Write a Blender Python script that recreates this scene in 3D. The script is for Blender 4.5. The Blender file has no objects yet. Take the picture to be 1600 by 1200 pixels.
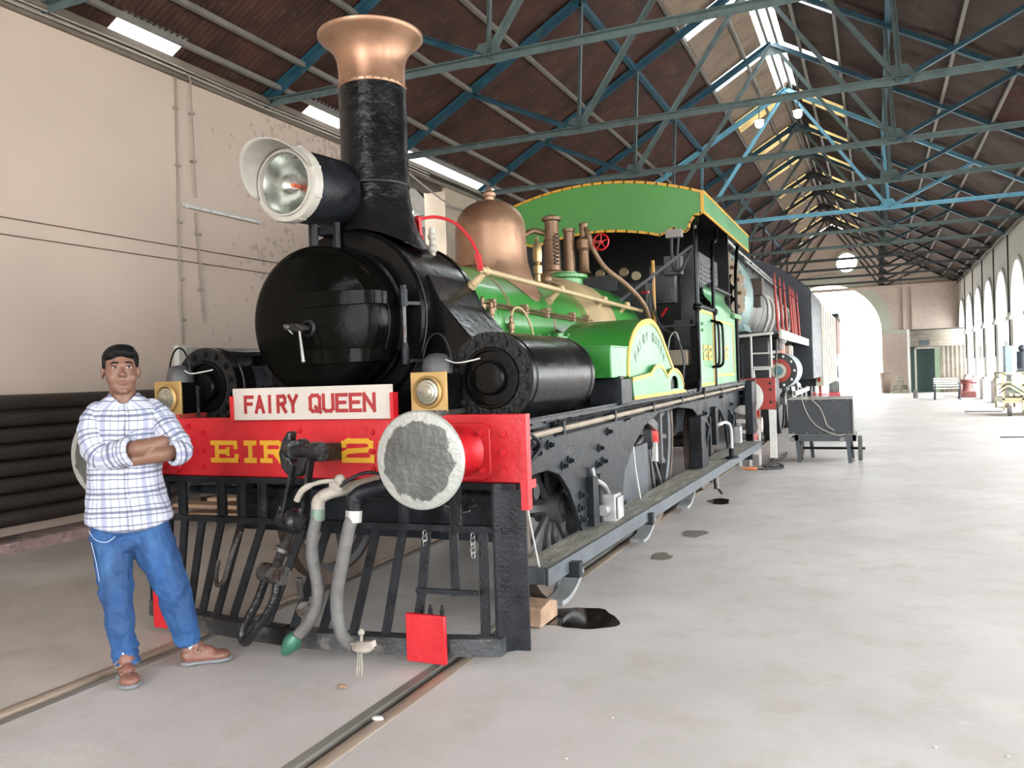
import bpy, bmesh, math, random
from mathutils import Vector, Matrix, Quaternion
random.seed(7)
PI = math.pi
S = bpy.context.scene
COL = S.collection
V = Vector

# ------------------------------------------------------------------ camera
cam_data = bpy.data.cameras.new('camera')
cam = bpy.data.objects.new('camera', cam_data)
COL.objects.link(cam)
S.camera = cam
cam_data.sensor_fit = 'HORIZONTAL'
cam_data.sensor_width = 36.0
cam_data.lens = 36.0 * 1300.0 / 1600.0
cam_data.clip_start = 0.05
cam_data.clip_end = 500
_R = V((0.91580175, 0.40027324, -0.0329923))
_F = V((-0.40077856, 0.91611833, -0.01018561)).normalized()
_U = _R.cross(_F)
m = Matrix(((_R.x, _U.x, -_F.x), (_R.y, _U.y, -_F.y), (_R.z, _U.z, -_F.z))).to_4x4()
m.translation = V((0, 0, 1.5))
cam.matrix_world = m

# ------------------------------------------------------------------ daylight
world = bpy.data.worlds.new('overcast_sky')
S.world = world
world.use_nodes = True
bg = world.node_tree.nodes['Background']
bg.inputs[0].default_value = (0.93, 0.97, 1.0, 1)
bg.inputs[1].default_value = 5.0
S.view_settings.view_transform = 'Standard'
S.view_settings.look = 'None'
S.view_settings.gamma = 1.0
S.view_settings.use_curve_mapping = False
S.view_settings.exposure = 1.65
S.cycles.max_bounces = 8
S.cycles.diffuse_bounces = 5
S.cycles.glossy_bounces = 4
S.cycles.transmission_bounces = 6
S.cycles.sample_clamp_indirect = 8.0
S.cycles.use_denoising = True


def portal(name, loc, rot, sx, sy):
    l = bpy.data.lights.new(name, 'AREA')
    l.shape = 'RECTANGLE'; l.size = sx; l.size_y = sy
    l.cycles.is_portal = True
    o = bpy.data.objects.new(name, l); COL.objects.link(o)
    o.location = loc; o.rotation_euler = rot
    return o


# ------------------------------------------------------------------ mesh helper
ROOT = {}          # object -> world position of its top-level base


def tag(o, label=None, cat=None, group=None, kind=None):
    if label: o['label'] = label
    if cat: o['category'] = cat
    if group: o['group'] = group
    if kind: o['kind'] = kind
    return o


def thing(name, loc, label, cat, group=None, kind=None):
    o = bpy.data.objects.new(name, None)
    o.empty_display_size = 0.2
    COL.objects.link(o); o.location = loc
    ROOT[o] = V(loc)
    return tag(o, label, cat, group, kind)


def link(name, me, parent=None, loc=None, rot=None):
    """object that shares mesh data; loc in world space (root frames are unrotated)"""
    o = bpy.data.objects.new(name, me); COL.objects.link(o)
    if parent is not None:
        o.parent = parent; ROOT[o] = ROOT[parent]
        base = o_base(parent)
        if loc is not None: o.location = V(loc) - base
    elif loc is not None:
        o.location = loc; ROOT[o] = V(loc)
    if rot is not None: o.rotation_euler = rot
    return o


BASE = {}


def o_base(p):
    return BASE.get(p, ROOT[p])


class MB:
    def __init__(s): s.v = []; s.f = []

    def add(s, vs, fs):
        n = len(s.v); s.v += [tuple(p) for p in vs]
        s.f += [tuple(i + n for i in f) for f in fs]; return s

    def box(s, x0, x1, y0, y1, z0, z1):
        vs = [(x, y, z) for z in (z0, z1) for y in (y0, y1) for x in (x0, x1)]
        return s.add(vs, [(0, 2, 3, 1), (4, 5, 7, 6), (0, 1, 5, 4), (2, 6, 7, 3), (0, 4, 6, 2), (1, 3, 7, 5)])

    def bar(s, p0, p1, w, h, up=(0, 0, 1)):
        p0 = V(p0); p1 = V(p1); d = (p1 - p0).normalized()
        a = d.cross(V(up))
        if a.length < 1e-4: a = d.cross(V((0, 1, 0)))
        a.normalize(); b = a.cross(d)
        vs = [p + a * (i * w / 2) + b * (j * h / 2) for p in (p0, p1) for i, j in ((-1, -1), (1, -1), (1, 1), (-1, 1))]
        return s.add(vs, [(0, 1, 2, 3), (7, 6, 5, 4), (0, 4, 5, 1), (1, 5, 6, 2), (2, 6, 7, 3), (3, 7, 4, 0)])

    def angle(s, p0, p1, w, t=0.01, up=(0, 0, 1)):
        """rolled steel angle: two thin legs"""
        p0 = V(p0); p1 = V(p1); d = (p1 - p0).normalized()
        a = d.cross(V(up)); a.normalize(); b = a.cross(d)
        s.bar(p0, p1, w, t, up)
        s.bar(p0 + a * (w / 2) - b * (w / 2), p1 + a * (w / 2) - b * (w / 2), t, w, up)
        return s

    def cyl(s, p0, p1, r0, r1=None, n=16, caps=True):
        if r1 is None: r1 = r0
        p0 = V(p0); p1 = V(p1); d = (p1 - p0).normalized()
        a = d.cross(V((0, 0, 1)))
        if a.length < 1e-3: a = V((1, 0, 0))
        a.normalize(); b = a.cross(d)
        vs = []
        for p, r in ((p0, r0), (p1, r1)):
            for i in range(n):
                t = 2 * PI * i / n
                vs.append(p + (a * math.cos(t) + b * math.sin(t)) * r)
        fs = [(i, (i + 1) % n, n + (i + 1) % n, n + i) for i in range(n)]
        if caps: fs += [tuple(range(n - 1, -1, -1)), tuple(range(n, 2 * n))]
        return s.add(vs, fs)

    def tube(s, pts, r, n=8, closed=False):
        pts = [V(p) for p in pts]; L = len(pts)
        rs = r if isinstance(r, (list, tuple)) else [r] * L
        vs = []; fs = []; prev = None
        for i, p in enumerate(pts):
            if closed: d = pts[(i + 1) % L] - pts[i - 1]
            else: d = pts[min(i + 1, L - 1)] - pts[max(i - 1, 0)]
            d.normalize()
            if prev is None:
                a = d.cross(V((0, 0, 1)))
                if a.length < 1e-3: a = d.cross(V((1, 0, 0)))
            else:
                a = prev - d * prev.dot(d)
                if a.length < 1e-4: a = d.cross(V((1, 0, 0)))
            a.normalize(); prev = a; b = d.cross(a)
            for k in range(n):
                t = 2 * PI * k / n
                vs.append(p + (a * math.cos(t) + b * math.sin(t)) * rs[i])
        for i in range(L if closed else L - 1):
            j = (i + 1) % L
            for k in range(n):
                k2 = (k + 1) % n
                fs.append((i * n + k, i * n + k2, j * n + k2, j * n + k))
        if not closed: fs += [tuple(range(n - 1, -1, -1)), tuple(range((L - 1) * n, L * n))]
        return s.add(vs, fs)

    def lathe(s, prof, o, axis='z', n=32, a0=0.0, a1=2 * PI):
        """prof: (radius, along) pairs"""
        o = V(o); full = abs(a1 - a0 - 2 * PI) < 1e-6
        m_ = n if full else n + 1
        vs = []; fs = []
        for r, t in prof:
            for i in range(m_):
                u = a0 + (a1 - a0) * i / n
                c, q = math.cos(u) * r, math.sin(u) * r
                if axis == 'z': p = V((c, q, t))
                elif axis == 'y': p = V((c, t, q))
                else: p = V((t, c, q))
                vs.append(o + p)
        for j in range(len(prof) - 1):
            for i in range(m_ if full else n):
                k = (i + 1) % m_
                fs.append((j * m_ + i, j * m_ + k, (j + 1) * m_ + k, (j + 1) * m_ + i))
        return s.add(vs, fs)

    def prism(s, poly, ax, a0, a1):
        """poly 2D in the plane across axis ax ('x': (y,z), 'y': (x,z), 'z': (x,y)); extruded a0..a1"""
        def P(p, a):
            return {'x': (a, p[0], p[1]), 'y': (p[0], a, p[1]), 'z': (p[0], p[1], a)}[ax]
        n = len(poly)
        vs = [P(p, a0) for p in poly] + [P(p, a1) for p in poly]
        from mathutils.geometry import tessellate_polygon
        tr = tessellate_polygon([[V((p[0], p[1], 0)) for p in poly]])
        fs = [tuple(t) for t in tr] + [tuple(i + n for i in reversed(t)) for t in tr]
        fs += [(i, (i + 1) % n, n + (i + 1) % n, n + i) for i in range(n)]
        return s.add(vs, fs)

    def ball(s, c, r, n=16, m_=10, sc=(1, 1, 1), rot=None):
        c = V(c); vs = []; fs = []
        for j in range(m_ + 1):
            ph = PI * j / m_
            for i in range(n):
                t = 2 * PI * i / n
                p = V((math.sin(ph) * math.cos(t) * sc[0], math.sin(ph) * math.sin(t) * sc[1], math.cos(ph) * sc[2])) * r
                if rot is not None: p = rot @ p
                vs.append(c + p)
        for j in range(m_):
            for i in range(n):
                k = (i + 1) % n
                fs.append((j * n + i, j * n + k, (j + 1) * n + k, (j + 1) * n + i))
        return s.add(vs, fs)

    def cap(s, p0, p1, r0, r1, n=16):
        """tapered capsule"""
        s.cyl(p0, p1, r0, r1, n); s.ball(p0, r0, n, 8); s.ball(p1, r1, n, 8); return s

    def hexbolt(s, p, d, r=0.018, h=0.02):
        p = V(p); d = V(d)
        s.cyl(p, p + d * h, r, r, 6); s.cyl(p + d * h, p + d * (h * 1.8), r * .55, r * .5, 8); return s

    def mesh(s, name, mat, off=(0, 0, 0), sharp=35, weld=True, smooth=True):
        off = V(off)
        me = bpy.data.meshes.new(name)
        me.from_pydata([tuple(V(p) - off) for p in s.v], [], s.f)
        bm = bmesh.new(); bm.from_mesh(me)
        if weld: bmesh.ops.remove_doubles(bm, verts=bm.verts, dist=1e-5)
        bmesh.ops.recalc_face_normals(bm, faces=bm.faces)
        bm.to_mesh(me); bm.free()
        if smooth:
            for p in me.polygons: p.use_smooth = True
            me.set_sharp_from_angle(angle=math.radians(sharp))
        if mat: me.materials.append(mat)
        return me

    def build(s, name, mat, parent=None, sharp=35, bevel=0, loc=None, label=None, solid=0):
        """one mesh object; vertices given in world space"""
        if parent is None:
            base = V(loc) if loc is not None else V((0, 0, 0))
        else: base = o_base(parent)
        me = s.mesh(name, mat, base, sharp)
        o = bpy.data.objects.new(name, me); COL.objects.link(o)
        if parent is not None:
            o.parent = parent; ROOT[o] = ROOT[parent]; BASE[o] = base
        else:
            o.location = base; ROOT[o] = base
        if bevel:
            b = o.modifiers.new('bevel', 'BEVEL'); b.width = bevel; b.segments = 2
            b.limit_method = 'ANGLE'; b.angle_limit = math.radians(40)
        if solid:
            q = o.modifiers.new('solid', 'SOLIDIFY'); q.thickness = solid; q.offset = 0
        if label: o['label'] = label
        return o


def lerp(a, b, t): return a + (b - a) * t


def arc(c, r, a0, a1, n, rz=None):
    rz = r if rz is None else rz
    return [(c[0] + r * math.cos(lerp(a0, a1, i / n)), c[1] + rz * math.sin(lerp(a0, a1, i / n))) for i in range(n + 1)]


def spline(pts, n=8):
    """Catmull-Rom through points"""
    P = [V(p) for p in pts]; P = [P[0] * 2 - P[1]] + P + [P[-1] * 2 - P[-2]]
    out = []
    for i in range(1, len(P) - 2):
        for k in range(n):
            t = k / n
            a, b, c, d = P[i - 1], P[i], P[i + 1], P[i + 2]
            out.append(0.5 * ((2 * b) + (c - a) * t + (2 * a - 5 * b + 4 * c - d) * t * t + (3 * b - a - 3 * c + d) * t ** 3))
    out.append(P[-2]); return out


# ------------------------------------------------------------------ materials
MATS = {}


def mat(name, col, rough=0.5, metal=0.0, var=0.12, scale=6.0, bump=0.0, bscale=40.0, col2=None, thr=(0.45, 0.6),
        pscale=3.0, rvar=0.1, coat=0.0, stretch=None, spec=0.5, trans=0.0, detail=6):
    """principled + noise variation; col2 = worn/dirty patches"""
    if name in MATS: return MATS[name]
    M_ = bpy.data.materials.new(name); M_.use_nodes = True
    nt = M_.node_tree; N = nt.nodes; L = nt.links
    b = N['Principled BSDF']
    tc = N.new('ShaderNodeTexCoord'); vec = tc.outputs['Object']
    if stretch:
        mp = N.new('ShaderNodeMapping'); mp.inputs['Scale'].default_value = stretch
        L.new(vec, mp.inputs[0]); vec = mp.outputs[0]
    nz = N.new('ShaderNodeTexNoise'); nz.inputs['Scale'].default_value = scale; nz.inputs['Detail'].default_value = detail
    L.new(vec, nz.inputs['Vector'])
    mr = N.new('ShaderNodeMapRange'); mr.inputs[1].default_value = 0.3; mr.inputs[2].default_value = 0.7
    mr.inputs[3].default_value = 1 - var; mr.inputs[4].default_value = 1 + var
    L.new(nz.outputs[0], mr.inputs[0])
    mx = N.new('ShaderNodeMix'); mx.data_type = 'RGBA'; mx.blend_type = 'MULTIPLY'; mx.inputs[0].default_value = 1
    mx.inputs[6].default_value = (*col, 1)
    L.new(mr.outputs[0], mx.inputs[7]); out = mx.outputs[2]
    if col2:
        n2 = N.new('ShaderNodeTexNoise'); n2.inputs['Scale'].default_value = pscale; n2.inputs['Detail'].default_value = 10
        n2.inputs['Roughness'].default_value = 0.65
        L.new(vec, n2.inputs['Vector'])
        m2 = N.new('ShaderNodeMapRange'); m2.inputs[1].default_value = thr[0]; m2.inputs[2].default_value = thr[1]
        L.new(n2.outputs[0], m2.inputs[0])
        mm = N.new('ShaderNodeMix'); mm.data_type = 'RGBA'
        L.new(m2.outputs[0], mm.inputs[0]); L.new(out, mm.inputs[6]); mm.inputs[7].default_value = (*col2, 1)
        out = mm.outputs[2]
    L.new(out, b.inputs['Base Color'])
    rr = N.new('ShaderNodeMapRange'); rr.inputs[1].default_value = 0.3; rr.inputs[2].default_value = 0.7
    rr.inputs[3].default_value = max(0.02, rough - rvar); rr.inputs[4].default_value = min(1, rough + rvar)
    L.new(nz.outputs[0], rr.inputs[0]); L.new(rr.outputs[0], b.inputs['Roughness'])
    b.inputs['Metallic'].default_value = metal
    b.inputs['Coat Weight'].default_value = coat; b.inputs['Coat Roughness'].default_value = 0.12
    b.inputs['Specular IOR Level'].default_value = spec
    b.inputs['Transmission Weight'].default_value = trans
    if bump:
        n3 = N.new('ShaderNodeTexNoise'); n3.inputs['Scale'].default_value = bscale; n3.inputs['Detail'].default_value = 5
        L.new(vec, n3.inputs['Vector'])
        bp = N.new('ShaderNodeBump'); bp.inputs['Strength'].default_value = bump; bp.inputs['Distance'].default_value = 0.02
        L.new(n3.outputs[0], bp.inputs['Height']); L.new(bp.outputs[0], b.inputs['Normal'])
    MATS[name] = M_
    return M_


def emis(name, col, st):
    M_ = bpy.data.materials.new(name); M_.use_nodes = True
    b = M_.node_tree.nodes['Principled BSDF']
    b.inputs['Base Color'].default_value = (*col, 1)
    b.inputs['Emission Color'].default_value = (*col, 1); b.inputs['Emission Strength'].default_value = st
    return M_


def translucent(name, col, w=0.75):
    """weathered roof-light sheet: daylight soaks through it"""
    M_ = bpy.data.materials.new(name); M_.use_nodes = True
    nt = M_.node_tree; N = nt.nodes; L = nt.links; N.clear()
    o = N.new('ShaderNodeOutputMaterial'); t = N.new('ShaderNodeBsdfTranslucent'); d = N.new('ShaderNodeBsdfDiffuse')
    mx = N.new('ShaderNodeMixShader'); mx.inputs[0].default_value = w
    t.inputs[0].default_value = (*col, 1); d.inputs[0].default_value = (*[c * .8 for c in col], 1)
    nz = N.new('ShaderNodeTexNoise'); nz.inputs['Scale'].default_value = 2.0; nz.inputs['Detail'].default_value = 8
    tc = N.new('ShaderNodeTexCoord'); L.new(tc.outputs['Object'], nz.inputs[0])
    r = N.new('ShaderNodeMapRange'); r.inputs[1].default_value = .3; r.inputs[2].default_value = .6
    r.inputs[3].default_value = .55; r.inputs[4].default_value = 1.0; L.new(nz.outputs[0], r.inputs[0])
    m2 = N.new('ShaderNodeMix'); m2.data_type = 'RGBA'; m2.blend_type = 'MULTIPLY'; m2.inputs[0].default_value = 1
    m2.inputs[6].default_value = (*col, 1); L.new(r.outputs[0], m2.inputs[7]); L.new(m2.outputs[2], t.inputs[0])
    L.new(d.outputs[0], mx.inputs[1]); L.new(t.outputs[0], mx.inputs[2]); L.new(mx.outputs[0], o.inputs[0])
    return M_


def glass(name, col=(1, 1, 1), rough=0.03, ior=1.45):
    M_ = bpy.data.materials.new(name); M_.use_nodes = True
    b = M_.node_tree.nodes['Principled BSDF']
    b.inputs['Base Color'].default_value = (*col, 1); b.inputs['Roughness'].default_value = rough
    b.inputs['Transmission Weight'].default_value = 1.0; b.inputs['IOR'].default_value = ior
    return M_


BLACK = mat('gloss_black_paint', (0.003, 0.003, 0.003), 0.2, var=0.3, scale=3, bump=0.12, bscale=14, rvar=0.1, spec=0.12)
BLACKW = mat('worn_black_paint', (0.009, 0.010, 0.012), 0.38, var=0.35, scale=9, bump=0.2, bscale=60, rvar=0.15,
             spec=.2, col2=(0.05, 0.05, 0.05), thr=(0.60, 0.78), pscale=9)
FRAMEB = mat('frame_black_paint', (0.014, 0.016, 0.019), 0.36, var=0.3, scale=5, bump=0.15, bscale=30, rvar=0.12,
             spec=.2, col2=(0.035, 0.037, 0.04), thr=(0.55, 0.75), pscale=4)
IRON = mat('bare_iron', (0.09, 0.085, 0.08), 0.42, 0.7, var=0.3, scale=14, bump=0.3, bscale=60,
           col2=(0.05, 0.03, 0.022), thr=(0.5, 0.65), pscale=12)
GREEN = mat('apple_green_paint', (0.025, 0.18, 0.025), 0.33, var=0.14, scale=2.5, bump=0.06, bscale=8, coat=0.3,
            col2=(0.055, 0.25, 0.06), thr=(0.5, 0.75), pscale=2)
PGREEN = mat('pale_green_paint', (0.085, 0.25, 0.115), 0.38, var=0.14, scale=3, bump=0.05, bscale=8, coat=0.2,
             col2=(0.035, 0.19, 0.05), thr=(0.52, 0.7), pscale=1.6, stretch=(1, 1, .35))  # paler, bluer green, mainly on the right-hand side sheets
YEL = mat('yellow_lining_paint', (0.55, 0.28, 0.015), 0.45, var=0.1)
TAN = mat('tan_paint', (0.38, 0.28, 0.15), 0.42, var=0.12, scale=4)
RED = mat('buffer_red_paint', (0.42, 0.008, 0.013), 0.42, var=0.1, scale=6, bump=0.15, bscale=26)
REDD = mat('dull_red_paint', (0.32, 0.035, 0.025), 0.5, var=0.2, scale=6)
COPPER = mat('worn_copper', (0.34, 0.185, 0.115), 0.4, 0.65, var=0.22, scale=3.5, bump=0.12, bscale=9, rvar=0.1,
             col2=(0.40, 0.25, 0.16), thr=(0.45, 0.65), pscale=3)
BRASS = mat('brass_paint', (0.36, 0.23, 0.085), 0.42, 0.5, var=0.2, scale=9)
BRONZE = mat('old_bronze_pipe', (0.20, 0.12, 0.07), 0.42, 0.55, var=0.25, scale=9, bump=0.2, bscale=50)
CREAM = mat('chipped_cream_paint', (0.35, 0.325, 0.28), 0.5, var=0.1, scale=6, bump=0.2, bscale=30)
WHITE = mat('white_enamel', (0.52, 0.50, 0.46), 0.45, var=0.06, scale=6, col2=(0.45, 0.40, 0.33), thr=(0.66, 0.8), pscale=9)
STEEL = mat('dull_steel', (0.28, 0.28, 0.27), 0.4, 0.7, var=0.2, scale=10)
RUBBER = mat('grey_rubber_hose', (0.095, 0.09, 0.085), 0.62, var=0.2, scale=8, bump=0.25, bscale=60, stretch=(1, 1, 2))
CHROME = mat('polished_rod', (0.6, 0.6, 0.6), 0.2, 1.0, var=0.05)


# ------------------------------------------------------------------ block letters: strokes in a 0..1 x 0..1 cell
def _glyphs():
    G = {}
    G['F'] = ([[(0, 0), (0, 1), (.85, 1)], [(0, .53), (.7, .53)]], .85)
    G['A'] = ([[(0, 0), (.45, 1), (.9, 0)], [(.2, .32), (.7, .32)]], .9)
    G['I'] = ([[(0, 0), (0, 1)]], .0)
    G['R'] = ([[(0, 0), (0, 1), (.65, 1), (.8, .88), (.8, .62), (.65, .5), (0, .5)], [(.4, .5), (.85, 0)]], .85)
    G['Y'] = ([[(0, 1), (.45, .48), (.9, 1)], [(.45, .48), (.45, 0)]], .9)
    G['Q'] = ([[(.2, 0), (.65, 0), (.85, .15), (.85, .85), (.65, 1), (.2, 1), (0, .85), (0, .15), (.2, 0)], [(.5, .25), (.9, -.06)]], .85)
    G['U'] = ([[(0, 1), (0, .15), (.2, 0), (.62, 0), (.82, .15), (.82, 1)]], .82)
    G['E'] = ([[(.8, 1), (0, 1), (0, 0), (.8, 0)], [(0, .52), (.65, .52)]], .8)
    G['N'] = ([[(0, 0), (0, 1), (.85, 0), (.85, 1)]], .85)
    G['2'] = ([[(0, .78), (0, .88), (.14, 1), (.75, 1), (.88, .88), (.88, .66), (.75, .54), (.14, .46), (0, .34), (0, 0), (.92, 0), (.92, .16)]], .9)
    # slab serif letters
    G['e'] = ([[(.12, 0), (.12, 1)], [(-.05, 1), (.85, 1), (.85, .76)], [(-.05, 0), (.88, 0), (.88, .24)], [(.12, .5), (.55, .5)], [(.55, .38), (.55, .62)]], .9)
    G['i'] = ([[(.2, 0), (.2, 1)], [(0, 1), (.4, 1)], [(0, 0), (.4, 0)]], .4)
    G['r'] = ([[(.12, 0), (.12, 1)], [(-.05, 1), (.7, 1), (.84, .88), (.84, .62), (.7, .5), (.12, .5)], [(-.05, 0), (.34, 0)], [(.5, .5), (.8, 0), (.98, 0)]], .95)
    G['L'] = ([[(0, 1), (0, 0), (.75, 0)]], .75)
    G['T'] = ([[(0, 1), (.8, 1)], [(.4, 1), (.4, 0)]], .8)
    G['K'] = ([[(0, 0), (0, 1)], [(.8, 1), (0, .45), (.85, 0)]], .85)
    G['S'] = ([[(.8, .85), (.65, 1), (.15, 1), (0, .85), (0, .62), (.8, .4), (.8, .15), (.65, 0), (.15, 0), (0, .15)]], .8)
    G['O'] = ([[(.2, 0), (.6, 0), (.8, .15), (.8, .85), (.6, 1), (.2, 1), (0, .85), (0, .15), (.2, 0)]], .8)
    G['D'] = ([[(0, 0), (0, 1), (.55, 1), (.8, .8), (.8, .2), (.55, 0), (0, 0)]], .8)
    G['M'] = ([[(0, 0), (0, 1), (.45, .4), (.9, 1), (.9, 0)]], .9)
    G['H'] = ([[(0, 0), (0, 1)], [(.8, 0), (.8, 1)], [(0, .5), (.8, .5)]], .8)
    G['C'] = ([[(.8, .82), (.62, 1), (.2, 1), (0, .85), (0, .15), (.2, 0), (.62, 0), (.8, .18)]], .8)
    return G


GL = _glyphs()


def word(mb, text, h, wfac, stroke, place, gap=0.2, spacew=0.5, depth=0.004):
    """place(u, v, d) -> world; u along text, v up, d proud of the surface"""
    x = 0; k_ = 0
    for ch in text:
        if ch == ' ':
            x += spacew * h * wfac; continue
        st, wd = GL[ch]
        for line in st:
            pts = [(x + a * h * wfac, b * (h - stroke) + stroke / 2) for a, b in line]
            for (a, b) in zip(pts, pts[1:]):
                d = V((b[0] - a[0], b[1] - a[1])); L_ = d.length; d /= L_; n = V((-d.y, d.x)) * stroke / 2
                e = d * (stroke / 2)
                q = [(a[0] - e.x + n.x, a[1] - e.y + n.y), (a[0] - e.x - n.x, a[1] - e.y - n.y),
                     (b[0] + e.x - n.x, b[1] + e.y - n.y), (b[0] + e.x + n.x, b[1] + e.y + n.y)]
                k_ += 1
                vs = [place(u, v, 0) for u, v in q] + [place(u, v, depth + .0002 * k_) for u, v in q]
                mb.add(vs, [(0, 1, 2, 3), (7, 6, 5, 4), (0, 4, 5, 1), (1, 5, 6, 2), (2, 6, 7, 3), (3, 7, 4, 0)])
        x += (wd * wfac + gap) * h
    return x
# ================================================================== SETTING
XL, XR, XM, ZE, ZR = -7.8, 3.9, -1.95, 5.45, 8.9
YB = [-7.7 + 3.43 * i for i in range(17)]          # truss lines (…6.02, 9.45, 12.88, 16.31, 19.74, 23.17 …)
YEND = 47.2
SL = (ZR - ZE) / (XM - XL)


def concrete(name, tint):
    M_ = bpy.data.materials.new(name); M_.use_nodes = True
    nt = M_.node_tree; N = nt.nodes; L = nt.links; b = N['Principled BSDF']
    tc = N.new('ShaderNodeTexCoord')
    def noise(sc, det=8, stretch=(1, 1, 1), rough=.6):
        mp = N.new('ShaderNodeMapping'); mp.inputs['Scale'].default_value = stretch; L.new(tc.outputs['Object'], mp.inputs[0])
        n = N.new('ShaderNodeTexNoise'); n.inputs['Scale'].default_value = sc; n.inputs['Detail'].default_value = det
        n.inputs['Roughness'].default_value = rough
        L.new(mp.outputs[0], n.inputs[0]); return n.outputs[0]
    def rng(s, a, c, d, e):
        r = N.new('ShaderNodeMapRange'); r.inputs[1].default_value = a; r.inputs[2].default_value = c
        r.inputs[3].default_value = d; r.inputs[4].default_value = e; L.new(s, r.inputs[0]); return r.outputs[0]
    def mix(f, a, c, bl='MIX'):
        x = N.new('ShaderNodeMix'); x.data_type = 'RGBA'; x.blend_type = bl
        for s, i in ((f, 0), (a, 6), (c, 7)):
            if hasattr(s, 'links'): L.new(s, x.inputs[i])
            else: x.inputs[i].default_value = s if i == 0 else (*s, 1)
        return x.outputs[2]
    c = mix(rng(noise(.55), .35, .68, 0, 1), (.40 * tint[0], .365 * tint[1], .335 * tint[2]), (.51 * tint[0], .475 * tint[1], .445 * tint[2]))
    c = mix(rng(noise(3.2, 10), .50, .70, 0, .7), c, (.34, .305, .26))
    c = mix(rng(noise(1.1, 12, (1, .35, 1)), .60, .70, 0, .5), c, (.27, .245, .215))
    c = mix(rng(noise(.35, 4), .60, .68, 0, .5), c, (.55, .53, .49))
    c = mix(rng(noise(60, 3), .70, .78, 0, .7), c, (.20, .18, .16))
    c = mix(rng(noise(7, 14, (.35, 1.6, 1)), .66, .74, 0, .5), c, (.62, .60, .56))
    L.new(c, b.inputs['Base Color'])
    L.new(rng(noise(1.4), .3, .7, .42, .7), b.inputs['Roughness'])
    bp = N.new('ShaderNodeBump'); bp.inputs['Strength'].default_value = .15; bp.inputs['Distance'].default_value = .02
    L.new(noise(24, 8), bp.inputs['Height']); L.new(bp.outputs[0], b.inputs['Normal'])
    return M_


FLOORM = concrete('dusty_concrete', (.93, .935, .96)); FLOORL = concrete('browner_concrete', (.88, .84, .80))
DIRT = mat('track_groove_dirt', (.05, .04, .032), .9, var=.4, scale=12, bump=.4)
RAILM = mat('worn_rail_steel', (.33, .26, .20), .5, .35, var=.25, scale=5, stretch=(1, .15, 1), bump=.2, bscale=30)
RAILG = mat('grey_guard_rail', (.20, .185, .165), .55, .3, var=.3, scale=5, stretch=(1, .15, 1))

fl = bpy.data.objects.new('floor', None)
COL.objects.link(fl); ROOT[fl] = V((0, 0, 0)); tag(fl, 'grey dusty concrete floor of the shed', None, None, 'structure')
# concrete between, left and right of the two flangeway grooves
for (x0, x1) in ((-22, -3.83), (-3.655, -2.165), (-1.995, 9)):
    MB().box(x0, x1, -9, 60, -.3, 0).build('slab', FLOORL if x0 < -10 else FLOORM, fl)
for xc, sd in ((-2.03, -1), (-3.79, 1)):
    a, b_ = sorted((xc + sd * .035, xc + sd * .075))
    MB().box(min(a, xc - .04) , max(b_, xc + .04), -9, 60, -.3, -.055).build('groove_bed', DIRT, fl)
    r = MB().prism([(xc - .035, -.05), (xc + .035, -.05), (xc + .035, .002), (xc + .028, .006), (xc - .028, .006), (xc - .035, .002)], 'y', -9, 52)
    r = r.build('rail', RAILM, fl)
    g0 = xc + sd * .085; g1 = xc + sd * .135
    MB().box(min(g0, g1), max(g0, g1), -9, 52, -.055, .001).build('guard_rail', RAILG, fl)


def plaster(name, base, peel, y0, y1, amt):
    """painted plaster; peeling patches live in the stretch y0..y1 of the wall"""
    M_ = mat(name, base, .8, var=.05, scale=.8, bump=.12, bscale=9)
    nt = M_.node_tree; N = nt.nodes; L = nt.links; b = N['Principled BSDF']
    src = b.inputs['Base Color'].links[0].from_socket
    tc = N.new('ShaderNodeTexCoord'); sp = N.new('ShaderNodeSeparateXYZ'); L.new(tc.outputs['Object'], sp.inputs[0])
    n = N.new('ShaderNodeTexNoise'); n.inputs['Scale'].default_value = 9; n.inputs['Detail'].default_value = 9
    n.inputs['Roughness'].default_value = .7; L.new(tc.outputs['Object'], n.inputs[0])
    n2 = N.new('ShaderNodeTexNoise'); n2.inputs['Scale'].default_value = .9; L.new(tc.outputs['Object'], n2.inputs[0])
    r = N.new('ShaderNodeMapRange'); r.inputs[1].default_value = y0; r.inputs[2].default_value = y1
    r.inputs[3].default_value = -.14; r.inputs[4].default_value = .03; L.new(sp.outputs[1], r.inputs[0])
    a = N.new('ShaderNodeMath'); a.operation = 'ADD'; L.new(n.outputs[0], a.inputs[0]); L.new(r.outputs[0], a.inputs[1])
    q = N.new('ShaderNodeMath'); q.operation = 'MULTIPLY_ADD'; q.inputs[1].default_value = .25; L.new(n2.outputs[0], q.inputs[0]); L.new(a.outputs[0], q.inputs[2])
    t = N.new('ShaderNodeMapRange'); t.inputs[1].default_value = .70; t.inputs[2].default_value = .72; L.new(q.outputs[0], t.inputs[0])
    k = N.new('ShaderNodeMath'); k.operation = 'MULTIPLY'; k.inputs[1].default_value = amt; L.new(t.outputs[0], k.inputs[0])
    mm = N.new('ShaderNodeMix'); mm.data_type = 'RGBA'; L.new(k.outputs[0], mm.inputs[0]); L.new(src, mm.inputs[6])
    mm.inputs[7].default_value = (*peel, 1); L.new(mm.outputs[2], b.inputs['Base Color'])
    return M_


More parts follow.
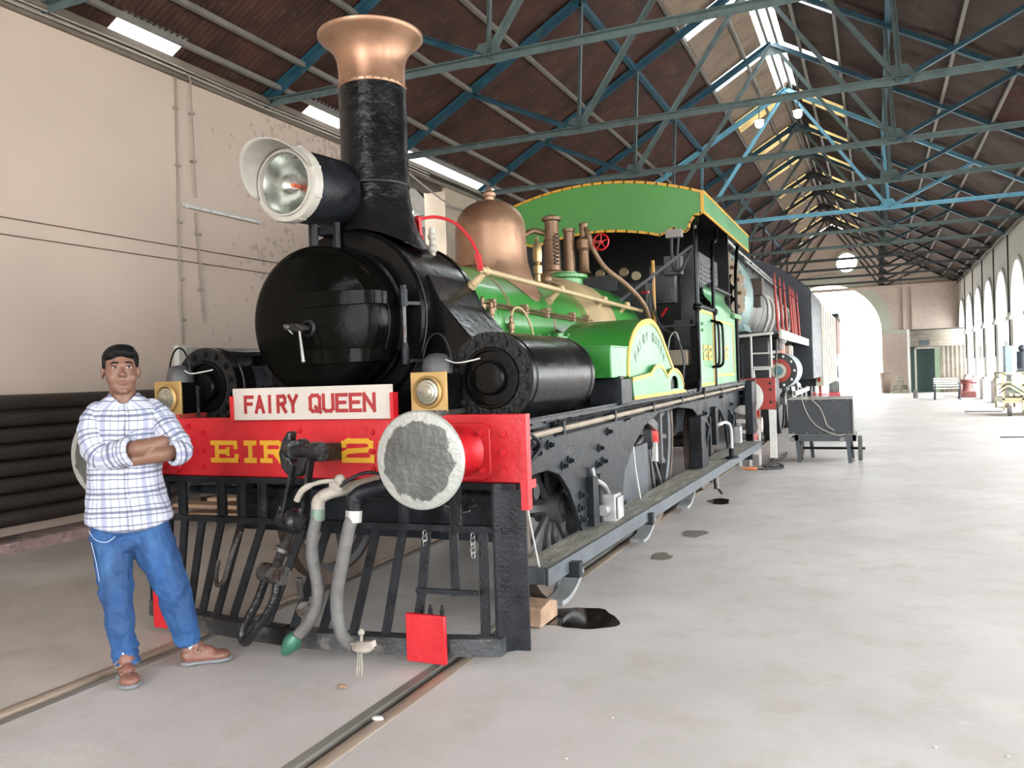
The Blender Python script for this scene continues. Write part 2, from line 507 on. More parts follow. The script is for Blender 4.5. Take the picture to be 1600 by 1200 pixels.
WALLM = plaster('beige_plaster', (.56, .445, .365), (.29, .215, .19), 7.0, 9.8, .6)
WALLF = plaster('end_wall_plaster', (.60, .50, .43), (.40, .30, .26), 0, 1, .35)
WALLR = plaster('whitewashed_plaster', (.66, .66, .61), (.42, .36, .33), 0, 1, .3)
JOINT = mat('mortar_shadow_groove', (.10, .07, .055), .9)
PINK = mat('flaking_pink_plaster', (.33, .22, .21), .85, var=.35, scale=7, bump=.4, bscale=25, col2=(.12, .10, .09), thr=(.52, .62), pscale=5)

wl = MB()
wl.box(XL - .45, XL, -9, 13.25, 3.225, 5.42)
wl.box(XL - .45, XL, -9, 13.25, 3.055, 3.205)
wl.box(XL - .45, XL, -9, 13.25, 0, 3.035)
wl.box(XL - .45, XL - .06, -9, 13.25, 3.0, 3.24)
WL = wl.build('wall_left', WALLM); tag(WL, kind='structure')
pr = MB().box(XL - .45, XL + .02, 14.75, 16.2, 0, 5.38).build('pier', mat('tan_pier_plaster', (.42, .34, .26), .85, var=.15, scale=2, bump=.3, bscale=12), WL)
MB().box(XL - .45, XL, 18.9, YEND, 0, 5.4).build('rear_wall', WALLM, WL)
MB().box(XL - .40, XL - .05, 13.25, 18.9, 5.22, 5.42).build('lintel', mat('old_timber_beam', (.07, .055, .045), .8, var=.3), WL)

# ---- end wall with the big arch and the round gable window
def holes_prism(mb, outer, holes, ax, a0, a1):
    from mathutils.geometry import tessellate_polygon
    loops = [outer] + holes; pts = [p for l in loops for p in l]; n = len(pts)
    def P(p, a): return {'x': (a, p[0], p[1]), 'y': (p[0], a, p[1])}[ax]
    tr = tessellate_polygon([[V((p[0], p[1], 0)) for p in l] for l in loops])
    vs = [P(p, a0) for p in pts] + [P(p, a1) for p in pts]
    fs = [tuple(t) for t in tr] + [tuple(i + n for i in reversed(t)) for t in tr]
    k = 0
    for l in loops:
        m_ = len(l)
        fs += [(k + i, k + (i + 1) % m_, n + k + (i + 1) % m_, n + k + i) for i in range(m_)]
        k += m_
    return mb.add(vs, fs)


archc = (-2.25, 3.15)
AR = 2.58
ar_hole = [(archc[0] + AR, 0.0)] + arc(archc, AR, 0, PI, 24) + [(archc[0] - AR, 0.0)]
oc = arc((-1.25, 6.85), .52, 0, 2 * PI, 24)[:-1]
wf = holes_prism(MB(), [(XL - .4, .001), (archc[0] - AR - .001, .001)] + [(p[0], p[1]) for p in reversed(ar_hole[1:-1])] +
                 [(archc[0] + AR + .001, .001), (XR + .5, .001), (XR + .5, ZE), (XM, ZR), (XL - .4, ZE)], [oc], 'y', YEND, YEND + .6)
WF = wf.build('wall_back', WALLF); tag(WF, kind='structure')
ringm = mat('pale_green_arch_band', (.50, .52, .44), .8, var=.08)
ra = arc(archc, AR + .55, 0, PI, 24) + list(reversed(arc(archc, AR + .01, 0, PI, 24)))
MB().prism(ra, 'y', YEND - .06, YEND).build('arch_band', ringm, WF)
MB().prism([(archc[0] + AR + .0, 3.0), (XR, 3.0), (XR, 3.18), (archc[0] + AR, 3.18)], 'y', YEND - .1, YEND).build('string_course', ringm, WF)
MB().box(archc[0] + AR + .02, archc[0] + AR + .5, YEND - .06, YEND, 0, 3.0).build('arch_pilaster', WALLF, WF)
for x in (1.35, 1.75):
    MB().box(x, x + .12, YEND - .12, YEND, 3.2, 5.9).build('pilaster_strip', WALLF, WF)
MB().box(XL, XR, YEND - .14, YEND, 5.35, 5.5).build('ledge', WALLF, WF)
MB().lathe([(.50, -.1), (.62, -.1), (.62, 0), (.5, 0)], (-1.25, YEND, 6.85), 'y', 28).build('round_window_frame', ringm, WF)

# ---- entrance wall behind the photographer, with the same big arch
ef = MB().prism([(XL - .4, .001), (-5.7, .001)] + [(p[0], p[1]) for p in reversed(arc((-2.25, 3.0), 3.45, 0, PI, 24, 3.2))][0:] + [(1.2, .001), (XR + .5, .001), (XR + .5, ZE), (XM, ZR), (XL - .4, ZE)], 'y', -9.6, -9)
tag(ef.build('wall_front', WALLF), kind='structure')

# ---- right wall: one long arcade
def arch_bay(ya, yb):
    c = ((ya + yb) / 2, 2.95); r = (yb - ya) / 2 - .42
    out = [(ya, ZE), (ya, 0), (c[0] - r, 0)] + [(p[0], p[1]) for p in reversed(arc(c, r, 0, PI, 14, r * 1.12))] + [(c[0] + r, 0), (yb, 0), (yb, ZE)]
    return MB().prism(out, 'x', XR, XR + .7)


WR = bpy.data.objects.new('wall_right', None); COL.objects.link(WR); ROOT[WR] = V((0, 0, 0)); tag(WR, kind='structure')
bay_me = None
PLN = mat('whitewashed_pillar', (.62, .55, .53), .85, var=.1, scale=2, bump=.2)
CAPM = mat('white_capital', (.66, .66, .62), .8, var=.05)
for i in range(len(YB) - 1):
    ya, yb = YB[i], YB[i + 1]
    if i == 0:
        bay_me = arch_bay(0, 3.43).mesh('arch_bay', WALLR)
        ins = MB()
        cap_me = MB().box(XR - .09, XR + .79, -.5, .5, 2.72, 2.84).box(XR - .05, XR + .75, -.46, .46, 2.84, 2.95).mesh('capital', CAPM)
        base_me = MB().box(XR - .16, XR + .86, -.56, .56, 0, .75).box(XR - .1, XR + .8, -.5, .5, .75, .85).mesh('pillar_base', PLN)
        band = MB().prism(arc((1.715, 2.95), 1.42, 0, PI, 16, 1.58) + list(reversed(arc((1.715, 2.95), 1.30, 0, PI, 16, 1.46))), 'x', XR - .05, XR).mesh('arch_moulding', CAPM)
        ten = MB().tube([(XR - .03, 1.715 - 1.5 + 0 * k, 0) for k in range(1)] + [(XR - .03, .0, 2.0), (XR - .03, .02, 3.4), (XR - .03, -.04, 4.4), (XR - .03, 0, 5.4)][0:4], .022, 6).mesh('wall_cable', mat('black_cable', (.02, .02, .02), .6))
    bo = link('arch_bay', bay_me, WR, (0, ya, 0))
    BASE[bo] = V((0, ya, 0))
    link('capital', cap_me, WR, (0, ya, 0)); link('pillar_base', base_me, WR, (0, ya, 0))
    link('arch_moulding', band, WR, (0, ya, 0))
    if i > 8:
        link('wall_cable', MB().tube(spline([(XR - .03, .12, 1.6), (XR - .03, .10, 3.0), (XR - .04, .02, 4.3), (XR - .03, .06, 5.4)], 5), .022, 6).mesh('wall_cable', MATS['black_cable']) if i == 9 else bpy.data.objects['wall_cable'].data, WR, (0, ya, 0))

# ---- roof
RUST = mat('rust_brown_corrugated', (.060, .024, .017), .7, .1, var=.45, scale=2.2, bump=.1, bscale=40,
           col2=(.105, .060, .045), thr=(.55, .72), pscale=3.5, stretch=(1, 1, 1))
RUST2 = mat('grey_brown_corrugated', (.085, .062, .052), .7, .1, var=.4, scale=1.6, col2=(.045, .022, .018), thr=(.5, .66), pscale=1.1)
BEIGE = mat('pale_dusty_corrugated', (.27, .205, .15), .75, 0, var=.22, scale=2.5, col2=(.18, .12, .085), thr=(.55, .7), pscale=2)
SKYW = translucent('white_roof_light', (.55, .56, .56), .9)
SKYY = translucent('yellowed_roof_light', (.12, .085, .035), .8)
ce = bpy.data.objects.new('ceiling', None); COL.objects.link(ce); ROOT[ce] = V((0, 0, 0)); tag(ce, kind='structure')
PX = [-7.95, -7.52, -7.1, -6.22, -5.3, -4.25, -3.35, -2.22, -1.95]


def sheet(x0, x1, w, M_, mirror=False):
    mb = MB(); n = int(w / .022); 
    for k in range(n + 1):
        y = w * k / n; h = .016 * math.sin(2 * PI * y / .088)
        for x in (x0, x1):
            z = ZE + (x - XL) * SL
            X = x if not mirror else 2 * XM - x
            mb.v.append((X, y, z + h + .06))
    for k in range(n):
        mb.f.append((2 * k, 2 * k + 1, 2 * k + 3, 2 * k + 2))
    return mb.mesh('roof_sheet', M_, sharp=80, weld=False)


SW = 1.72
cache = {}
for i in range(len(YB) - 1):
    for h in range(2):
        for side in (0, 1):
            for r in range(len(PX) - 1):
                y0 = YB[i] + h * 1.715
                top = r == len(PX) - 3; pen = r == len(PX) - 4; rid = r == len(PX) - 2
                sky = None
                if top and h == 0 and i >= 5: sky = SKYW if i in (6, 7, 8) else SKYY
                if rid and i in (6, 7, 8) and not (h == 0 and i == 6): continue
                base = (BEIGE if top or rid and (i < 12) else RUST) if side == 0 else (RUST2 if (top or pen) else RUST2)
                if side == 1 and r < 3: base = RUST if (i + r) % 3 == 0 else RUST2
                sw_ = 1.15 if sky is SKYY else .72
                parts_ = [(base, 0, SW)] if not sky else [(sky, 0, sw_), (base, sw_, SW - sw_)]
                if side == 0 and r == 0:
                    if i in (1, 2, 3, 4, 5) and h == 0: parts_ = [(base, 0, .75), (SKYW, .75, SW - .75)]
                    elif i == 6: parts_ = [(SKYW, 0, SW)]
                    elif i == 7 and h == 0: parts_ = [(SKYW, 0, .5), (base, .5, SW - .5)]
                elif not sky:
                    has = top and i >= 5
                    if h == 1 and not has: continue
                    if h == 0 and not (rid and i == 6): parts_ = [(base, 0, 2 * SW - .01)]
                for (M_, o_, w_) in parts_:
                    key = (M_.name, r, side, round(w_, 3))
                    if key not in cache:
                        cache[key] = sheet(PX[r] - .03, PX[r + 1] + .03, w_ + .02, M_, side == 1)
                    nm = 'roof_light' if M_ in (SKYW, SKYY) else 'roof_sheet'
                    link(nm, cache[key], ce, (0, y0 + o_, (r % 2) * .006 + random.uniform(0, .006)))
# ridge capping
for ya_, yb_ in ((YB[0], 14.6), (23.17, YEND + .5)):
    MB().prism([(XM - .3, ZR - .09), (XM, ZR + .1), (XM + .3, ZR - .09), (XM, ZR + .14)], 'y', ya_, yb_).build('ridge_cap', RUST2, ce)

PURL = mat('grey_purlin_paint', (.19, .175, .155), .6, var=.2, scale=4)
TEAL = mat('teal_truss_paint', (.022, .085, .125), .5, var=.3, scale=5, bump=.1, col2=(.08, .12, .12), thr=(.55, .7), pscale=6)
GTEAL = mat('grey_green_truss_paint', (.10, .14, .135), .55, var=.25, scale=5, col2=(.06, .07, .07), thr=(.56, .7), pscale=4)
LBLUE = mat('light_blue_truss_paint', (.16, .40, .52), .5, var=.15)
DARKT = mat('dark_truss_paint', (.045, .05, .05), .6, var=.3)
for side in (0, 1):
    for x in (-7.52, -7.1, -6.22, -5.3, -4.25, -3.35, -2.55, -2.05):
        z = ZE + (x - XL) * SL
        X = x if side == 0 else 2 * XM - x
        q = MB()
        big = x == -4.25
        q.box(X - (.05 if big else .03), X + (.05 if big else .03), YB[0], YEND, z - (.07 if big else .03), z + .035)
        q.build('purlin', TEAL if big else PURL, ce)


def truss(y, M1, M2):
    me = []
    L0 = (XL - .05, ZE); R0 = (XR + .05, ZE); A = (XM, ZR - .12)
    def roof(x): return ZE + (x - XL) * SL - .10
    P1, P2, Nn = (-6.18, roof(-6.18)), (-4.2, roof(-4.2)), (-4.31, ZE - .02)
    mir = lambda p: (2 * XM - p[0], p[1])
    mem = [('rafter', (XL, ZE - .02), A, .11, M1), ('rafter', mir((XL, ZE - .02)), A, .11, M1),
           ('tie_beam', (XL, ZE - .02), (XR, ZE - .02), .085, M2)]
    for f_ in (lambda p: p, mir):
        mem += [('strut', f_(P1), f_(Nn), .075, M1), ('strut', f_(P2), f_(Nn), .065, M2), ('strut', f_(Nn), A, .075, M2)]
    return mem


def flat3(p, y): return (p[0], y, p[1])


tm = {}
for i in range(2, len(YB)):
    y = YB[i]
    t = bpy.data.objects.new('roof_truss', None); COL.objects.link(t); t.parent = ce; t.location = (0, y, 0)
    ROOT[t] = V((0, 0, 0)); BASE[t] = V((0, y, 0))
    kind = 'blue' if i == 9 else ('dark' if i > 11 else 'std')
    if kind not in tm:
        M1, M2 = {'std': (TEAL, GTEAL), 'blue': (LBLUE, LBLUE), 'dark': (DARKT, DARKT)}[kind]
        tm[kind] = []
        for nm, a, b_, w_, M_ in truss(0, M1, M2):
            mb = MB().angle(flat3(a, 0), flat3(b_, 0), w_, .012, (0, 1, 0))
            tm[kind].append((nm, mb.mesh(nm, M_)))
        g = MB()
        for f_ in (1, -1):
            xn = XM + f_ * 2.36
            g.prism([(xn - .28, ZE - .07), (xn + .28, ZE - .07), (xn + .1, ZE + .2), (xn - .12, ZE + .2)], 'y', -.012, .012)
            for k in range(4):
                g.hexbolt((xn - .2 + k * .13, -.012, ZE - .02), (0, -1, 0), .018, .012)
            xp = XM + f_ * 4.23; zp = ZE + (6.18 - 7.8 + 3.24 - .0) * 0 + ZE * 0 + (ZE + (-6.18 - XL) * SL - .1)
            g.prism([(xp - .16, zp - .13), (xp + .16, zp - .1), (xp + .14, zp + .1), (xp - .14, zp + .02)], 'y', -.012, .012)
        g.prism([(XM - .3, ZR - .36), (XM + .3, ZR - .36), (XM + .05, ZR - .12), (XM - .05, ZR - .12)], 'y', -.012, .012)
        tm[kind].append(('gusset', g.mesh('gusset', M2)))
    for nm, me in tm[kind]:
        link(nm, me, t, (0, y, 0))

# long dark gutter beam, boards and cables on top of the left wall
tr = MB().box(XL - .3, XL + .10, -9, 18, 5.42, 5.50).box(XL - .02, XL + .05, -9, 18, 5.30, 5.36)
tr = tr.build('trim_1', mat('weathered_fascia', (.16, .13, .10), .8, var=.35, scale=3, stretch=(1, .3, 1))); tag(tr, kind='structure')
for k, (dx, dz) in enumerate(((.09, .0), (.10, -.06), (.07, .05))):
    pts = [(XL + dx, -9 + 2.3 * q, 5.40 + dz + (.015 if q % 2 else -.012)) for q in range(11)]
    MB().tube(pts, .012, 6).build('cable_run', mat('dusty_grey_cable', (.35, .32, .28), .7), tr)
tr2 = MB().box(XR - .10, XR + .3, -9, YEND, 5.40, 5.48).build('trim_2', MATS['weathered_fascia']); tag(tr2, kind='structure')
for k in range(2):
    pts = [(XR - .12 - .03 * k, 12 + 1.715 * q, 5.38 - .05 * k + (.03 if q % 2 else -.05)) for q in range(21)]
    MB().tube(pts, .02, 6).build('cable_run', MATS['black_cable'], tr2)

# neighbouring bay seen through the gap in the left wall
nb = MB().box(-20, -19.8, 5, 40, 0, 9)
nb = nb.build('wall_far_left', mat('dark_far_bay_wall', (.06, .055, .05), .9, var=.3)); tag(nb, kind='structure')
nr = bpy.data.objects.new('ceiling_side_bay', None); COL.objects.link(nr); ROOT[nr] = V((0, 0, 0)); tag(nr, kind='structure')
GALV = mat('galvanised_sheet', (.38, .38, .37), .55, .3, var=.2, scale=3)
for k in range(12):
    for r_ in range(3):
        mb = MB(); n = 60
        x0, x1 = -8.3 - r_ * 2.2, -8.3 - (r_ + 1) * 2.2
        for q in range(n + 1):
            y = 2.4 * q / n; h = .02 * math.sin(q * PI / 2)
            mb.v += [(x0, 8 + k * 2.4 + y, 5.5 + (-8.3 - x0) * .5 + h), (x1, 8 + k * 2.4 + y, 5.5 + (-8.3 - x1) * .5 + h)]
        mb.f = [(2 * q, 2 * q + 1, 2 * q + 3, 2 * q + 2) for q in range(n)]
        mb.build('roof_sheet', SKYY if (k, r_) in ((3, 0), (4, 0), (5, 1), (4, 1)) else GALV, nr, sharp=80)
for yy in (15.5, 19, 22.5):
    for (a, b_) in (((-8.2, 5.3), (-14.9, 8.6)), ((-8.2, 5.0), (-19.8, 5.0)), ((-11, 6.6), (-12.5, 5.0)), ((-9.5, 5.0), (-11, 6.7)), ((-9.5, 5), (-10.2, 6.2))):
        MB().angle((a[0], yy, a[1]), (b_[0], yy, b_[1]), .1, .012, (0, 1, 0)).build('truss_member', DARKT, nr)
MB().box(-14.95, -20, 8, 37, 8.8, 8.9).build('roof_sheet', GALV, nr)

# outdoors seen through the arches: pale hard-standing
tag(MB().box(-60, 60, -60, 140, -.5, -.31).build('trim_3', mat('pale_ground', (.55, .54, .50), .9)), kind='structure')

portal('daylight_portal_end', (XM, -9, 3.5), (math.radians(90), 0, 0), 11.6, 7)
# ================================================================== THE GREEN LOCOMOTIVE
XC = -2.95
ZB = 1.88
LOCO = thing('steam_locomotive', (XC, 3.9, 0), 'green and black vintage steam locomotive with copper dome and red buffer beam', 'locomotive')
YF = 3.96


def X_(a): return XC + a


# ---- buffer beam
bbm = bpy.data.objects.new('buffer_beam', None); COL.objects.link(bbm); bbm.parent = LOCO; ROOT[bbm] = ROOT[LOCO]; BASE[bbm] = o_base(LOCO)
bbm['label'] = 'red buffer beam lettered in yellow'
MB().box(-4.27, -1.67, YF, YF + .05, .94, 1.30).build('beam_plate', RED, bbm, bevel=.006)
MB().box(-4.26, -1.68, YF + .02, YF + .16, .90, .945).box(-1.70, -1.66, YF - .005, YF + .05, .80, 1.30).build('beam_flange', RED, bbm)
bolt_me = MB().hexbolt((0, 0, 0), (0, -1, 0), .019, .018).mesh('bolt', RED)
for x, z in [(-1.79, 1.20), (-1.79, 1.10), (-1.79, 1.0), (-3.60 - .24, 1.21), (-3.84, 1.10), (-3.84, 1.0), (-2.60, 1.21), (-2.60, 1.0), (-2.60, 1.1),
             (-3.10, 1.22), (-3.95, 1.25), (-3.95, 1.17), (-2.12, 1.26), (-2.35, 1.25)]:
    link('bolt', bolt_me, bbm, (x, YF, z))
pl = lambda x0, z0, sx=1.0: (lambda u, v, d: V((x0 + u * sx, YF - .001 - d, z0 + v)))
w1 = MB(); word(w1, 'e', .135, 1.5, .028, pl(-3.752, 1.025)); word(w1, 'i', .135, 1.2, .03, pl(-3.50, 1.025)); word(w1, 'r', .135, 1.2, .028, pl(-3.37, 1.026)); w1.build('lettering', YEL, bbm, label='yellow railway company initials')
w2 = MB(); word(w2, '2', .138, 1.5, .029, pl(-2.79, 1.035)); word(w2, '2', .138, 1.5, .029, pl(-2.54, 1.035)); w2.build('lettering', YEL, bbm, label='yellow running number')
MB().box(-4.33, -4.05, YF - .012, YF, .98, 1.3).build('patch_plate', RED, bbm)

# ---- name board
NBX0, NBX1, NBZ = -3.56, -2.44, 1.285
nb_ = MB().box(NBX0, NBX1, YF - .035, YF - .02, NBZ, NBZ + .19)
NBD = nb_.build('name_board', mat('name_board_cream', (.44, .39, .34), .5, var=.05, scale=3, col2=(.16, .10, .08), thr=(.70, .72), pscale=11), LOCO, bevel=.002, label='cream name board with red capitals')
def board_word(t, x0, x1, z):
    cw = (x1 - x0) / len(t)
    for i_, ch in enumerate(t):
        wd = GL[ch][1]; wf = .72 if ch == 'I' else (cw - .030) / (.105 * max(wd, .5))
        off = .020 if ch == 'I' else 0
        mb = MB(); word(mb, ch, .110, wf, .021, (lambda u, v, d: V((x0 + i_ * cw + .012 + off + u, YF - .0352 - d, z + v))), depth=.002)
        mb.build('letter', SIGNR, NBD)
SIGNR = mat('signwriting_red', (.25, .008, .010), .5)
board_word('FAIRY', -3.475, -3.07, NBZ + .038)
board_word('QUEEN', -3.00, -2.54, NBZ + .038)
for x in (NBX0 - .012, NBX1 - .006):
    MB().box(x, x + .02, YF - .05, YF + .005, 1.28, 1.43).build('holder', RED, NBD)

# ---- buffers
DISC = mat('greasy_buffer_face', (.115, .115, .105), .4, .3, var=.3, scale=5, bump=.35, bscale=18,
           )
WORN = mat('worn_white_rim', (.36,.36,.34), .55, var=.15, scale=8, bump=.2, bscale=30)


def disc_material():
    """grease in the middle of the disc, chipped pale paint towards the rim"""
    M_ = mat('buffer_disc_face', (.075, .075, .068), .42, .2, var=.3, scale=6, bump=.4, bscale=22)
    nt = M_.node_tree; N = nt.nodes; L = nt.links; b = N['Principled BSDF']
    src = b.inputs['Base Color'].links[0].from_socket
    tc = N.new('ShaderNodeTexCoord'); ln = N.new('ShaderNodeVectorMath'); ln.operation = 'LENGTH'; L.new(tc.outputs['Object'], ln.inputs[0])
    n = N.new('ShaderNodeTexNoise'); n.inputs['Scale'].default_value = 11; n.inputs['Detail'].default_value = 8; L.new(tc.outputs['Object'], n.inputs[0])
    a = N.new('ShaderNodeMath'); a.operation = 'MULTIPLY_ADD'; a.inputs[1].default_value = .11; L.new(n.outputs[0], a.inputs[0]); L.new(ln.outputs['Value'], a.inputs[2])
    t = N.new('ShaderNodeMapRange'); t.inputs[1].default_value = .243; t.inputs[2].default_value = .252; L.new(a.outputs[0], t.inputs[0])
    mm = N.new('ShaderNodeMix'); mm.data_type = 'RGBA'; L.new(t.outputs[0], mm.inputs[0]); L.new(src, mm.inputs[6]); mm.inputs[7].default_value = (.30, .30, .275, 1)
    L.new(mm.outputs[2], b.inputs['Base Color']); return M_


DM = disc_material()
for xb in (-2.035, -4.19):
    R_ = .242
    b = MB()
    b.lathe([(.14, 0), (.14, .02), (.115, .05), (.105, .12), (.098, .28), (.085, .33), (.06, .34), (.055, .44)], (xb, YF - .0, 1.105), 'y', 32)
    b.v = [(x, 2 * YF - y, z) for x, y, z in b.v]
    B = b.build('buffer', RED, bbm, label='red buffer stock with round pale-rimmed disc')
    p = [(xb + a_ * .175, 1.105 + c_ * .15) for a_, c_ in ((-1, -.8), (-.8, -1), (.8, -1), (1, -.8), (1, .8), (.8, 1), (-.8, 1), (-1, .8))]
    MB().prism(p, 'y', YF - .022, YF).build('flange', RED, bbm, bevel=.004)
    for dx in (-.125, .125):
        for dz in (-.1, .1): link('bolt', bolt_me, bbm, (xb + dx, YF - .022, 1.105 + dz))
    # disc: own origin at its centre
    db = MB().lathe([(0, -.005), (.12, -.004), (.2, 0), (R_ - .008, .006), (R_, .014), (R_, .026), (.1, .032), (.06, .06)], (0, 0, 0), 'y', 48)
    d = link('buffer_disc', db.mesh('buffer_disc', DM), bbm, (xb, YF - .47, 1.105))
    if xb < -3: d['label'] = 'dark buffer disc behind the standing man'

# ---- marker lamps
lampglass = glass('bullseye_glass', (.8, .85, .72), .08)
for xl, yaw in ((-2.24, 0), (-4.14, .0)):
    L_ = MB().box(xl - .112, xl + .112, YF + .02, YF + .035, 1.315, 1.535).build('marker_lamp', BRASS, LOCO, bevel=.003, label='brass fronted marker lamp')
    MB().box(xl - .10, xl + .10, YF + .035, YF + .24, 1.325, 1.525).build('lamp_body', BLACK, L_, bevel=.008)
    MB().lathe([(.085, 0), (.09, -.02), (.078, -.028), (.072, -.01)], (xl, YF + .02, 1.425), 'y', 28).build('lens_rim', BRASS, L_)
    MB().lathe([(.072, -.008), (.066, -.018), (.052, -.020), (.050, -.026), (.036, -.028), (.034, -.034), (.018, -.036), (0, -.038)], (xl, YF + .02, 1.425), 'y', 28).build('lens', mat('lens_silver', (.30, .29, .23), .2, .7, var=.1), L_)
    MB().lathe([(.085, 0), (.085, .04), (.075, .08), (.045, .108), (0, .115)], (xl, YF + .13, 1.525), 'z', 20).build('hood', mat('hood_grey_black', (.045, .045, .045), .5, var=.2), L_)
    a_ = arc((xl, 1.55), .093, 0, PI, 12, .20)
    MB().tube([(p[0], YF + .13, p[1]) for p in a_], .006, 6).build('handle', BLACKW if xl > -3 else BLACK, L_)
    MB().box(xl - .09, xl + .11, YF + .0, YF + .25, 1.295, 1.325).build('bracket', IRON if xl > -3 else REDD, L_)
    MB().tube(spline([(xl + .07, YF + .1, 1.60), (xl + .14, YF + .08, 1.58), (xl + .2, YF + .1, 1.585), (xl + .25, YF + .16, 1.60)], 5), .004, 5).build('cable', mat('white_flex', (.5, .48, .44), .6), L_)
    if xl < -3:
        MB().tube([(xl + .135 + .012 * math.sin(k * 1.5), YF + .14, 1.30 + k * .004) for k in range(50)], .006, 5).build('coiled_spring', IRON, L_)

# ---- smokebox
YS0, YS1 = 4.33, 5.10
RS = .55
XS = -3.0
sb = MB().lathe([(RS - .09, YS0 - .002), (RS - .015, YS0), (RS, YS0 + .012), (RS, YS1), (.3, YS1)], (XS, 0, ZB), 'y', 64)
SB = sb.build('smokebox', BLACK, LOCO)
MB().lathe([(0, YS0 + .01), (RS - .01, YS0 + .01)], (XS, 0, ZB), 'y', 48).build('front_plate', BLACK, SB)
for yy in (YS0 + .05, YS1 - .02):
    MB().lathe([(RS, yy - .022), (RS + .008, yy - .02), (RS + .008, yy + .02), (RS, yy + .022)], (XS, 0, ZB), 'y', 64).build('band', BLACK, SB)
# wrapper skirts running down and out to the cylinders
for s in (1, -1):
    ax = lambda a: XC - .03 + s * a
    t0 = math.radians(28)
    poly = [(ax(RS * math.cos(t0)), ZB + RS * math.sin(t0)), (ax(.56), ZB + .10), (ax(.80), 1.74 - .04), (ax(.95), 1.70),
            (ax(.95), 1.42), (ax(.3), 1.3), (ax(.2), ZB)]
    MB().prism(poly, 'y', YS0 + .14, YS1 - .02).build('side_skirt', BLACK, SB, bevel=.006)
    MB().box(min(ax(.3), ax(.92)), max(ax(.3), ax(.92)), YS0 + .05, YS0 + .14, 1.27, 1.62).build('saddle_plate', BLACKW, SB)
    for k in range(6):
        MB().hexbolt((ax(.62 + .06 * (k % 3)), YS0 + .05, 1.33 + .14 * (k // 3)), (0, -1, 0), .02, .02).build('bolt', BLACKW, SB)
MB().box(XS - .62, XS + .62, YS0 + .03, YS1 - .05, 1.25, ZB - .28).build('smokebox_saddle', BLACK, SB)
# dished door
RD = .445; XD = -3.035; ZD = 1.862; YD = 4.065
dp = [(RD, YS0), (RD, YD), (RD - .006, YD - .02), (RD - .022, YD - .038), (RD - .05, YD - .052)]
for k in range(1, 11):
    a = k / 10; dp.append(((RD - .05) * (1 - a), YD - .052 - .060 * math.sin(a * PI / 2)))
DOORB = mat('door_black_enamel', (.0025, .0025, .002), .17, var=.3, scale=3, bump=.15, bscale=7, spec=.05)
SD = MB().lathe(dp, (XD, 0, ZD), 'y', 72).build('smokebox_door', DOORB, SB, sharp=50)
MB().lathe([(RD + .002, YS0), (RD + .020, YS0 - .004), (RD + .020, YS0 - .028), (RD, YS0 - .032)], (XD, 0, ZD), 'y', 64).build('door_ring', BLACK, SB)
MB().lathe([(RD, 4.20), (RD + .007, 4.195), (RD + .007, 4.17), (RD, 4.165)], (XD, 0, ZD), 'y', 64).build('door_ring', BLACK, SB)


def door_y(x, z):
    r = math.hypot(x - XD, z - ZD)
    if r > RD - .05: return YD - .052 + max(0, (r - RD + .05)) * .9
    a = 1 - r / (RD - .05); return YD - .052 - .060 * math.sin(a * PI / 2)


for zc in (ZD + .115, ZD - .215):
    ch = math.sqrt(RD * RD - (zc - ZD) ** 2)
    path = [(lerp(XD - .02, XD + ch - .05, k / 12), None) for k in range(13)]
    path = [(x, door_y(x, zc)) for x, _ in path] + [(XD + ch - .012, YD - .025), (XD + ch + .004, YD + .02), (XD + ch + .006, YD + .10), (XD + ch + .006, 4.22)]
    mb = MB(); n = len(path) - 1
    for k, (x, y) in enumerate(path):
        a = path[max(0, k - 1)]; b_ = path[min(n, k + 1)]
        t = V((b_[0] - a[0], b_[1] - a[1])).normalized(); nn = V((t.y, -t.x)) * .016
        hh = lerp(.048, .038, k / n)
        for z in (zc - hh, zc + hh):
            mb.v += [(x - nn.x * .6, y - nn.y * .6, z), (x + nn.x, y + nn.y, z)]
    for k in range(n):
        a = 4 * k; b_ = a + 4
        mb.f += [(a + 1, a + 3, b_ + 3, b_ + 1), (a, b_, b_ + 1, a + 1), (a + 2, a + 3, b_ + 3, b_ + 2)]
    mb.f += [(0, 1, 3, 2), (4 * n, 4 * n + 1, 4 * n + 3, 4 * n + 2)]
    mb.build('hinge_strap', DOORB, SB, bevel=.003)
hx, hy = XD + RD + .060, 4.235
MB().cyl((hx, hy, 1.59), (hx, hy, 2.05), .013, n=12).build('hinge_pin', IRON, SB, label='worn grey steel hinge pin')
for zc in (ZD + .115, ZD - .225):
    MB().cyl((hx, hy, zc - .05), (hx, hy, zc + .05), .025, n=14).cyl((hx, hy, zc + .05), (hx, hy, zc + .075), .02, n=6).bar((hx, hy, zc - .03), (hx + .05, YS0, zc - .03), .02, .02).build('hinge_knuckle', BLACKW, SB)
# dart handle
cx, cz = XD + .035, 1.812
yb = door_y(cx, cz)
MB().lathe([(.05, yb + .01), (.05, yb - .012), (.035, yb - .02)], (cx, 0, cz), 'y', 20).build('handle_boss', BLACKW, SB)
MB().cyl((cx, yb, cz), (cx, yb - .20, cz), .012, n=10).cyl((cx, yb - .05, cz), (cx, yb - .12, cz), .021, n=12).cyl((cx, yb - .14, cz), (cx, yb - .16, cz), .02, n=6).ball((cx, yb - .2, cz), .018).build('handle_spindle', IRON, SB)
MB().cyl((cx, yb - .095, cz), (cx + .03, yb - .105, cz - .19), .006, .010, n=10).ball((cx + .03, yb - .105, cz - .19), .011).build('handle_bar', STEEL, SB)
MB().cyl((cx - .03, yb - .19, cz + .01), (cx + .03, yb - .19, cz - .04), .005, n=8).build('locking_pin', STEEL, SB)

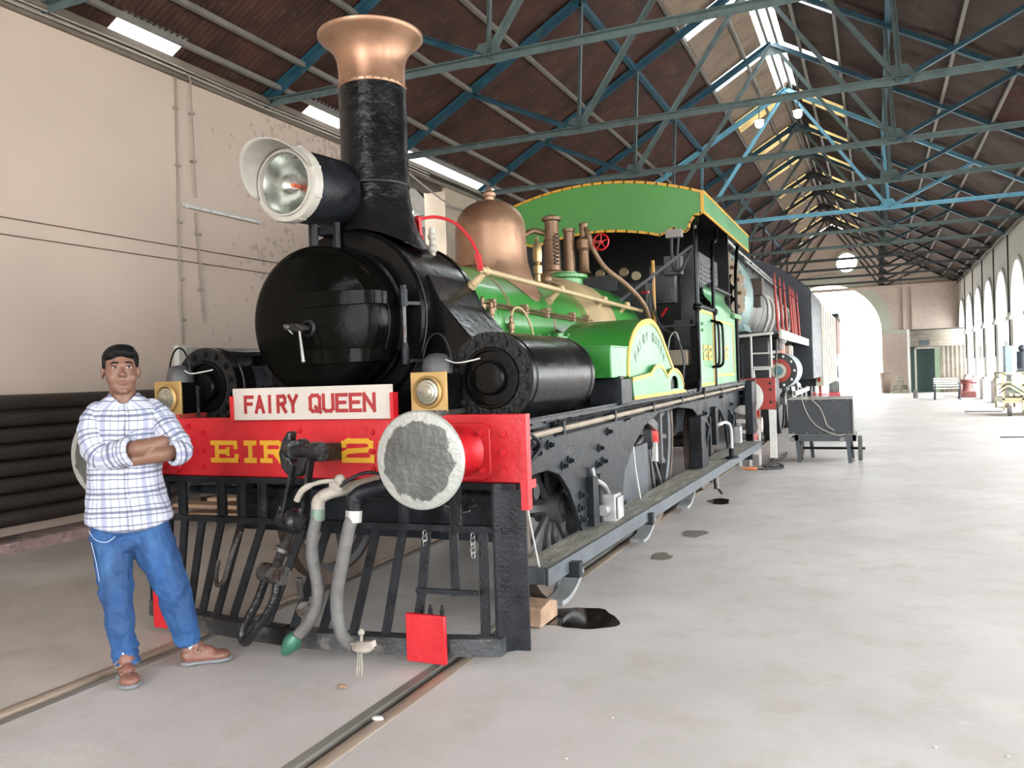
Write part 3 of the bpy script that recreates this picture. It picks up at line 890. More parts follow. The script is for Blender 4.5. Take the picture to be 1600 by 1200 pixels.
# ---- chimney with flared copper cap
XH, YH = XC + .01, 4.62
base = []
chp = [(.30, 2.36), (.272, 2.42), (.245, 2.50), (.228, 2.60), (.222, 2.74), (.219, 2.745), (.212, 3.385)]
CH = MB()
# saddle flange that follows the barrel
n = 48; rings = [(.335, 0), (.325, .012), (.295, .04), (.268, .09), (.243, .17), (.226, .27), (.219, .36)]
vs = []
for r, up in rings:
    for i in range(n):
        u = 2 * PI * i / n; x = math.cos(u) * r; y = math.sin(u) * r * .92
        zs = ZB + math.sqrt(max(.001, (RS + .004) ** 2 - min(x * x, .115)))
        f_ = min(1, up / .36)
        z = lerp(zs, 2.745, f_)
        vs.append((XH + x, YH + y, z))
fs = [(j * n + i, j * n + (i + 1) % n, (j + 1) * n + (i + 1) % n, (j + 1) * n + i) for j in range(len(rings) - 1) for i in range(n)]
CH.add(vs, fs)
CHB = mat('rough_chimney_black', (.006, .006, .006), .26, var=.3, scale=4, bump=.45, bscale=16, rvar=.1, spec=.25)
CHO = CH.build('chimney', CHB, LOCO, sharp=60)
MB().lathe([(.219, 2.742), (.217, 2.75), (.216, 3.37), (.205, 3.385)], (XH, YH, 0), 'z', 48).build('barrel', CHB, CHO)
MB().lathe([(.221, 2.738), (.223, 2.742), (.223, 2.752), (.219, 2.756)], (XH, YH, 0), 'z', 48).build('joint_band', BLACKW, CHO)
CAP = MB().lathe([(.212, 3.375), (.216, 3.38), (.213, 3.40), (.214, 3.50), (.222, 3.56), (.245, 3.615), (.285, 3.66), (.325, 3.69), (.338, 3.705), (.338, 3.72),
                  (.325, 3.725), (.28, 3.72), (.235, 3.70), (.19, 3.69), (.185, 3.4)], (XH, YH, 0), 'z', 56).build('copper_cap', COPPER, CHO, label='flared copper chimney cap', sharp=60)
rm = MB().ball((0, 0, 0), .007, 6, 4).mesh('rivet', BRONZE)
for k in range(26):
    u = 2 * PI * k / 26
    link('rivet', rm, CHO, (XH + .218 * math.cos(u), YH + .218 * math.sin(u), 3.388))

# ---- headlight
hc = V((-3.13, 3.96, 2.665)); hd = V((-.02, -1, -.05)).normalized()
hb = MB()
zax = -hd; xa = zax.cross(V((0, 0, 1))).normalized(); ya = xa.cross(zax)


def HL(prof, n=40, a0=0, a1=2 * PI):
    mb = MB().lathe(prof, (0, 0, 0), 'z', n, a0, a1)
    mb.v = [tuple(hc + xa * p[0] + ya * p[1] + zax * p[2]) for p in mb.v]; return mb


RH = .215
HO = HL([(RH, .04), (RH, .44), (RH - .01, .455), (.1, .46), (0, .46)]).build('headlight', BLACKW, LOCO, label='large cylindrical headlight with cream rim and visor')
HL([(RH - .042, .01), (RH - .038, -.012), (RH - .02, -.016), (RH + .004, -.01), (RH + .012, .01), (RH + .012, .05), (RH, .055)]).build('rim', CREAM, HO)
HL([(RH - .024, -.016), (RH - .026, -.03), (RH - .036, -.03), (RH - .038, -.01)]).build('inner_ring', CREAM, HO)
HL([(RH - .036, .0), (.14, .03), (.10, .09), (.05, .14), (.012, .155)]).build('reflector', mat('silvered_reflector', (.50, .51, .48), .25, 1.0, var=.05), HO)
HL([(0, .07), (.012, .075), (.014, .10), (.012, .15)], 12).build('bulb', mat('orange_bulb', (.75, .12, .03), .4), HO)
HL([(RH - .037, -.004), (.12, -.012), (.06, -.018), (0, -.02)]).build('lens', glass('headlight_glass', (.97, .99, .97), .02, 1.2), HO)
# visor: curved sheet over the top half, deepest at the crown
vm = MB(); nA, nB = 20, 6; r0 = RH - .015
for i in range(nA + 1):
    u = lerp(math.radians(20), math.radians(200), i / nA)
    dpt = .20 * (.18 + .82 * math.sin(PI * i / nA)) if 0 < i < nA else .02
    for j in range(nB + 1):
        t = j / nB; p = hc + xa * (r0 + .02 * t) * math.cos(u) + ya * (r0 + .03 * t) * math.sin(u) + zax * (-.01 - dpt * t)
        vm.v.append(tuple(p))
for i in range(nA):
    for j in range(nB):
        a = i * (nB + 1) + j; vm.f.append((a, a + 1, a + nB + 2, a + nB + 1))
vm.build('visor', CREAM, HO, sharp=70, solid=.004)
for k in range(8):
    u = math.radians(20 + 45 * k); p = hc + xa * (RH + .006) * math.cos(u) + ya * (RH + .006) * math.sin(u)
    MB().bar(p, p + zax * .05, .02, .014).ball(p + zax * .02, .012, 8, 6).build('clip', CREAM, HO)
MB().box(hc.x - .0, hc.x + .10, 4.22, 4.42, 2.40, 2.45).cyl((hc.x, 4.2, 2.3), (hc.x, 4.2, 2.48), .03, n=10).cyl((hc.x + .1, 4.3, 2.3), (hc.x + .1, 4.3, 2.48), .025, n=10).build('stand', BLACKW, HO)

# ---- cylinders
RC = .258
cb_me = None
for s, xc_ in ((1, -1.965), (-1, -4.03)):
    yc0, yc1 = 4.20, 5.28
    c = MB().lathe([(RC, yc0), (RC, yc0 + .045), (RC - .006, yc0 + .05), (RC - .006, yc0 + .07), (RC + .002, yc0 + .075), (RC + .002, yc1 - .09), (RC - .008, yc1 - .085), (RC - .008, yc1 - .05), (RC, yc1 - .045), (RC, yc1), (.1, yc1)], (xc_, 0, 1.49), 'y', 56)
    CY = c.build('cylinder', mat('cylinder_black', (.005, .005, .006), .22, var=.3, scale=4, bump=.12, bscale=12, spec=.25), LOCO)
    MB().lathe([(RC, yc0), (.175, yc0 - .002), (.165, yc0 + .012), (.15, yc0 + .014)], (xc_, 0, 1.49), 'y', 48).build('cover_flange', mat('cover_sooty_black', (.007, .006, .005), .4, spec=.2, var=.4, scale=20, bump=.5, bscale=50), CY)
    MB().lathe([(.172, yc0 + .012), (.168, yc0 - .008), (.155, yc0 - .008), (.15, yc0 + .012), (.098, yc0 + .012), (.094, yc0 - .03), (.084, yc0 - .04), (0, yc0 - .044)], (xc_, 0, 1.49), 'y', 48).build('cover_boss', BLACK, CY)
    if cb_me is None:
        cb_me = MB().lathe([(.026, 0), (.026, -.006)], (0, 0, 0), 'y', 12).hexbolt((0, -.006, 0), (0, -1, 0), .019, .018).mesh('stud', BLACKW)
    for k in range(14):
        u = 2 * PI * (k + .5) / 14
        link('stud', cb_me, CY, (xc_ + .214 * math.cos(u), yc0, 1.49 + .214 * math.sin(u)))
    MB().cyl((xc_, yc1, 1.36), (xc_, 6.2, 1.36), .032, n=14).build('piston_rod', BRONZE, CY)
    MB().cyl((xc_, yc1 - .02, 1.36), (xc_, yc1 + .1, 1.36), .07, .05, n=16).build('gland', IRON, CY)
    for zz in (1.50, 1.40):
        MB().bar((xc_ + s * .02, yc1, zz), (xc_ + s * .02, 6.7, zz - .01), .06, .05 if zz > 1.45 else .035).build('slide_bar', IRON, CY)
    MB().box(xc_ - .06, xc_ + .09, 6.05, 6.3, 1.33, 1.56).build('crosshead', IRON, CY, bevel=.01)
    MB().bar((xc_ + s * .05, 6.2, 1.40), (xc_ + s * .05, 7.8, .95), .04, .08).build('connecting_rod', IRON, CY)

# ---- boiler
RB = .47
YB0, YB1 = 5.08, 8.55
BO = MB().lathe([(RB - .02, YB0), (RB, YB0 + .01), (RB, YB1)], (XC, 0, ZB), 'y', 72).build('boiler', GREEN, LOCO, label='green boiler barrel with brown bands')
for yy in (YB0 + .03, 5.72, 6.62, 7.45):
    MB().lathe([(RB, yy - .02), (RB + .005, yy - .018), (RB + .005, yy + .018), (RB, yy + .02)], (XC, 0, ZB), 'y', 72).build('boiler_band', mat('brown_band', (.18, .13, .07), .4, .2) if yy > 5.2 else TAN, BO)
# raised firebox casing with tan ring
FB = MB().lathe([(RB, 7.62), (RB + .09, 7.66), (RB + .10, 7.70), (RB + .10, 9.15), (.1, 9.16)], (XC, 0, ZB), 'y', 64).build('firebox', GREEN, LOCO)
MB().lathe([(RB - .0, 7.60), (RB + .102, 7.655), (RB + .107, 7.66), (RB + .107, 8.15), (RB + .10, 8.16)], (XC, 0, ZB), 'y', 64).build('tan_ring', TAN, FB)
MB().box(XC - .56, XC + .56, 7.7, 9.12, 1.28, ZB).build('firebox_side', GREEN, FB)

# ---- dome
XDm, YDm = XC + .02, 6.35
dome = [(.40, 2.24), (.36, 2.30), (.325, 2.37), (.305, 2.45), (.298, 2.55), (.295, 2.72)]
for k in range(1, 9):
    a = k / 8 * PI / 2
    dome.append((.07 + .225 * math.cos(a), 2.72 + .235 * math.sin(a)))
dome += [(.04, 2.975), (.04, 3.0), (.055, 3.005), (.055, 3.03), (.03, 3.05), (.022, 3.08), (0, 3.082)]
mb = MB().lathe(dome, (XDm, YDm, 0), 'z', 56)
n = 56
for i in range(n):      # let the skirt follow the barrel
    x, y, z = mb.v[i]; mb.v[i] = (x, y, ZB + math.sqrt(max(.01, (RB + .004) ** 2 - (x - XC) ** 2)))
for i in range(n, 2 * n):
    x, y, z = mb.v[i]; mb.v[i] = (x, y, ZB + math.sqrt(max(.01, (RB + .05) ** 2 - (x - XC) ** 2)))
mb.build('steam_dome', COPPER, LOCO, label='tall round-topped copper steam dome', sharp=45)

# ---- boiler fittings on the right side
HRX, HRZ = -2.37, 2.205
HR = MB().cyl((HRX, 4.98, HRZ), (HRX + .02, 9.0, HRZ - .04), .02, n=12).build('handrail', TAN, LOCO, label='tan painted boiler handrail')
for yy in (5.05, 6.5, 7.7, 8.5):
    MB().cyl((HRX, yy, HRZ), (HRX - .09, yy - .02, HRZ - .085), .02, .026, n=10).ball((HRX, yy, HRZ), .032, 12, 8).cyl((HRX - .09, yy - .02, HRZ - .085), (HRX - .11, yy - .02, HRZ - .10), .034, n=12).build('rail_pillar', TAN, HR)
RR = MB().tube(spline([(-2.74, 4.84, 2.56), (-2.66, 4.92, 2.575), (-2.55, 4.97, 2.53), (-2.46, 4.99, 2.43), (-2.41, 4.99, 2.34), (-2.385, 4.99, 2.27)], 6), .011, 8).build('whistle_rod', RED, LOCO, label='bent red control rod')
MB().bar((-2.755, 4.83, 2.56), (-2.75, 4.84, 2.43), .045, .02).ball((-2.75, 4.84, 2.43), .028, 12, 8).ball((-2.755, 4.83, 2.56), .022, 12, 8).build('lever', RED, RR)
MB().bar((-2.40, 4.985, 2.31), (-2.375, 4.985, 2.20), .04, .03).build('fork_end', RED, RR)
MB().cyl((-2.68, 4.88, 2.30), (-2.68, 4.88, 2.50), .02, n=10).ball((-2.68, 4.88, 2.36), .035, 10, 8).ball((-2.68, 4.88, 2.44), .03, 10, 8).build('cream_valve', CREAM, LOCO)
# thin oil pipes
OP = MB()
for dz in (0, .025):
    OP.tube([(XC + .475, 5.2, 2.02 - dz), (XC + .48, 6.2, 2.01 - dz), (XC + .485, 7.6, 2.0 - dz)], .008, 6)
OP = OP.build('oil_pipe', BRONZE, LOCO)
for yy in (5.35, 5.95, 6.4, 7.05, 7.45):
    MB().box(XC + .45, XC + .50, yy - .02, yy + .02, 1.965, 2.045).ball((XC + .49, yy, 2.005), .022, 8, 6).build('pipe_clip', BRONZE, OP)


def fitting(x, y, z, h=.16, mat_=BRONZE, parent=LOCO, nm='oil_check_valve', r=.022):
    p = [(r * .8, 0), (r * .8, h * .1), (r * 1.3, h * .12), (r * 1.3, h * .3), (r * .8, h * .33), (r * .8, h * .48), (r * 1.2, h * .5), (r * 1.2, h * .72), (r * .6, h * .76), (r * .6, h * .92), (0, h)]
    return MB().lathe(p, (x, y, z), 'z', 12).build(nm, mat_, parent)


fitting(XC + .47, 5.20, 1.84, .22); fitting(XC + .49, 5.30, 1.83, .20); fitting(XC + .50, 5.62, 1.74, .20)
MB().tube(spline([(XC + .50, 5.62, 1.94), (XC + .52, 5.66, 2.0), (XC + .53, 5.80, 1.98), (XC + .54, 5.93, 1.84), (XC + .55, 5.95, 1.68)], 6), .009, 7).build('copper_pipe', TAN, LOCO)
# feed clack valve on the barrel side
MB().cyl((XC + .44, 6.15, 1.72), (XC + .52, 6.15, 1.72), .10, n=24).cyl((XC + .52, 6.15, 1.72), (XC + .60, 6.15, 1.72), .035, n=12).ball((XC + .61, 6.15, 1.72), .04, 12, 8).build('clack_valve', PGREEN, LOCO)
CK = MB().lathe([(.06, 0), (.06, .1), (.10, .1), (.10, .14), (.05, .14), (.05, .17)], (XC + .60, 6.35, 1.66), 'z', 20).build('feed_pump_body', GREEN, LOCO)
for k in range(5):
    u = 2 * PI * k / 5; MB().hexbolt((XC + .60 + .08 * math.cos(u), 6.35 + .08 * math.sin(u), 1.80), (0, 0, 1), .014, .015).build('bolt', GREEN, CK)
fitting(XC + .62, 6.75, 1.66, .13, BRONZE, LOCO, 'drain_cock')
# safety valve column, steam pipe and injectors on the firebox
SV = MB().lathe([(.20, 2.40), (.20, 2.46), (.25, 2.47), (.25, 2.50), (.16, 2.52), (.16, 2.53)], (XC + .04, 8.05, 0), 'z', 24).build('valve_base', GREEN, LOCO)
V1 = MB().lathe([(.12, 2.50), (.12, 2.54), (.085, 2.56), (.08, 2.86), (.09, 2.865), (.09, 2.88), (.075, 2.885), (.07, 3.06), (.10, 3.07), (.10, 3.10), (.05, 3.12), (0, 3.12)], (XC - .05, 8.0, 0), 'z', 20).build('safety_valve', BRONZE, LOCO, label='brown bronze safety valve column')
MB().lathe([(.06, 2.54), (.055, 2.95), (.065, 2.96), (.065, 2.99), (0, 3.0)], (XC + .09, 8.12, 0), 'z', 16).build('second_column', BRONZE, V1)
MB().lathe([(.07, 2.52), (.05, 2.56), (.05, 2.75), (.075, 2.78), (.075, 2.86), (.04, 2.9), (.04, 3.0), (.05, 3.03), (0, 3.05)], (XC + .24, 8.15, 0), 'z', 16).build('stop_valve_body', BRONZE, V1)
MB().tube([(XC + .03 + .028 * math.cos(k * .9), 8.0 - .1 + .028 * math.sin(k * .9) * .5, 2.6 + k * .0055) for k in range(60)], .006, 5).build('spring', IRON, V1)
MB().tube(spline([(XC - .13, 8.0, 2.95), (XC - .24, 7.92, 2.97), (XC - .34, 7.8, 2.86), (XC - .36, 7.6, 2.62), (XC - .34, 7.45, 2.40)], 6), .03, 10).build('steam_pipe', BRONZE, LOCO)
MB().tube(spline([(XC + .24, 8.15, 3.0), (XC + .30, 8.12, 2.93), (XC + .34, 8.15, 2.76), (XC + .42, 8.28, 2.58), (XC + .56, 8.55, 2.42), (XC + .68, 8.8, 2.22), (XC + .72, 8.95, 2.0)], 7), .026, 10).build('delivery_pipe', BRONZE, LOCO)
HW = MB().lathe([(.078, -.008), (.088, 0), (.078, .008), (.070, 0), (.078, -.008)], (XC + .44, 8.1, 2.82), 'y', 24)
for k in range(5):
    u = 2 * PI * k / 5 + .3; HW.cyl((XC + .44, 8.1, 2.82), (XC + .44 + .075 * math.cos(u), 8.1, 2.82 + .075 * math.sin(u)), .007, n=6)
HW.cyl((XC + .44, 8.08, 2.82), (XC + .44, 8.12, 2.82), .018, n=10).build('hand_wheel', RED, LOCO, label='small red spoked hand wheel')
MB().cyl((XC + .26, 8.15, 2.83), (XC + .44, 8.1, 2.82), .012, n=8).build('valve_spindle', BRONZE, LOCO)
# whistle between dome and valves
MB().lathe([(.05, 2.34), (.03, 2.36), (.03, 2.42), (.042, 2.43), (.042, 2.50), (.02, 2.52), (.04, 2.54), (.045, 2.62), (.038, 2.70), (.018, 2.73), (.016, 2.77), (0, 2.78)], (XC + .12, 7.15, 0), 'z', 16).build('brass_whistle', mat('brass', (.45, .33, .16), .35, .7, var=.2), LOCO)
MB().ball((XC + .18, 7.2, 2.38), .06, 12, 8).cyl((XC + .18, 7.2, 2.38), (XC + .30, 7.3, 2.33), .03, n=10).build('whistle_elbow', BRONZE, LOCO)

# ---- bottle left on the boiler top (a thing of its own)
BT = thing('water_bottle', (XC + .10, 6.86, 2.35), 'clear plastic water bottle with blue cap standing on the green boiler', 'bottle')
MB().lathe([(.028, 2.335), (.031, 2.345), (.031, 2.40), (.028, 2.405), (.031, 2.415), (.031, 2.46), (.025, 2.49), (.013, 2.515), (.013, 2.525), (0, 2.525)], (XC + .10, 6.86, .016), 'z', 20).build('bottle_body', glass('clear_plastic', (.9, .96, 1), .06, 1.3), BT)
MB().lathe([(.0318, 2.352), (.0318, 2.395)], (XC + .10, 6.86, .016), 'z', 20).build('wrapper', mat('pale_blue_wrapper', (.35, .55, .75), .4), BT)
MB().lathe([(.015, 2.52), (.015, 2.545), (0, 2.547)], (XC + .10, 6.86, .016), 'z', 14).build('cap', mat('blue_cap', (.05, .25, .6), .4), BT)
# ================================================================== FRAMES, WHEELS, RUNNING GEAR
XRF = -1.80      # right frame plate
fr = [(4.0, 1.23), (12.5, 1.30), (12.5, .98), (11.75, .93), (11.62, .50), (11.15, .46), (11.0, .78), (10.6, .98), (10.1, 1.04), (9.85, .95), (9.72, .50), (9.36, .50), (9.30, .95),
      (8.9, 1.08), (8.2, 1.13), (7.4, 1.12), (6.9, 1.04), (6.55, .92), (6.25, .74), (6.12, .48), (5.20, .46), (5.10, .60), (4.97, .76), (4.8, .88), (4.6, .93), (4.3, .93), (4.15, .91), (4.0, .93)]
for s in (1, -1):
    xx = XRF if s == 1 else 2 * XC - XRF
    FP = MB().prism(fr, 'x', xx - .03, xx).build('frame_plate', FRAMEB, LOCO, bevel=.004)
    if s == 1:
        bm_ = MB().cyl((0, 0, 0), (.012, 0, 0), .03, n=14).cyl((.012, 0, 0), (.03, 0, 0), .02, n=6).cyl((.03, 0, 0), (.045, 0, 0), .012, n=8).mesh('bolt', FRAMEB)
        for y, z in [(4.20, 1.03), (4.42, 1.05), (4.62, 1.08), (4.75, 1.19), (4.84, 1.18), (4.85, .78 + .15), (4.96, .80 + .15), (5.6, .97), (5.55, .86), (5.68, .87), (5.82, 1.07), (6.3, 1.14), (7.1, 1.18),
                     (5.15, .62), (5.18, .70), (5.18, .54), (8.6, 1.20), (9.5, 1.0), (9.55, .8), (11.4, 1.02), (11.5, .8), (4.08, 1.19), (4.3, 1.19), (10.6, 1.15), (12.2, 1.1)]:
            link('bolt', bm_, FP, (xx, y, z))
        for y0, y1, z0, z1 in ((5.30, 5.42, .47, .80), (5.45, 5.50, .47, .80), (9.40, 9.46, .5, .95), (9.62, 9.68, .5, .95), (11.2, 11.26, .5, .9), (11.5, 11.56, .5, .9)):
            MB().box(xx, xx + .05, y0, y1, z0, z1).build('horn_guide', FRAMEB, FP)
# running board with riveted angle and the long pipe clipped below it
RBD = MB().box(-4.15, -1.72, 4.02, 5.9, 1.235, 1.255).box(-4.15, -3.4, 5.9, 12.5, 1.25, 1.27).box(-2.4, -1.72, 5.9, 12.5, 1.245, 1.265).build('running_board', FRAMEB, LOCO)
for s in (1,):
    MB().prism([(4.0, 1.20), (12.5, 1.26), (12.5, 1.33), (4.0, 1.26)], 'x', -1.755, -1.735).build('valance', FRAMEB, RBD)
    for k in range(40):
        if k == 0: vm_ = MB().cyl((0, 0, 0), (.014, 0, 0), .013, .009, n=7).mesh('rivet', FRAMEB)
        link('rivet', vm_, RBD, (-1.735, 4.2 + k * .21, 1.232 + k * .0016))
PIPE = MB().tube([(-1.70, 4.06, 1.17), (-1.69, 4.6, 1.18), (-1.69, 6.5, 1.20), (-1.69, 9.0, 1.22), (-1.69, 11.9, 1.24)], .017, 8).build('train_pipe', mat('dusty_tan_pipe', (.26, .21, .16), .5, .3, var=.2), LOCO)
MB().tube([(-1.715, 4.5, 1.215), (-1.70, 6.5, 1.235), (-1.70, 9.0, 1.25), (-1.70, 11.9, 1.27)], .010, 6).build('thin_pipe', BLACKW, PIPE)
MB().tube([(-1.71, 4.5, 1.145), (-1.705, 6.5, 1.165), (-1.70, 9.0, 1.185), (-1.70, 11.9, 1.20)], .009, 6).build('thin_pipe', BLACKW, PIPE)
for y in (4.55, 5.6, 6.7, 7.8, 8.9, 10.0, 11.2):
    MB().box(-1.76, -1.67, y, y + .03, 1.15 + (y - 4.5) * .008, 1.225 + (y - 4.5) * .008).build('pipe_bracket', BLACKW, PIPE)
MB().cyl((-1.73, 4.02, 1.13), (-1.73, 4.28, 1.13), .035, n=12).cyl((-1.73, 4.08, 1.13), (-1.73, 4.12, 1.13), .05, n=6).cyl((-1.73, 4.2, 1.13), (-1.73, 4.24, 1.13), .05, n=6).build('pipe_union', BLACKW, PIPE)
MB().tube(spline([(-1.70, 4.06, 1.2), (-1.66, 4.15, 1.12), (-1.70, 4.08, 1.03)], 6), .012, 7).build('coupling_hose', BLACKW, PIPE)


def wheel(name, y, r, xc_, nsp, spokes_mat, s):
    """spoked wheel with flanged tyre; the tread stands on the rail"""
    W_ = MB().lathe([(r - .07, -.06), (r, -.06), (r, .05), (r + .025, .055), (r + .025, .075), (r - .07, .075), (r - .07, -.06)], (0, 0, 0), 'x', 56)
    if s == 1: W_.v = [(-x, a, b) for x, a, b in W_.v]
    rim = link(name, W_.mesh(name, mat('tyre_brown_steel', (.13, .095, .075), .5, .5, var=.3, scale=6)), LOCO, (xc_, y, r + .006))
    BASE[rim] = V((xc_, y, r + .006))
    P = V((xc_, y, r + .006))
    MB().lathe([(r - .12, -.035), (r - .07, -.05), (r - .07, .05), (r - .12, .035), (r - .12, -.035)], P, 'x', 48).build('wheel_rim', spokes_mat, rim)
    MB().cyl(P - V((.09, 0, 0)), P + V((.09, 0, 0)), r * .17, n=24).cyl(P - V((.11, 0, 0)), P + V((.11, 0, 0)), r * .09, n=20).build('hub', spokes_mat, rim)
    for k in range(nsp):
        u = 2 * PI * k / nsp + .12; d = V((0, math.cos(u), math.sin(u)))
        if k == 0:
            sm = MB(); sm.bar((0, 0, r * .15), (0, 0, r - .10), .045, .03, (1, 0, 0)); sm = sm.mesh('spoke', spokes_mat)
        link('spoke', sm, rim, P, (PI / 2 - u, 0, 0))
    return rim


SPK = mat('dusty_grey_spokes', (.075, .075, .078), .6, .2, var=.3, scale=6)
for s, xw in ((1, -2.03), (-1, -3.79)):
    wheel('leading_wheel', 5.22, .60, xw, 10, SPK, s)
    dw = wheel('driving_wheel', 7.80, .90, xw, 18, SPK, s)
    wheel('trailing_wheel', 10.42, .60, xw, 10, SPK, s)
    if s == 1:
        MB().lathe([(.0, .13), (.10, .13), (.12, .10), (.12, .05)], (xw, 7.80, .906), 'x', 24).build('crank_boss', mat('red_crank_boss', (.6, .05, .04), .5), dw)
        MB().bar((xw + .1, 7.8, .88), (xw + .1, 7.76, .64), .15, .04, (1, 0, 0)).build('crank_web', mat('white_crank_web', (.55, .55, .52), .5, var=.1), dw)
        MB().bar((xw + .13, 7.80, .62), (xw + .13, 7.78, 1.1), .05, .06).build('crank_pin_rod', SPK, dw)
for y, r in ((5.22, .6), (7.8, .9), (10.42, .6)):
    MB().cyl((-3.7, y, r + .006), (-2.1, y, r + .006), .075, n=16).build('axle', IRON, LOCO)
# inside frames, ashpan, dark belly
MB().box(-3.62, -3.58, 4.1, 12.4, .75, 1.24).build('inside_frame', FRAMEB, LOCO)
MB().box(-2.24, -2.20, 4.1, 12.4, .75, 1.24).build('inside_frame', FRAMEB, LOCO)
MB().box(-3.55, -2.26, 8.3, 9.9, .40, 1.5).build('ashpan', FRAMEB, LOCO)
MB().box(-3.5, -2.3, 5.9, 7.2, .62, 1.3).build('well_tank', FRAMEB, LOCO)
MB().box(-1.92, -1.87, 6.22, 6.62, .46, .98).build('guard_sheet', mat('blue_grey_sheet', (.05, .058, .068), .4, .2, var=.2), LOCO, bevel=.01)
MB().box(-1.94, -1.90, 6.6, 7.35, .40, .86).build('guard_sheet', MATS['blue_grey_sheet'], LOCO, bevel=.01)
MB().tube([(-1.84, 6.62, .98), (-1.83, 6.66, .7), (-1.82, 6.75, .44)], .007, 6).build('white_rod', WHITE, LOCO)
MB().tube([(-1.76, 4.12, .93), (-1.76, 4.22, .66), (-1.76, 4.32, .42)], .006, 6).build('white_rod', WHITE, LOCO)
MB().cyl((-1.83, 4.22, .86), (-1.72, 4.22, .86), .045, n=16).build('frame_boss', FRAMEB, LOCO)
# aluminium junction box on the frame
JB = MB().box(-1.79, -1.66, 5.50, 5.64, .47, .66).build('grey_box', mat('aluminium_box', (.34,.34,.33), .45, .5, var=.2, scale=12), LOCO, bevel=.008)
MB().box(-1.655, -1.64, 5.51, 5.63, .49, .64).cyl((-1.73, 5.49, .56), (-1.73, 5.42, .56), .04, n=12).build('box_lid', MATS['aluminium_box'], JB, bevel=.004)
MB().tube(spline([(-1.73, 5.56, .66), (-1.74, 5.5, .72), (-1.77, 5.40, .78), (-1.78, 5.36, .86)], 6), .018, 8).build('conduit', STEEL, JB)
JB2 = MB().box(-1.76, -1.66, 11.30, 11.44, .50, .72).build('grey_box', MATS['aluminium_box'], LOCO, bevel=.008)
MB().tube(spline([(-1.66, 9.62, .86), (-1.62, 9.9, .87), (-1.60, 10.1, .80), (-1.60, 10.15, .60), (-1.60, 10.15, .44)], 6), .018, 8).build('white_conduit', mat('pale_conduit', (.45, .45, .43), .5), LOCO)
MB().lathe([(.08, 0), (.08, .02), (.035, .03), (.035, .12), (0, .12)], (-1.60, 10.15, .425), 'z', 14).build('conduit_foot', BLACKW, LOCO)
MB().box(-1.86, -1.72, 8.95, 9.3, .44, 1.0).build('spring_hanger', BLACKW, LOCO, bevel=.01); MB().box(-1.82, -1.74, 9.95, 10.1, .6, 1.05).build('spring_hanger', BLACKW, LOCO, bevel=.01)
for y in (9.15, 10.9):
    MB().tube(spline([(-1.74, y, .95), (-1.70, y + .08, .86), (-1.72, y + .05, .7), (-1.75, y + .12, .55)], 5), .018, 7).build('hose', BLACKW, LOCO)

# ---- wide wooden footboard beside the wheels
WOOD = mat('grey_weathered_board', (.19, .178, .148), .8, var=.3, scale=6, bump=.5, bscale=30, stretch=(3, .5, 1), col2=(.32, .30, .25), thr=(.5, .68), pscale=5)
FTM = mat('grey_board_edge', (.075, .085, .095), .5, .2, var=.2, scale=6)
fbp = [(-1.90, 4.30), (-1.70, 4.30), (-1.565, 12.6), (-1.90, 12.6)]
FT = MB().prism(fbp, 'z', .395, .42).build('footboard', WOOD, LOCO, label='long dusty wooden footboard')
MB().prism([(-2.03, 4.28), (-1.70, 4.28), (-1.70, 4.31), (-2.03, 4.31)], 'z', .33, .422).build('footboard_end', FTM, FT)
MB().prism([(-1.705, 4.28), (-1.69, 4.28), (-1.555, 12.6), (-1.57, 12.6)], 'z', .325, .421).build('footboard_edge', FTM, FT)
for y in (4.6, 6.35, 8.9, 11.6):
    MB().box(-1.95, -1.62, y, y + .06, .30, .39).build('bracket', FRAMEB, FT)
MB().box(-1.74, -1.60, 11.9, 12.0, .22, .40).build('bracket', FRAMEB, FT)
MB().cyl((-1.68, 9.45, .36), (-1.66, 9.4, .16), .03, n=10).cyl((-1.66, 9.4, .2), (-1.62, 9.5, .10), .022, n=10).build('drain_pipe', IRON, FT)
# curved pale arcs standing in for wheel bottoms that show under the board
for yc, rr_ in ((4.95, .60), (6.95, .60), (8.75, .60)):
    sg = [(yc + (rr_ + .0) * math.sin(u), .64 - rr_ * math.cos(u)) for u in [math.radians(lerp(-6, 38, k / 12)) for k in range(13)]]
    sg += [(yc + (rr_ - .03) * math.sin(u), .64 - (rr_ - .03) * math.cos(u)) for u in [math.radians(lerp(38, -6, k / 12)) for k in range(13)]]
    MB().prism(sg, 'x', -1.96, -1.84).build('wheel_tread_arc', mat('pale_grey_tread', (.25, .26, .26), .5, .3, var=.2, scale=8), LOCO)

# ---- cow catcher
CC = thing('pilot_root', (0, 0, 0), None, None) if False else None
CB = MB().box(-4.24, -1.72, 3.93, 3.99, .905, .94).build('cowcatcher', BLACKW, LOCO, label='black barred cowcatcher')
MB().bar((-4.22, 3.95, .675), (-1.80, 3.95, .695), .05, .035).build('middle_bar', BLACKW, CB)


def cy(x):      # the bottom bar bows forward in the middle
    return 3.93 - .24 * (1 - ((x + 3.0) / 1.3) ** 2)


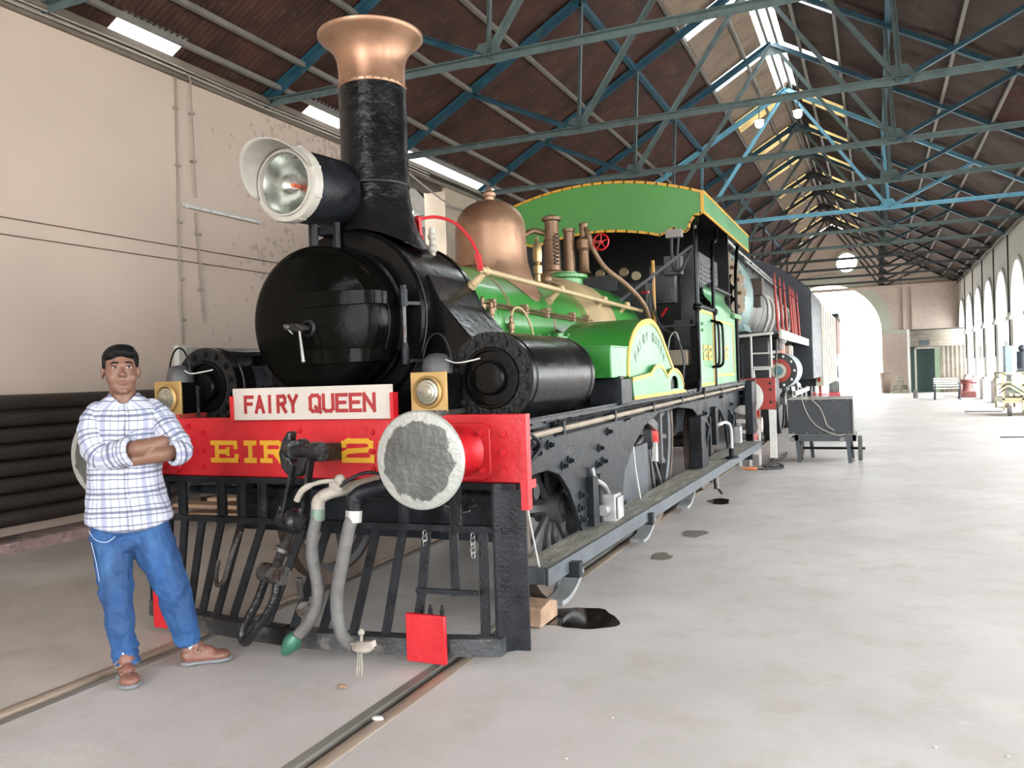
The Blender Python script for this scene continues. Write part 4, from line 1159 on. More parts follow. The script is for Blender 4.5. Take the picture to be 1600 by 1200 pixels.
bx = [-4.27 + (4.27 - 1.80) * k / 14 for k in range(15)]
lo = MB()
for k in range(14):
    a, b_ = bx[k], bx[k + 1]
    lo.prism([(a, cy(a) - .03), (b_, cy(b_) - .03), (b_, cy(b_) + .06), (a, cy(a) + .06)], 'z', .055, .145)
lo.build('bottom_bar', mat('dusty_black_bar', (.03, .032, .034), .5, .1, var=.4, scale=8, bump=.3, bscale=40, col2=(.16, .14, .12), thr=(.55, .7), pscale=6), CB)
for x in (-4.15, -4.007, -3.69, -3.53, -3.373, -2.4, -2.078):
    MB().bar((x, 3.95, .91), (x, 3.95, .70), .055, .02).bar((x - .027, 3.96, .91), (x - .027, 3.96, .70), .012, .05).build('upright', BLACKW, CB)
mt = [-4.13, -4.0, -3.855, -3.696, -3.536, -3.375, -3.07, -2.898, -2.736, -2.577, -2.41, -2.26, -2.099, -1.923]
bt = [-4.10, -3.97, -3.85, -3.725, -3.592, -3.452, -3.182, -2.993, -2.801, -2.612, -2.425, -2.247, -2.035, -1.895]
for i_, (a, b_) in enumerate(zip(mt, bt)):
    zb = .14 if i_ != 12 else .37
    pb = V((b_, cy(b_) + .02, zb)); pa = V((a, 3.95, .69))
    if i_ == 12: pb = pa.lerp(V((-2.03, cy(-2.03), .14)), .62)
    MB().bar(pa, pb, .05, .014, (0, 1, 0)).bar(pa + V((-.022, .028, 0)), pb + V((-.022, .028, 0)), .014, .05, (0, 1, 0)).build('catcher_bar', BLACKW, CB)
MB().bar((-2.27, 3.83, .375), (-1.92, 3.86, .375), .02, .025).build('short_bar', BLACKW, CB)
for sx in (1, -1):
    x0 = -1.83 if sx == 1 else -4.22
    x1 = -1.69 if sx == 1 else -4.36
    mb = MB().prism([(x0 - .0, 3.90), (x0 + sx * .07, 3.97), (x1, 3.985), (x1, 4.0), (x0 + sx * .065, 3.99), (x0 - sx * .01, 3.91)], 'z', .06, .94)
    mb.build('corner_plate', BLACKW, CB)
    MB().box(min(x0, x0 - sx * .015), max(x0, x0 - sx * .015), 3.9, 3.97, .06, .93).build('corner_web', BLACKW, CB)
    xr_ = -2.165 if sx == 1 else -3.98
    MB().box(xr_ - .115, xr_ + .115, cy(xr_) - .065, cy(xr_) - .04, .03, .28).build('rail_guard', RED, CB, bevel=.004, label='small square red rail guard')
    for dx in (-.06, .02, .09): MB().hexbolt((xr_ + dx - .01, cy(xr_) - .02, .27), (0, 0, 1), .014, .03).build('bolt', BLACKW, CB)
HK = spline([(-3.60, 3.80, .46), (-3.595, 3.77, .37), (-3.565, 3.75, .33), (-3.53, 3.77, .36), (-3.515, 3.82, .50), (-3.505, 3.89, .62)], 5)
MB().tube(HK, .014, 8).build('spare_hook', IRON, CB)
# small chains
for xx_ in (-2.26, -1.97):
    for k in range(5):
        pts = [(xx_ + .012 * math.cos(t) * (1 if k % 2 else .4), 3.92 + .012 * math.cos(t) * (.4 if k % 2 else 1), .66 - k * .025 + .018 * math.sin(t)) for t in [2 * PI * q / 8 for q in range(8)]]
        MB().tube(pts, .003, 5, closed=True).build('chain_link', STEEL, CB)

# ---- draw hook and screw coupling
HKY = 3.66
hk = [(-2.905, 1.235), (-2.925, 1.24), (-2.965, 1.19), (-2.99, 1.12), (-2.975, 1.04), (-2.93, .99), (-2.875, .985), (-2.83, 1.02), (-2.80, 1.08), (-2.80, 1.14), (-2.83, 1.19),
      (-2.86, 1.20), (-2.875, 1.17), (-2.86, 1.12), (-2.875, 1.07), (-2.90, 1.06), (-2.925, 1.10), (-2.925, 1.15), (-2.91, 1.20)]
DHK = MB().prism(hk, 'y', HKY - .03, HKY + .035).build('draw_hook', mat('greasy_iron', (.022, .021, .022), .26, .5, var=.4, scale=12, bump=.4, bscale=30), LOCO, bevel=.012, label='heavy black draw hook and screw coupling')
GI = MATS['greasy_iron']
MB().bar((-2.84, HKY, 1.12), (-2.84, YF, 1.10), .07, .10).build('hook_shank', GI, DHK, bevel=.006)
MB().cyl((-2.93, HKY - .03, 1.135), (-2.66, HKY - .09, 1.135), .034, n=18).cyl((-2.72, HKY - .078, 1.135), (-2.655, HKY - .092, 1.135), .052, n=18).cyl((-2.90, HKY - .03, 1.14), (-2.86, HKY - .05, 1.14), .05, n=18).build('cross_pin', GI, DHK)
T1 = V((-2.89, 3.62, .755)); T2 = V((-2.985, 3.55, .48))
for a, b_ in (((-2.885, HKY - .03, 1.05), T1 + V((-.07, 0, .02))), ((-2.735, HKY - .07, 1.13), T1 + V((.075, -.02, .02)))):
    MB().bar(a, b_, .045, .018, (1, 0, 0)).build('link_bar', GI, DHK)
ax_ = V((.95, -.25, 0)).normalized()
MB().cyl(T1 - ax_ * .11, T1 + ax_ * .11, .048, n=16).cyl(T1 + ax_ * .1, T1 + ax_ * .13, .036, n=14).cyl(T1 - ax_ * .13, T1 - ax_ * .1, .036, n=14).ball(T1, .07, 14, 10).build('trunnion', GI, DHK)
MB().hexbolt(T1 + V((-.09, 0, .04)), (0, 0, 1), .02, .02).hexbolt(T1 + V((.06, -.02, .04)), (0, 0, 1), .02, .02).build('nut', GI, DHK)
dn = (T2 - T1).normalized(); Ls = (T2 - T1).length
pts = []; rs = []
for k in range(46):
    t = k / 45; pts.append(T1 + dn * (.05 + t * (Ls - .07))); rs.append((.029 if k % 2 else .023) if not (19 < k < 25) else .044)
MB().tube(pts, rs, 14).build('coupling_screw', IRON, DHK, sharp=60)
MB().cyl(T2 - ax_ * .085, T2 - ax_ * .02, .052, n=18).cyl(T2 + ax_ * .02, T2 + ax_ * .085, .052, n=18).cyl(T2 - ax_ * .04, T2 + ax_ * .04, .04, n=14).cyl(T2 + ax_ * .08, T2 + ax_ * .092, .03, n=14).build('lower_trunnion', IRON, DHK)
sh = spline([T2 + ax_ * .052 + V((0, -.01, -.02)), T2 + ax_ * .055 + V((-.03, -.03, -.15)), T2 + ax_ * .02 + V((-.115, -.06, -.31)), T2 - ax_ * .03 + V((-.125, -.07, -.365)), T2 - ax_ * .075 + V((-.115, -.06, -.31)),
             T2 - ax_ * .065 + V((-.04, -.03, -.15)), T2 - ax_ * .052 + V((0, -.01, -.02))], 7)
MB().tube(sh, .024, 12).build('shackle', GI, DHK)
MB().bar(T2 + V((.06, .14, -.05)), T2 + V((.05, .16, -.2)), .03, .02).cyl((-2.90, 3.70, .28), (-2.84, 3.62, .28), .045, n=18).build('balance_weight', IRON, DHK)

# ---- vacuum hoses
VH = MB().tube(spline([(-2.715, 3.60, .82), (-2.725, 3.57, .72), (-2.725, 3.55, .60), (-2.70, 3.55, .45), (-2.70, 3.55, .36), (-2.735, 3.54, .27), (-2.80, 3.53, .19), (-2.83, 3.52, .16)], 8), .032, 14).build('vacuum_hose', RUBBER, LOCO, label='grey hose ending in a green cap')
PALE = mat('pale_primer_casting', (.29, .255, .215), .6, .1, var=.2, scale=12, bump=.3, bscale=40)
MB().tube(spline([(-2.715, 3.60, .80), (-2.71, 3.60, .87), (-2.66, 3.61, .91), (-2.58, 3.68, .93), (-2.50, 3.85, .95)], 6), [.036] * 8 + [.033] * 17, 12).box(-2.64, -2.56, 3.60, 3.66, .93, .985).build('hose_elbow', PALE, VH)
MB().tube(spline([(-2.60, 3.62, .98), (-2.68, 3.57, .975), (-2.76, 3.54, .94), (-2.80, 3.53, .88)], 5), [.012] * 8 + [.017] * 8, 8).ball((-2.585, 3.62, .985), .03, 10, 8).build('cock_lever', PALE, VH)
MB().cyl((-2.718, 3.595, .77), (-2.716, 3.6, .83), .039, n=16).build('hose_clip', mat('green_clip', (.12, .17, .13), .5, .3), VH)
MB().lathe([(.026, 0), (.044, -.03), (.05, -.07), (.035, -.11), (.012, -.125), (0, -.125)], (0, 0, 0), 'z', 16)
dg = V((-.62, -.15, -.77)).normalized()
MB().tube([V((-2.815, 3.52, .175)) + dg * t for t in (0, .03, .06, .10, .13)], [.035, .046, .048, .034, .018], 14).bar((-2.86, 3.52, .17), (-2.80, 3.50, .12), .02, .03).build('green_cap', mat('green_enamel_cap', (.03, .11, .07), .35, .2, var=.2), VH, label='green metal hose end')
VH2 = MB().tube(spline([(-2.49, 3.60, .82), (-2.505, 3.57, .74), (-2.53, 3.55, .60), (-2.575, 3.55, .42), (-2.58, 3.55, .30), (-2.55, 3.54, .20), (-2.49, 3.53, .155), (-2.45, 3.52, .15)], 8), .034, 14).build('brake_hose', RUBBER, LOCO, label='grey hose ending in a pale coupling head')
MB().tube(spline([(-2.49, 3.60, .83), (-2.485, 3.60, .89), (-2.44, 3.62, .93), (-2.36, 3.72, .95), (-2.28, 3.87, .96)], 6), [.042] * 8 + [.036] * 17, 12).cyl((-2.38, 3.70, .93), (-2.36, 3.72, 1.0), .03, n=10).build('hose_elbow', BLACKW, VH2)
MB().tube(spline([(-2.36, 3.72, 1.0), (-2.44, 3.66, 1.02), (-2.52, 3.62, .99), (-2.57, 3.60, .95)], 5), .009, 7).build('cock_lever', BLACKW, VH2)
MB().cyl((-2.493, 3.595, .77), (-2.49, 3.6, .83), .043, n=16).build('hose_clip', mat('light_clip', (.35, .33, .3), .5, .2), VH2)
MB().lathe([(.035, 0), (.055, .015), (.058, .03), (.035, .05), (.02, .055)], (-2.40, 3.51, .135), 'z', 16).bar((-2.46, 3.51, .16), (-2.33, 3.50, .185), .035, .03).cyl((-2.41, 3.51, .18), (-2.41, 3.51, .25), .008, n=8).ball((-2.41, 3.51, .23), .018, 8, 6).build('coupling_head', PALE, VH2)
for k in range(3):
    MB().tube([(-2.425 + .01 * k, 3.50, .13), (-2.43 + .014 * k, 3.495, .06), (-2.435 + .016 * k, 3.49, .015)], .0035, 5).build('string', PALE, VH2)
# pipework behind the catcher
MB().cyl((-4.1, 4.12, .83), (-1.9, 4.12, .83), .03, n=10).build('brake_pipe', FRAMEB, LOCO)
MB().box(-3.9, -2.0, 4.3, 4.36, .55, .95).build('stretcher_plate', FRAMEB, LOCO)
MB().tube([(-2.1 + .022 * math.cos(k * 1.1) - .12 + .008 * k, 4.06 + .02 * math.sin(k * 1.1), .83 - .075 * math.sin(k / 26 * PI)) for k in range(27)], .008, 6).build('coiled_hose', FRAMEB, LOCO)

# ================================================================== SPLASHER, TOOL BOX, CAB
XS_ = -1.74
SP = [(5.95, 1.47), (5.95, 1.68)]
# box ahead of the splasher
TB = MB().box(-2.12, XS_, 5.75, 6.35, 1.46, 1.685).build('tool_box', GREEN, LOCO, bevel=.004, label='bright green box ahead of the splasher')
MB().box(XS_, XS_ + .004, 5.76, 6.34, 1.465, 1.68).build('side_sheet', PGREEN, TB)
MB().box(-2.13, XS_ + .01, 5.74, 6.36, 1.683, 1.692).build('lid', GREEN, TB)
ctl = [(6.16, 1.47), (6.20, 1.66), (6.33, 1.80), (6.55, 1.895), (6.80, 1.935), (6.98, 1.935), (7.15, 1.895), (7.32, 1.815), (7.53, 1.67), (7.77, 1.51), (7.96, 1.39), (8.12, 1.29)]
arcp = [(p.x, p.y) for p in spline([(a, b_, 0) for a, b_ in ctl], 4)]
spo = arcp + [(6.3, 1.29), (6.2, 1.46)]
SPL = MB().prism(spo, 'x', -2.32, XS_).build('splasher', GREEN, LOCO, label='green splasher lined in yellow and lettered with the engine name')
MB().prism(spo, 'x', XS_, XS_ + .005).build('side_sheet', PGREEN, SPL)
cen = V((6.98, 1.25))
inn = [tuple(cen + (V(p) - cen) * .935) for p in arcp]
MB().prism(arcp + inn[::-1], 'x', XS_ + .004, XS_ + .012).build('lining', YEL, SPL)
# lower sheet with the small arch
lo_ = [(6.22, 1.285), (6.18, 1.455), (6.55, 1.475), (6.75, 1.49)] + [(7.02 + .24 * math.cos(u), 1.48 + .075 * math.sin(u)) for u in [math.radians(a) for a in range(150, 30, -15)]] + [(7.35, 1.46)] + \
      [(7.62 + .40 * math.cos(u), 1.33 + .19 * math.sin(u)) for u in [math.radians(a) for a in range(120, 0, -12)]] + [(8.03, 1.285)]
hole = [(7.62 - .16, 1.33)] + [(7.62 + .16 * math.cos(u), 1.37 + .08 * math.sin(u)) for u in [math.radians(a) for a in range(180, -1, -20)]] + [(7.62 + .16, 1.33)]
LS = holes_prism(MB(), lo_, [hole], 'x', XS_ + .03, XS_ + .04).build('lower_sheet', PGREEN, SPL)
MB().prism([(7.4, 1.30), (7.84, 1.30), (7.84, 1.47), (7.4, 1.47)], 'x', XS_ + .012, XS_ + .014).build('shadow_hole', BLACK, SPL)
top = lo_[1:-1]; topi = [(p[0], p[1] - .03) for p in top]
MB().prism(top + topi[::-1], 'x', XS_ + .038, XS_ + .046).build('lining', YEL, SPL)
MB().prism([(6.22, 1.283), (8.08, 1.283), (8.08, 1.31), (6.22, 1.31)], 'x', XS_ + .038, XS_ + .046).build('lining', YEL, SPL)
MB().prism(top + [(p[0], p[1] - .01) for p in top][::-1], 'x', XS_ - .02, XS_ + .04).build('ledge', GREEN, SPL)
MB().box(-2.3, XS_ + .02, 5.92, 6.02, 1.26, 1.47).box(-1.95, -1.70, 5.88, 6.16, 1.26, 1.45).build('motion_bracket', FRAMEB, LOCO, bevel=.006)
# name on the splasher, letters on a curve
NM = mat('black_signwriting', (.03, .06, .035), .5)
for i_, ch in enumerate('FAIRY QUEEN'):
    if ch == ' ': continue
    u = math.radians(140 - i_ * 9.8); ry, rz = .62, .50
    c0 = V((0, 6.90 + ry * math.cos(u), 1.29 + rz * math.sin(u)))
    tg = V((0, -ry * math.sin(u) * -1 * -1, rz * math.cos(u) * -1)); tg = V((0, ry * math.sin(u), -rz * math.cos(u))).normalized(); up = V((0, -tg.z, tg.y))
    mb = MB(); word(mb, ch, .075, .75, .012, lambda a, b_, d: c0 + tg * (a - .02) + up * (b_ - .035) + V((XS_ + .0052 + d, 0, 0)), depth=.001)
    mb.build('letter', NM, SPL)

# ---- cab
CABM = mat('cab_shade_black', (.004, .004, .004), .6, var=.3)  # near-black puts the shade under the cab roof into the colour
YC0, YC1 = 9.28, 12.8
XCR = -1.70; XCL = 2 * XC - XCR


def roofz(x, h=3.45, rise=.235):
    t = (x - XC) / (XCR - XC); return h + rise * (1 - t * t)


RF = MB()
nx = 16
for j, y in enumerate((YC0, YC1)):
    for k in range(nx + 1):
        x = lerp(XCL, XCR, k / nx); RF.v += [(x, y, roofz(x)), (x, y, roofz(x) - .03)]
for k in range(nx):
    a = 2 * k; b_ = a + 2; o_ = 2 * (nx + 1)
    RF.f += [(a, b_, b_ + o_, a + o_), (a + 1, a + 1 + o_, b_ + 1 + o_, b_ + 1)]
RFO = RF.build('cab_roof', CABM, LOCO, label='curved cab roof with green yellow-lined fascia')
low = [(XCL, 3.23), (XCL + .12, 3.19), (XCL + .16, 3.05), (XCL + .36, 3.02), (XCL + .36, 3.07), (XCL + .5, 3.03)]
mid_ = [(lerp(XCL + .5, -2.18, k / 12), 3.03 + .10 * math.sin(PI * k / 12)) for k in range(1, 12)]
bowr = [(-2.18, 3.02), (-2.02, 3.085), (-2.01, 3.035), (-1.885, 3.035), (-1.86, 3.06), (-1.84, 3.13), (-1.79, 3.195), (-1.72, 3.215), (XCR, 3.225)]
topc = [(lerp(XCR, XCL, k / 20), roofz(lerp(XCR, XCL, k / 20))) for k in range(21)]
outl = low + mid_ + bowr + topc
MB().prism(outl, 'y', YC0 - .02, YC0).build('front_fascia', mat('roof_green_paint', (.048, .21, .033), .4, var=.07, scale=3), RFO)


def edge_strip(pts, w_, ax, a0, a1, close=False):
    mb = MB()
    for (a, b_) in zip(pts, pts[1:]):
        d = V((b_[0] - a[0], b_[1] - a[1]));
        if d.length < 1e-6: continue
        d.normalize(); n_ = V((-d.y, d.x)) * w_ / 2; e = d * w_ * .3
        mb.prism([(a[0] - e.x + n_.x, a[1] - e.y + n_.y), (a[0] - e.x - n_.x, a[1] - e.y - n_.y), (b_[0] + e.x - n_.x, b_[1] + e.y - n_.y), (b_[0] + e.x + n_.x, b_[1] + e.y + n_.y)], ax, a0, a1)
    return mb


edge_strip(low + mid_ + bowr, .028, 'y', YC0 - .026, YC0 - .018).build('lining', YEL, RFO)
edge_strip(topc, .028, 'y', YC0 - .03, YC0 - .018).build('lining', YEL, RFO)
MB().box(XCR, XCR + .015, YC0 - .025, YC1, 3.225, 3.45).build('side_fascia', mat('pale_roof_green', (.085, .24, .10), .4, var=.1), RFO)  # side strip in a paler green than the front fascia
for z in (3.225, 3.452): MB().box(XCR + .008, XCR + .022, YC0 - .03, YC1, z - .014, z + .014).build('lining', YEL, RFO)
MB().box(XCR - .015, XCR + .02, YC0 - .035, YC0 - .02, 3.22, 3.46).build('lining', YEL, RFO)
# sheets coloured black for the shade inside the cab: left side, back, backhead; floor
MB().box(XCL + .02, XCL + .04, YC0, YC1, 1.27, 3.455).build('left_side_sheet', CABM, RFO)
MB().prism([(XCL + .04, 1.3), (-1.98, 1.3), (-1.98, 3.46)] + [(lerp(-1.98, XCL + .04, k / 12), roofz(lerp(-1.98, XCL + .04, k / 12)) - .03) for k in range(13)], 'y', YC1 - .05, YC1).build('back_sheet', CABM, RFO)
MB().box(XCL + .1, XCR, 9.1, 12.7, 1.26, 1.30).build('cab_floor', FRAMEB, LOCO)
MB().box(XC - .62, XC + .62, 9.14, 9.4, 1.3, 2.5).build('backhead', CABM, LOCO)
# pillars
def pil(x, y, z0, z1, nm='cab_pillar'):
    return MB().cyl((x, y, z0), (x, y, z1), .022, n=10).build(nm, BLACK, LOCO)
pil(-1.735, 9.0, 1.28, 2.17)
MB().tube(spline([(-1.735, 9.0, 2.15), (-1.735, 9.0, 2.9), (-1.745, 9.10, 3.06), (-1.76, 9.25, 3.18)], 6), .022, 10).build('cab_pillar', BLACK, LOCO)
MB().tube(spline([(-1.735, 9.98, 1.28), (-1.735, 9.98, 2.2), (-1.735, 9.98, 2.8), (-1.745, 10.1, 3.0), (-1.75, 10.35, 3.08), (-1.75, 10.4, 3.22)], 6), .022, 10).build('cab_pillar', BLACK, LOCO)
MB().tube(spline([(-1.735, 11.75, 1.3), (-1.735, 11.75, 2.2), (-1.735, 11.75, 2.75), (-1.74, 11.9, 3.0), (-1.75, 12.1, 3.22)], 6), .022, 10).build('cab_pillar', BLACK, LOCO)
for y in (9.0, 9.98): MB().ball((-1.735, y, 2.17), .05, 12, 8).cyl((-1.735, y, 2.13), (-1.735, y, 2.21), .04, n=12).build('pillar_knob', BLACK, LOCO)
MB().cyl((-1.735, 9.0, 2.19), (-1.735, 9.98, 2.19), .025, n=10).build('top_rail', BLACKW, LOCO)
# side panels
SPN = MB().box(-1.76, -1.74, 9.03, 9.95, 1.30, 2.17).build('cab_side_panel', PGREEN, LOCO, label='pale green cab side panel with yellow number')
edge_strip([(9.05, 2.14), (9.93, 2.14), (9.93, 1.33), (9.05, 1.33)], .03, 'x', -1.74, -1.734).build('lining', YEL, SPN)
n2_ = MB(); word(n2_, '22', .17, 1.3, .032, lambda u, v, d: V((-1.738 + d, 9.28 + u, 1.60 + v)), gap=.5); n2_.build('lettering', YEL, SPN)
for z in (2.0, 1.93): MB().ball((-1.735, 9.22, z), .018, 8, 6).build('stud', GREEN, SPN)
SP2 = MB().box(-1.77, -1.75, 10.02, 11.70, 1.30, 2.22).build('cab_door', PGREEN, LOCO, label='green cab door with a curled top and yellow number')
edge_strip([(10.06, 2.08), (11.5, 2.08), (11.5, 1.42), (10.06, 1.42)], .03, 'x', -1.75, -1.744).build('lining', YEL, SP2)
n3_ = MB(); word(n3_, '2', .17, 1.3, .032, lambda u, v, d: V((-1.748 + d, 10.75 + u, 1.62 + v)), gap=.5); n3_.build('lettering', YEL, SP2)
cur = [(-1.76, 2.20), (-1.79, 2.30), (-1.86, 2.38), (-1.88, 2.46), (-1.84, 2.52), (-1.80, 2.50)]
mb = MB()
for k, (x, z) in enumerate(cur): mb.v += [(x, 10.1, z), (x, 11.6, z)]
mb.f = [(2 * k, 2 * k + 1, 2 * k + 3, 2 * k + 2) for k in range(len(cur) - 1)]
mb.build('curled_top', PGREEN, SP2, solid=.01)
MB().cyl((-1.80, 10.1, 2.50), (-1.80, 11.6, 2.50), .03, n=10).build('edge_roll', BLACKW, SP2)
MB().box(-1.74, -1.70, 11.35, 11.95, 2.17, 2.23).build('door_latch', GREEN, SP2)
for y in (9.80, 10.08):
    MB().tube(spline([(-1.74, y, 1.52), (-1.68, y, 1.54), (-1.655, y, 1.62), (-1.655, y, 1.96), (-1.68, y, 2.04), (-1.74, y, 2.06)], 6), .016, 8).build('grab_rail', BLACK, LOCO)
# clutter inside the cab
GR = mat('grey_black_cabinet', (.030, .031, .034), .5, var=.3)
CBX = MB().box(-2.2, -1.95, 10.3, 11.6, 2.05, 2.95).build('louvred_cabinet', GR, LOCO, bevel=.01)
for k in range(10): MB().box(-1.95, -1.94, 10.4, 10.9, 2.25 + k * .06, 2.275 + k * .06).build('louvre', GR, CBX)
for k in range(10): MB().box(-1.95, -1.94, 11.0, 11.45, 2.25 + k * .06, 2.275 + k * .06).build('louvre', GR, CBX)
for x, y, z, w_, h in ((-2.45, 9.8, 2.3, .3, .45), (-2.6, 9.6, 1.75, .35, .3), (-2.25, 9.7, 2.62, .2, .22), (-2.2, 9.9, 1.75, .2, .35)):
    MB().box(x, x + w_, y, y + .15, z, z + h).box(x + .03, x + w_ - .03, y - .01, y, z + .03, z + h * .45).build('control_box', GR, LOCO, bevel=.006)
for k in range(4):
    MB().lathe([(.05, -.02), (.055, 0), (.0, 0)], (XC + .1 + .14 * k, 9.12, 2.62 - .05 * (k % 2)), 'y', 16).build('gauge', mat('gauge_ring', (.25, .2, .12), .4, .6), LOCO)
MB().cyl((-2.28, 9.3, 1.3), (-2.28, 9.3, 2.75), .02, n=8).build('yellow_post', mat('orange_yellow_post', (.45, .22, .03), .5), LOCO)
MB().tube(spline([(-2.05, 9.26, 3.0), (-2.05, 9.24, 2.8), (-2.02, 9.2, 2.62), (-1.93, 9.15, 2.60), (-1.85, 9.1, 2.72), (-1.76, 9.05, 2.85), (-1.74, 9.02, 3.05)], 6), .018, 8).build('cable', GR, LOCO)
MB().tube(spline([(-1.97, 9.26, 3.0), (-1.98, 9.24, 2.85), (-1.99, 9.2, 2.64)], 6), .012, 8).build('cable', GR, LOCO)
MB().box(-2.10, -1.92, 9.18, 9.26, 2.97, 3.06).build('junction_box', mat('grey_junction', (.22, .2, .18), .5), LOCO, bevel=.004)
MB().tube(spline([(-2.25, 9.2, 2.6), (-2.27, 9.15, 2.35), (-2.15, 9.0, 2.0), (-1.95, 8.9, 1.85), (-1.88, 8.9, 1.6), (-1.9, 8.9, 1.35)], 6), .012, 7).build('cable', GR, LOCO)
MB().tube(spline([(-2.05, 8.9, 1.65), (-2.02, 8.9, 1.85), (-1.95, 8.9, 1.9), (-1.9, 8.9, 1.7)], 6), .009, 6).build('cable', mat('light_cable', (.25, .25, .22), .5), LOCO)
MB().bar((-2.6, 8.7, 2.2), (-1.78, 9.05, 2.84), .03, .03).build('stay_rod', GR, LOCO)
MB().cyl((-2.35, 9.0, 1.98), (-1.76, 9.0, 1.98), .014, n=8).build('cross_rail', GR, LOCO)
for p0, p1 in (((-2.32, 8.95, 2.36), (-2.24, 8.9, 2.36)), ((-2.15, 9.1, 2.1), (-2.08, 9.05, 2.18))):
    MB().cyl(p0, p1, .014, n=8).build('red_handle', RED, LOCO)
MB().box(-2.08, -1.86, 9.0, 9.25, 1.55, 1.72).build('tan_box', mat('dusty_tan_box', (.25, .2, .15), .7), LOCO, bevel=.01)
MB().box(XC - .3, XC + .3, 9.1, 9.13, 2.42, 2.6).build('gauge_board', GR, LOCO)
MB().tube(spline([(-1.78, 9.0, 1.36), (-1.74, 8.95, 1.38), (-1.72, 8.9, 1.30), (-1.73, 8.8, 1.20)], 5), .016, 7).build('hose', BLACKW, LOCO)
# rear beam
MB().box(-4.2, -1.62, 12.55, 12.65, .95, 1.32).box(-1.72, -1.62, 12.2, 12.6, .55, 1.3).build('rear_beam', FRAMEB, LOCO)
MB().box(-1.78, -1.68, 12.62, 12.72, .35, .98).build('rear_step_post', BLACK, LOCO)
# ================================================================== THE MAN
P0 = V((-3.50, 3.28, 0)); UU = V((.6837, .7298, 0)); DD = V((.7298, -.6837, 0))


def Bp(u, d, z): return P0 + UU * u + DD * d + V((0, 0, z))


MAN = thing('person', Bp(-.1, .05, 0), 'person in white checked shirt and blue jeans standing with folded arms', 'person')
RBM = Matrix((UU, DD, V((0, 0, 1)))).transposed()      # local (u,d,z) -> world


def blob(name, items, mat_, vox, parent=MAN, smooth=4, label=None):
    """overlapping capsules and ellipsoids fused into one continuous skin"""
    mb = MB()
    for it in items:
        if it[0] == 'c':
            _, a, b_, r0, r1 = it; mb.cap(Bp(*a), Bp(*b_), r0, r1, 16)
        else:
            _, c, sc = it[:3]; rot = RBM if len(it) < 4 else RBM @ it[3]
            mb.ball(Bp(*c), 1, 20, 14, sc, rot)
    o = mb.build(name, mat_, parent, label=label, sharp=180)
    md = o.modifiers.new('fuse', 'REMESH'); md.mode = 'VOXEL'; md.voxel_size = vox; md.use_smooth_shade = True
    sm = o.modifiers.new('smooth', 'SMOOTH'); sm.factor = .5; sm.iterations = smooth
    return o


SKIN = mat('brown_skin', (.155, .076, .050), .45, var=.06, scale=9, spec=.35)
it = [('e', (-.160, -.012, 1.625), (.083, .098, .093)), ('e', (-.158, .022, 1.57), (.074, .078, .098)), ('e', (-.156, .034, 1.515), (.062, .060, .045)),
      ('e', (-.152, .078, 1.487), (.028, .022, .018)), ('e', (-.193, .062, 1.553), (.030, .030, .034)), ('e', (-.113, .062, 1.553), (.030, .030, .034)),
      ('c', (-.151, .090, 1.604), (-.150, .116, 1.572), .0085, .0125), ('e', (-.163, .104, 1.567), (.009, .011, .008)), ('e', (-.138, .104, 1.567), (.009, .011, .008)),
      ('c', (-.190, .083, 1.625), (-.114, .083, 1.626), .010, .010), ('e', (-.150, .088, 1.531), (.028, .014, .014)),
      ('e', (-.247, -.008, 1.583), (.010, .022, .034)), ('e', (-.074, -.012, 1.583), (.010, .022, .034)),
      ('c', (-.157, -.012, 1.51), (-.150, -.02, 1.38), .062, .070),
      # trunk and legs inside the clothes
      ('e', (-.145, -.01, 1.25), (.165, .10, .18)), ('e', (-.145, .0, 1.0), (.16, .11, .2)), ('e', (-.145, .0, .84), (.14, .09, .12)),
      ('c', (-.225, 0, .76), (-.213, .04, .40), .07, .045), ('c', (-.213, .04, .40), (-.187, .03, .09), .045, .032),
      ('c', (-.055, 0, .76), (.060, .03, .40), .07, .045), ('c', (.060, .03, .40), (.115, .0, .10), .045, .032),
      ('c', (-.187, .03, .08), (-.165, .14, .045), .034, .03), ('c', (.115, 0, .09), (.20, .01, .045), .034, .03),
      # arms, folded across the chest
      ('c', (-.265, -.01, 1.345), (-.240, .09, 1.165), .042, .045), ('c', (-.235, .09, 1.165), (-.075, .205, 1.195), .047, .045), ('c', (-.075, .205, 1.195), (.030, .180, 1.222), .045, .031),
      ('c', (-.02, -.01, 1.345), (.105, .135, 1.17), .042, .043), ('c', (.110, .135, 1.17), (.0, .205, 1.155), .047, .043), ('c', (.0, .205, 1.158), (-.115, .185, 1.135), .043, .030)]
# his right hand, tucked behind the left upper arm: palm, four fingers, thumb
it += [('e', (.060, .150, 1.224), (.040, .018, .034))]
for k in range(4):
    z = 1.250 - k * .019; l = (.062, .07, .066, .052)[k]
    it += [('c', (.085, .145, z), (.085 + l * .45, .115, z - .002), .0092, .0088), ('c', (.085 + l * .45, .115, z - .002), (.085 + l * .5, .075, z - .004), .0088, .0078)]
it += [('c', (.040, .160, 1.242), (.058, .150, 1.252), .010, .009), ('c', (.058, .150, 1.252), (.078, .125, 1.254), .009, .008)]
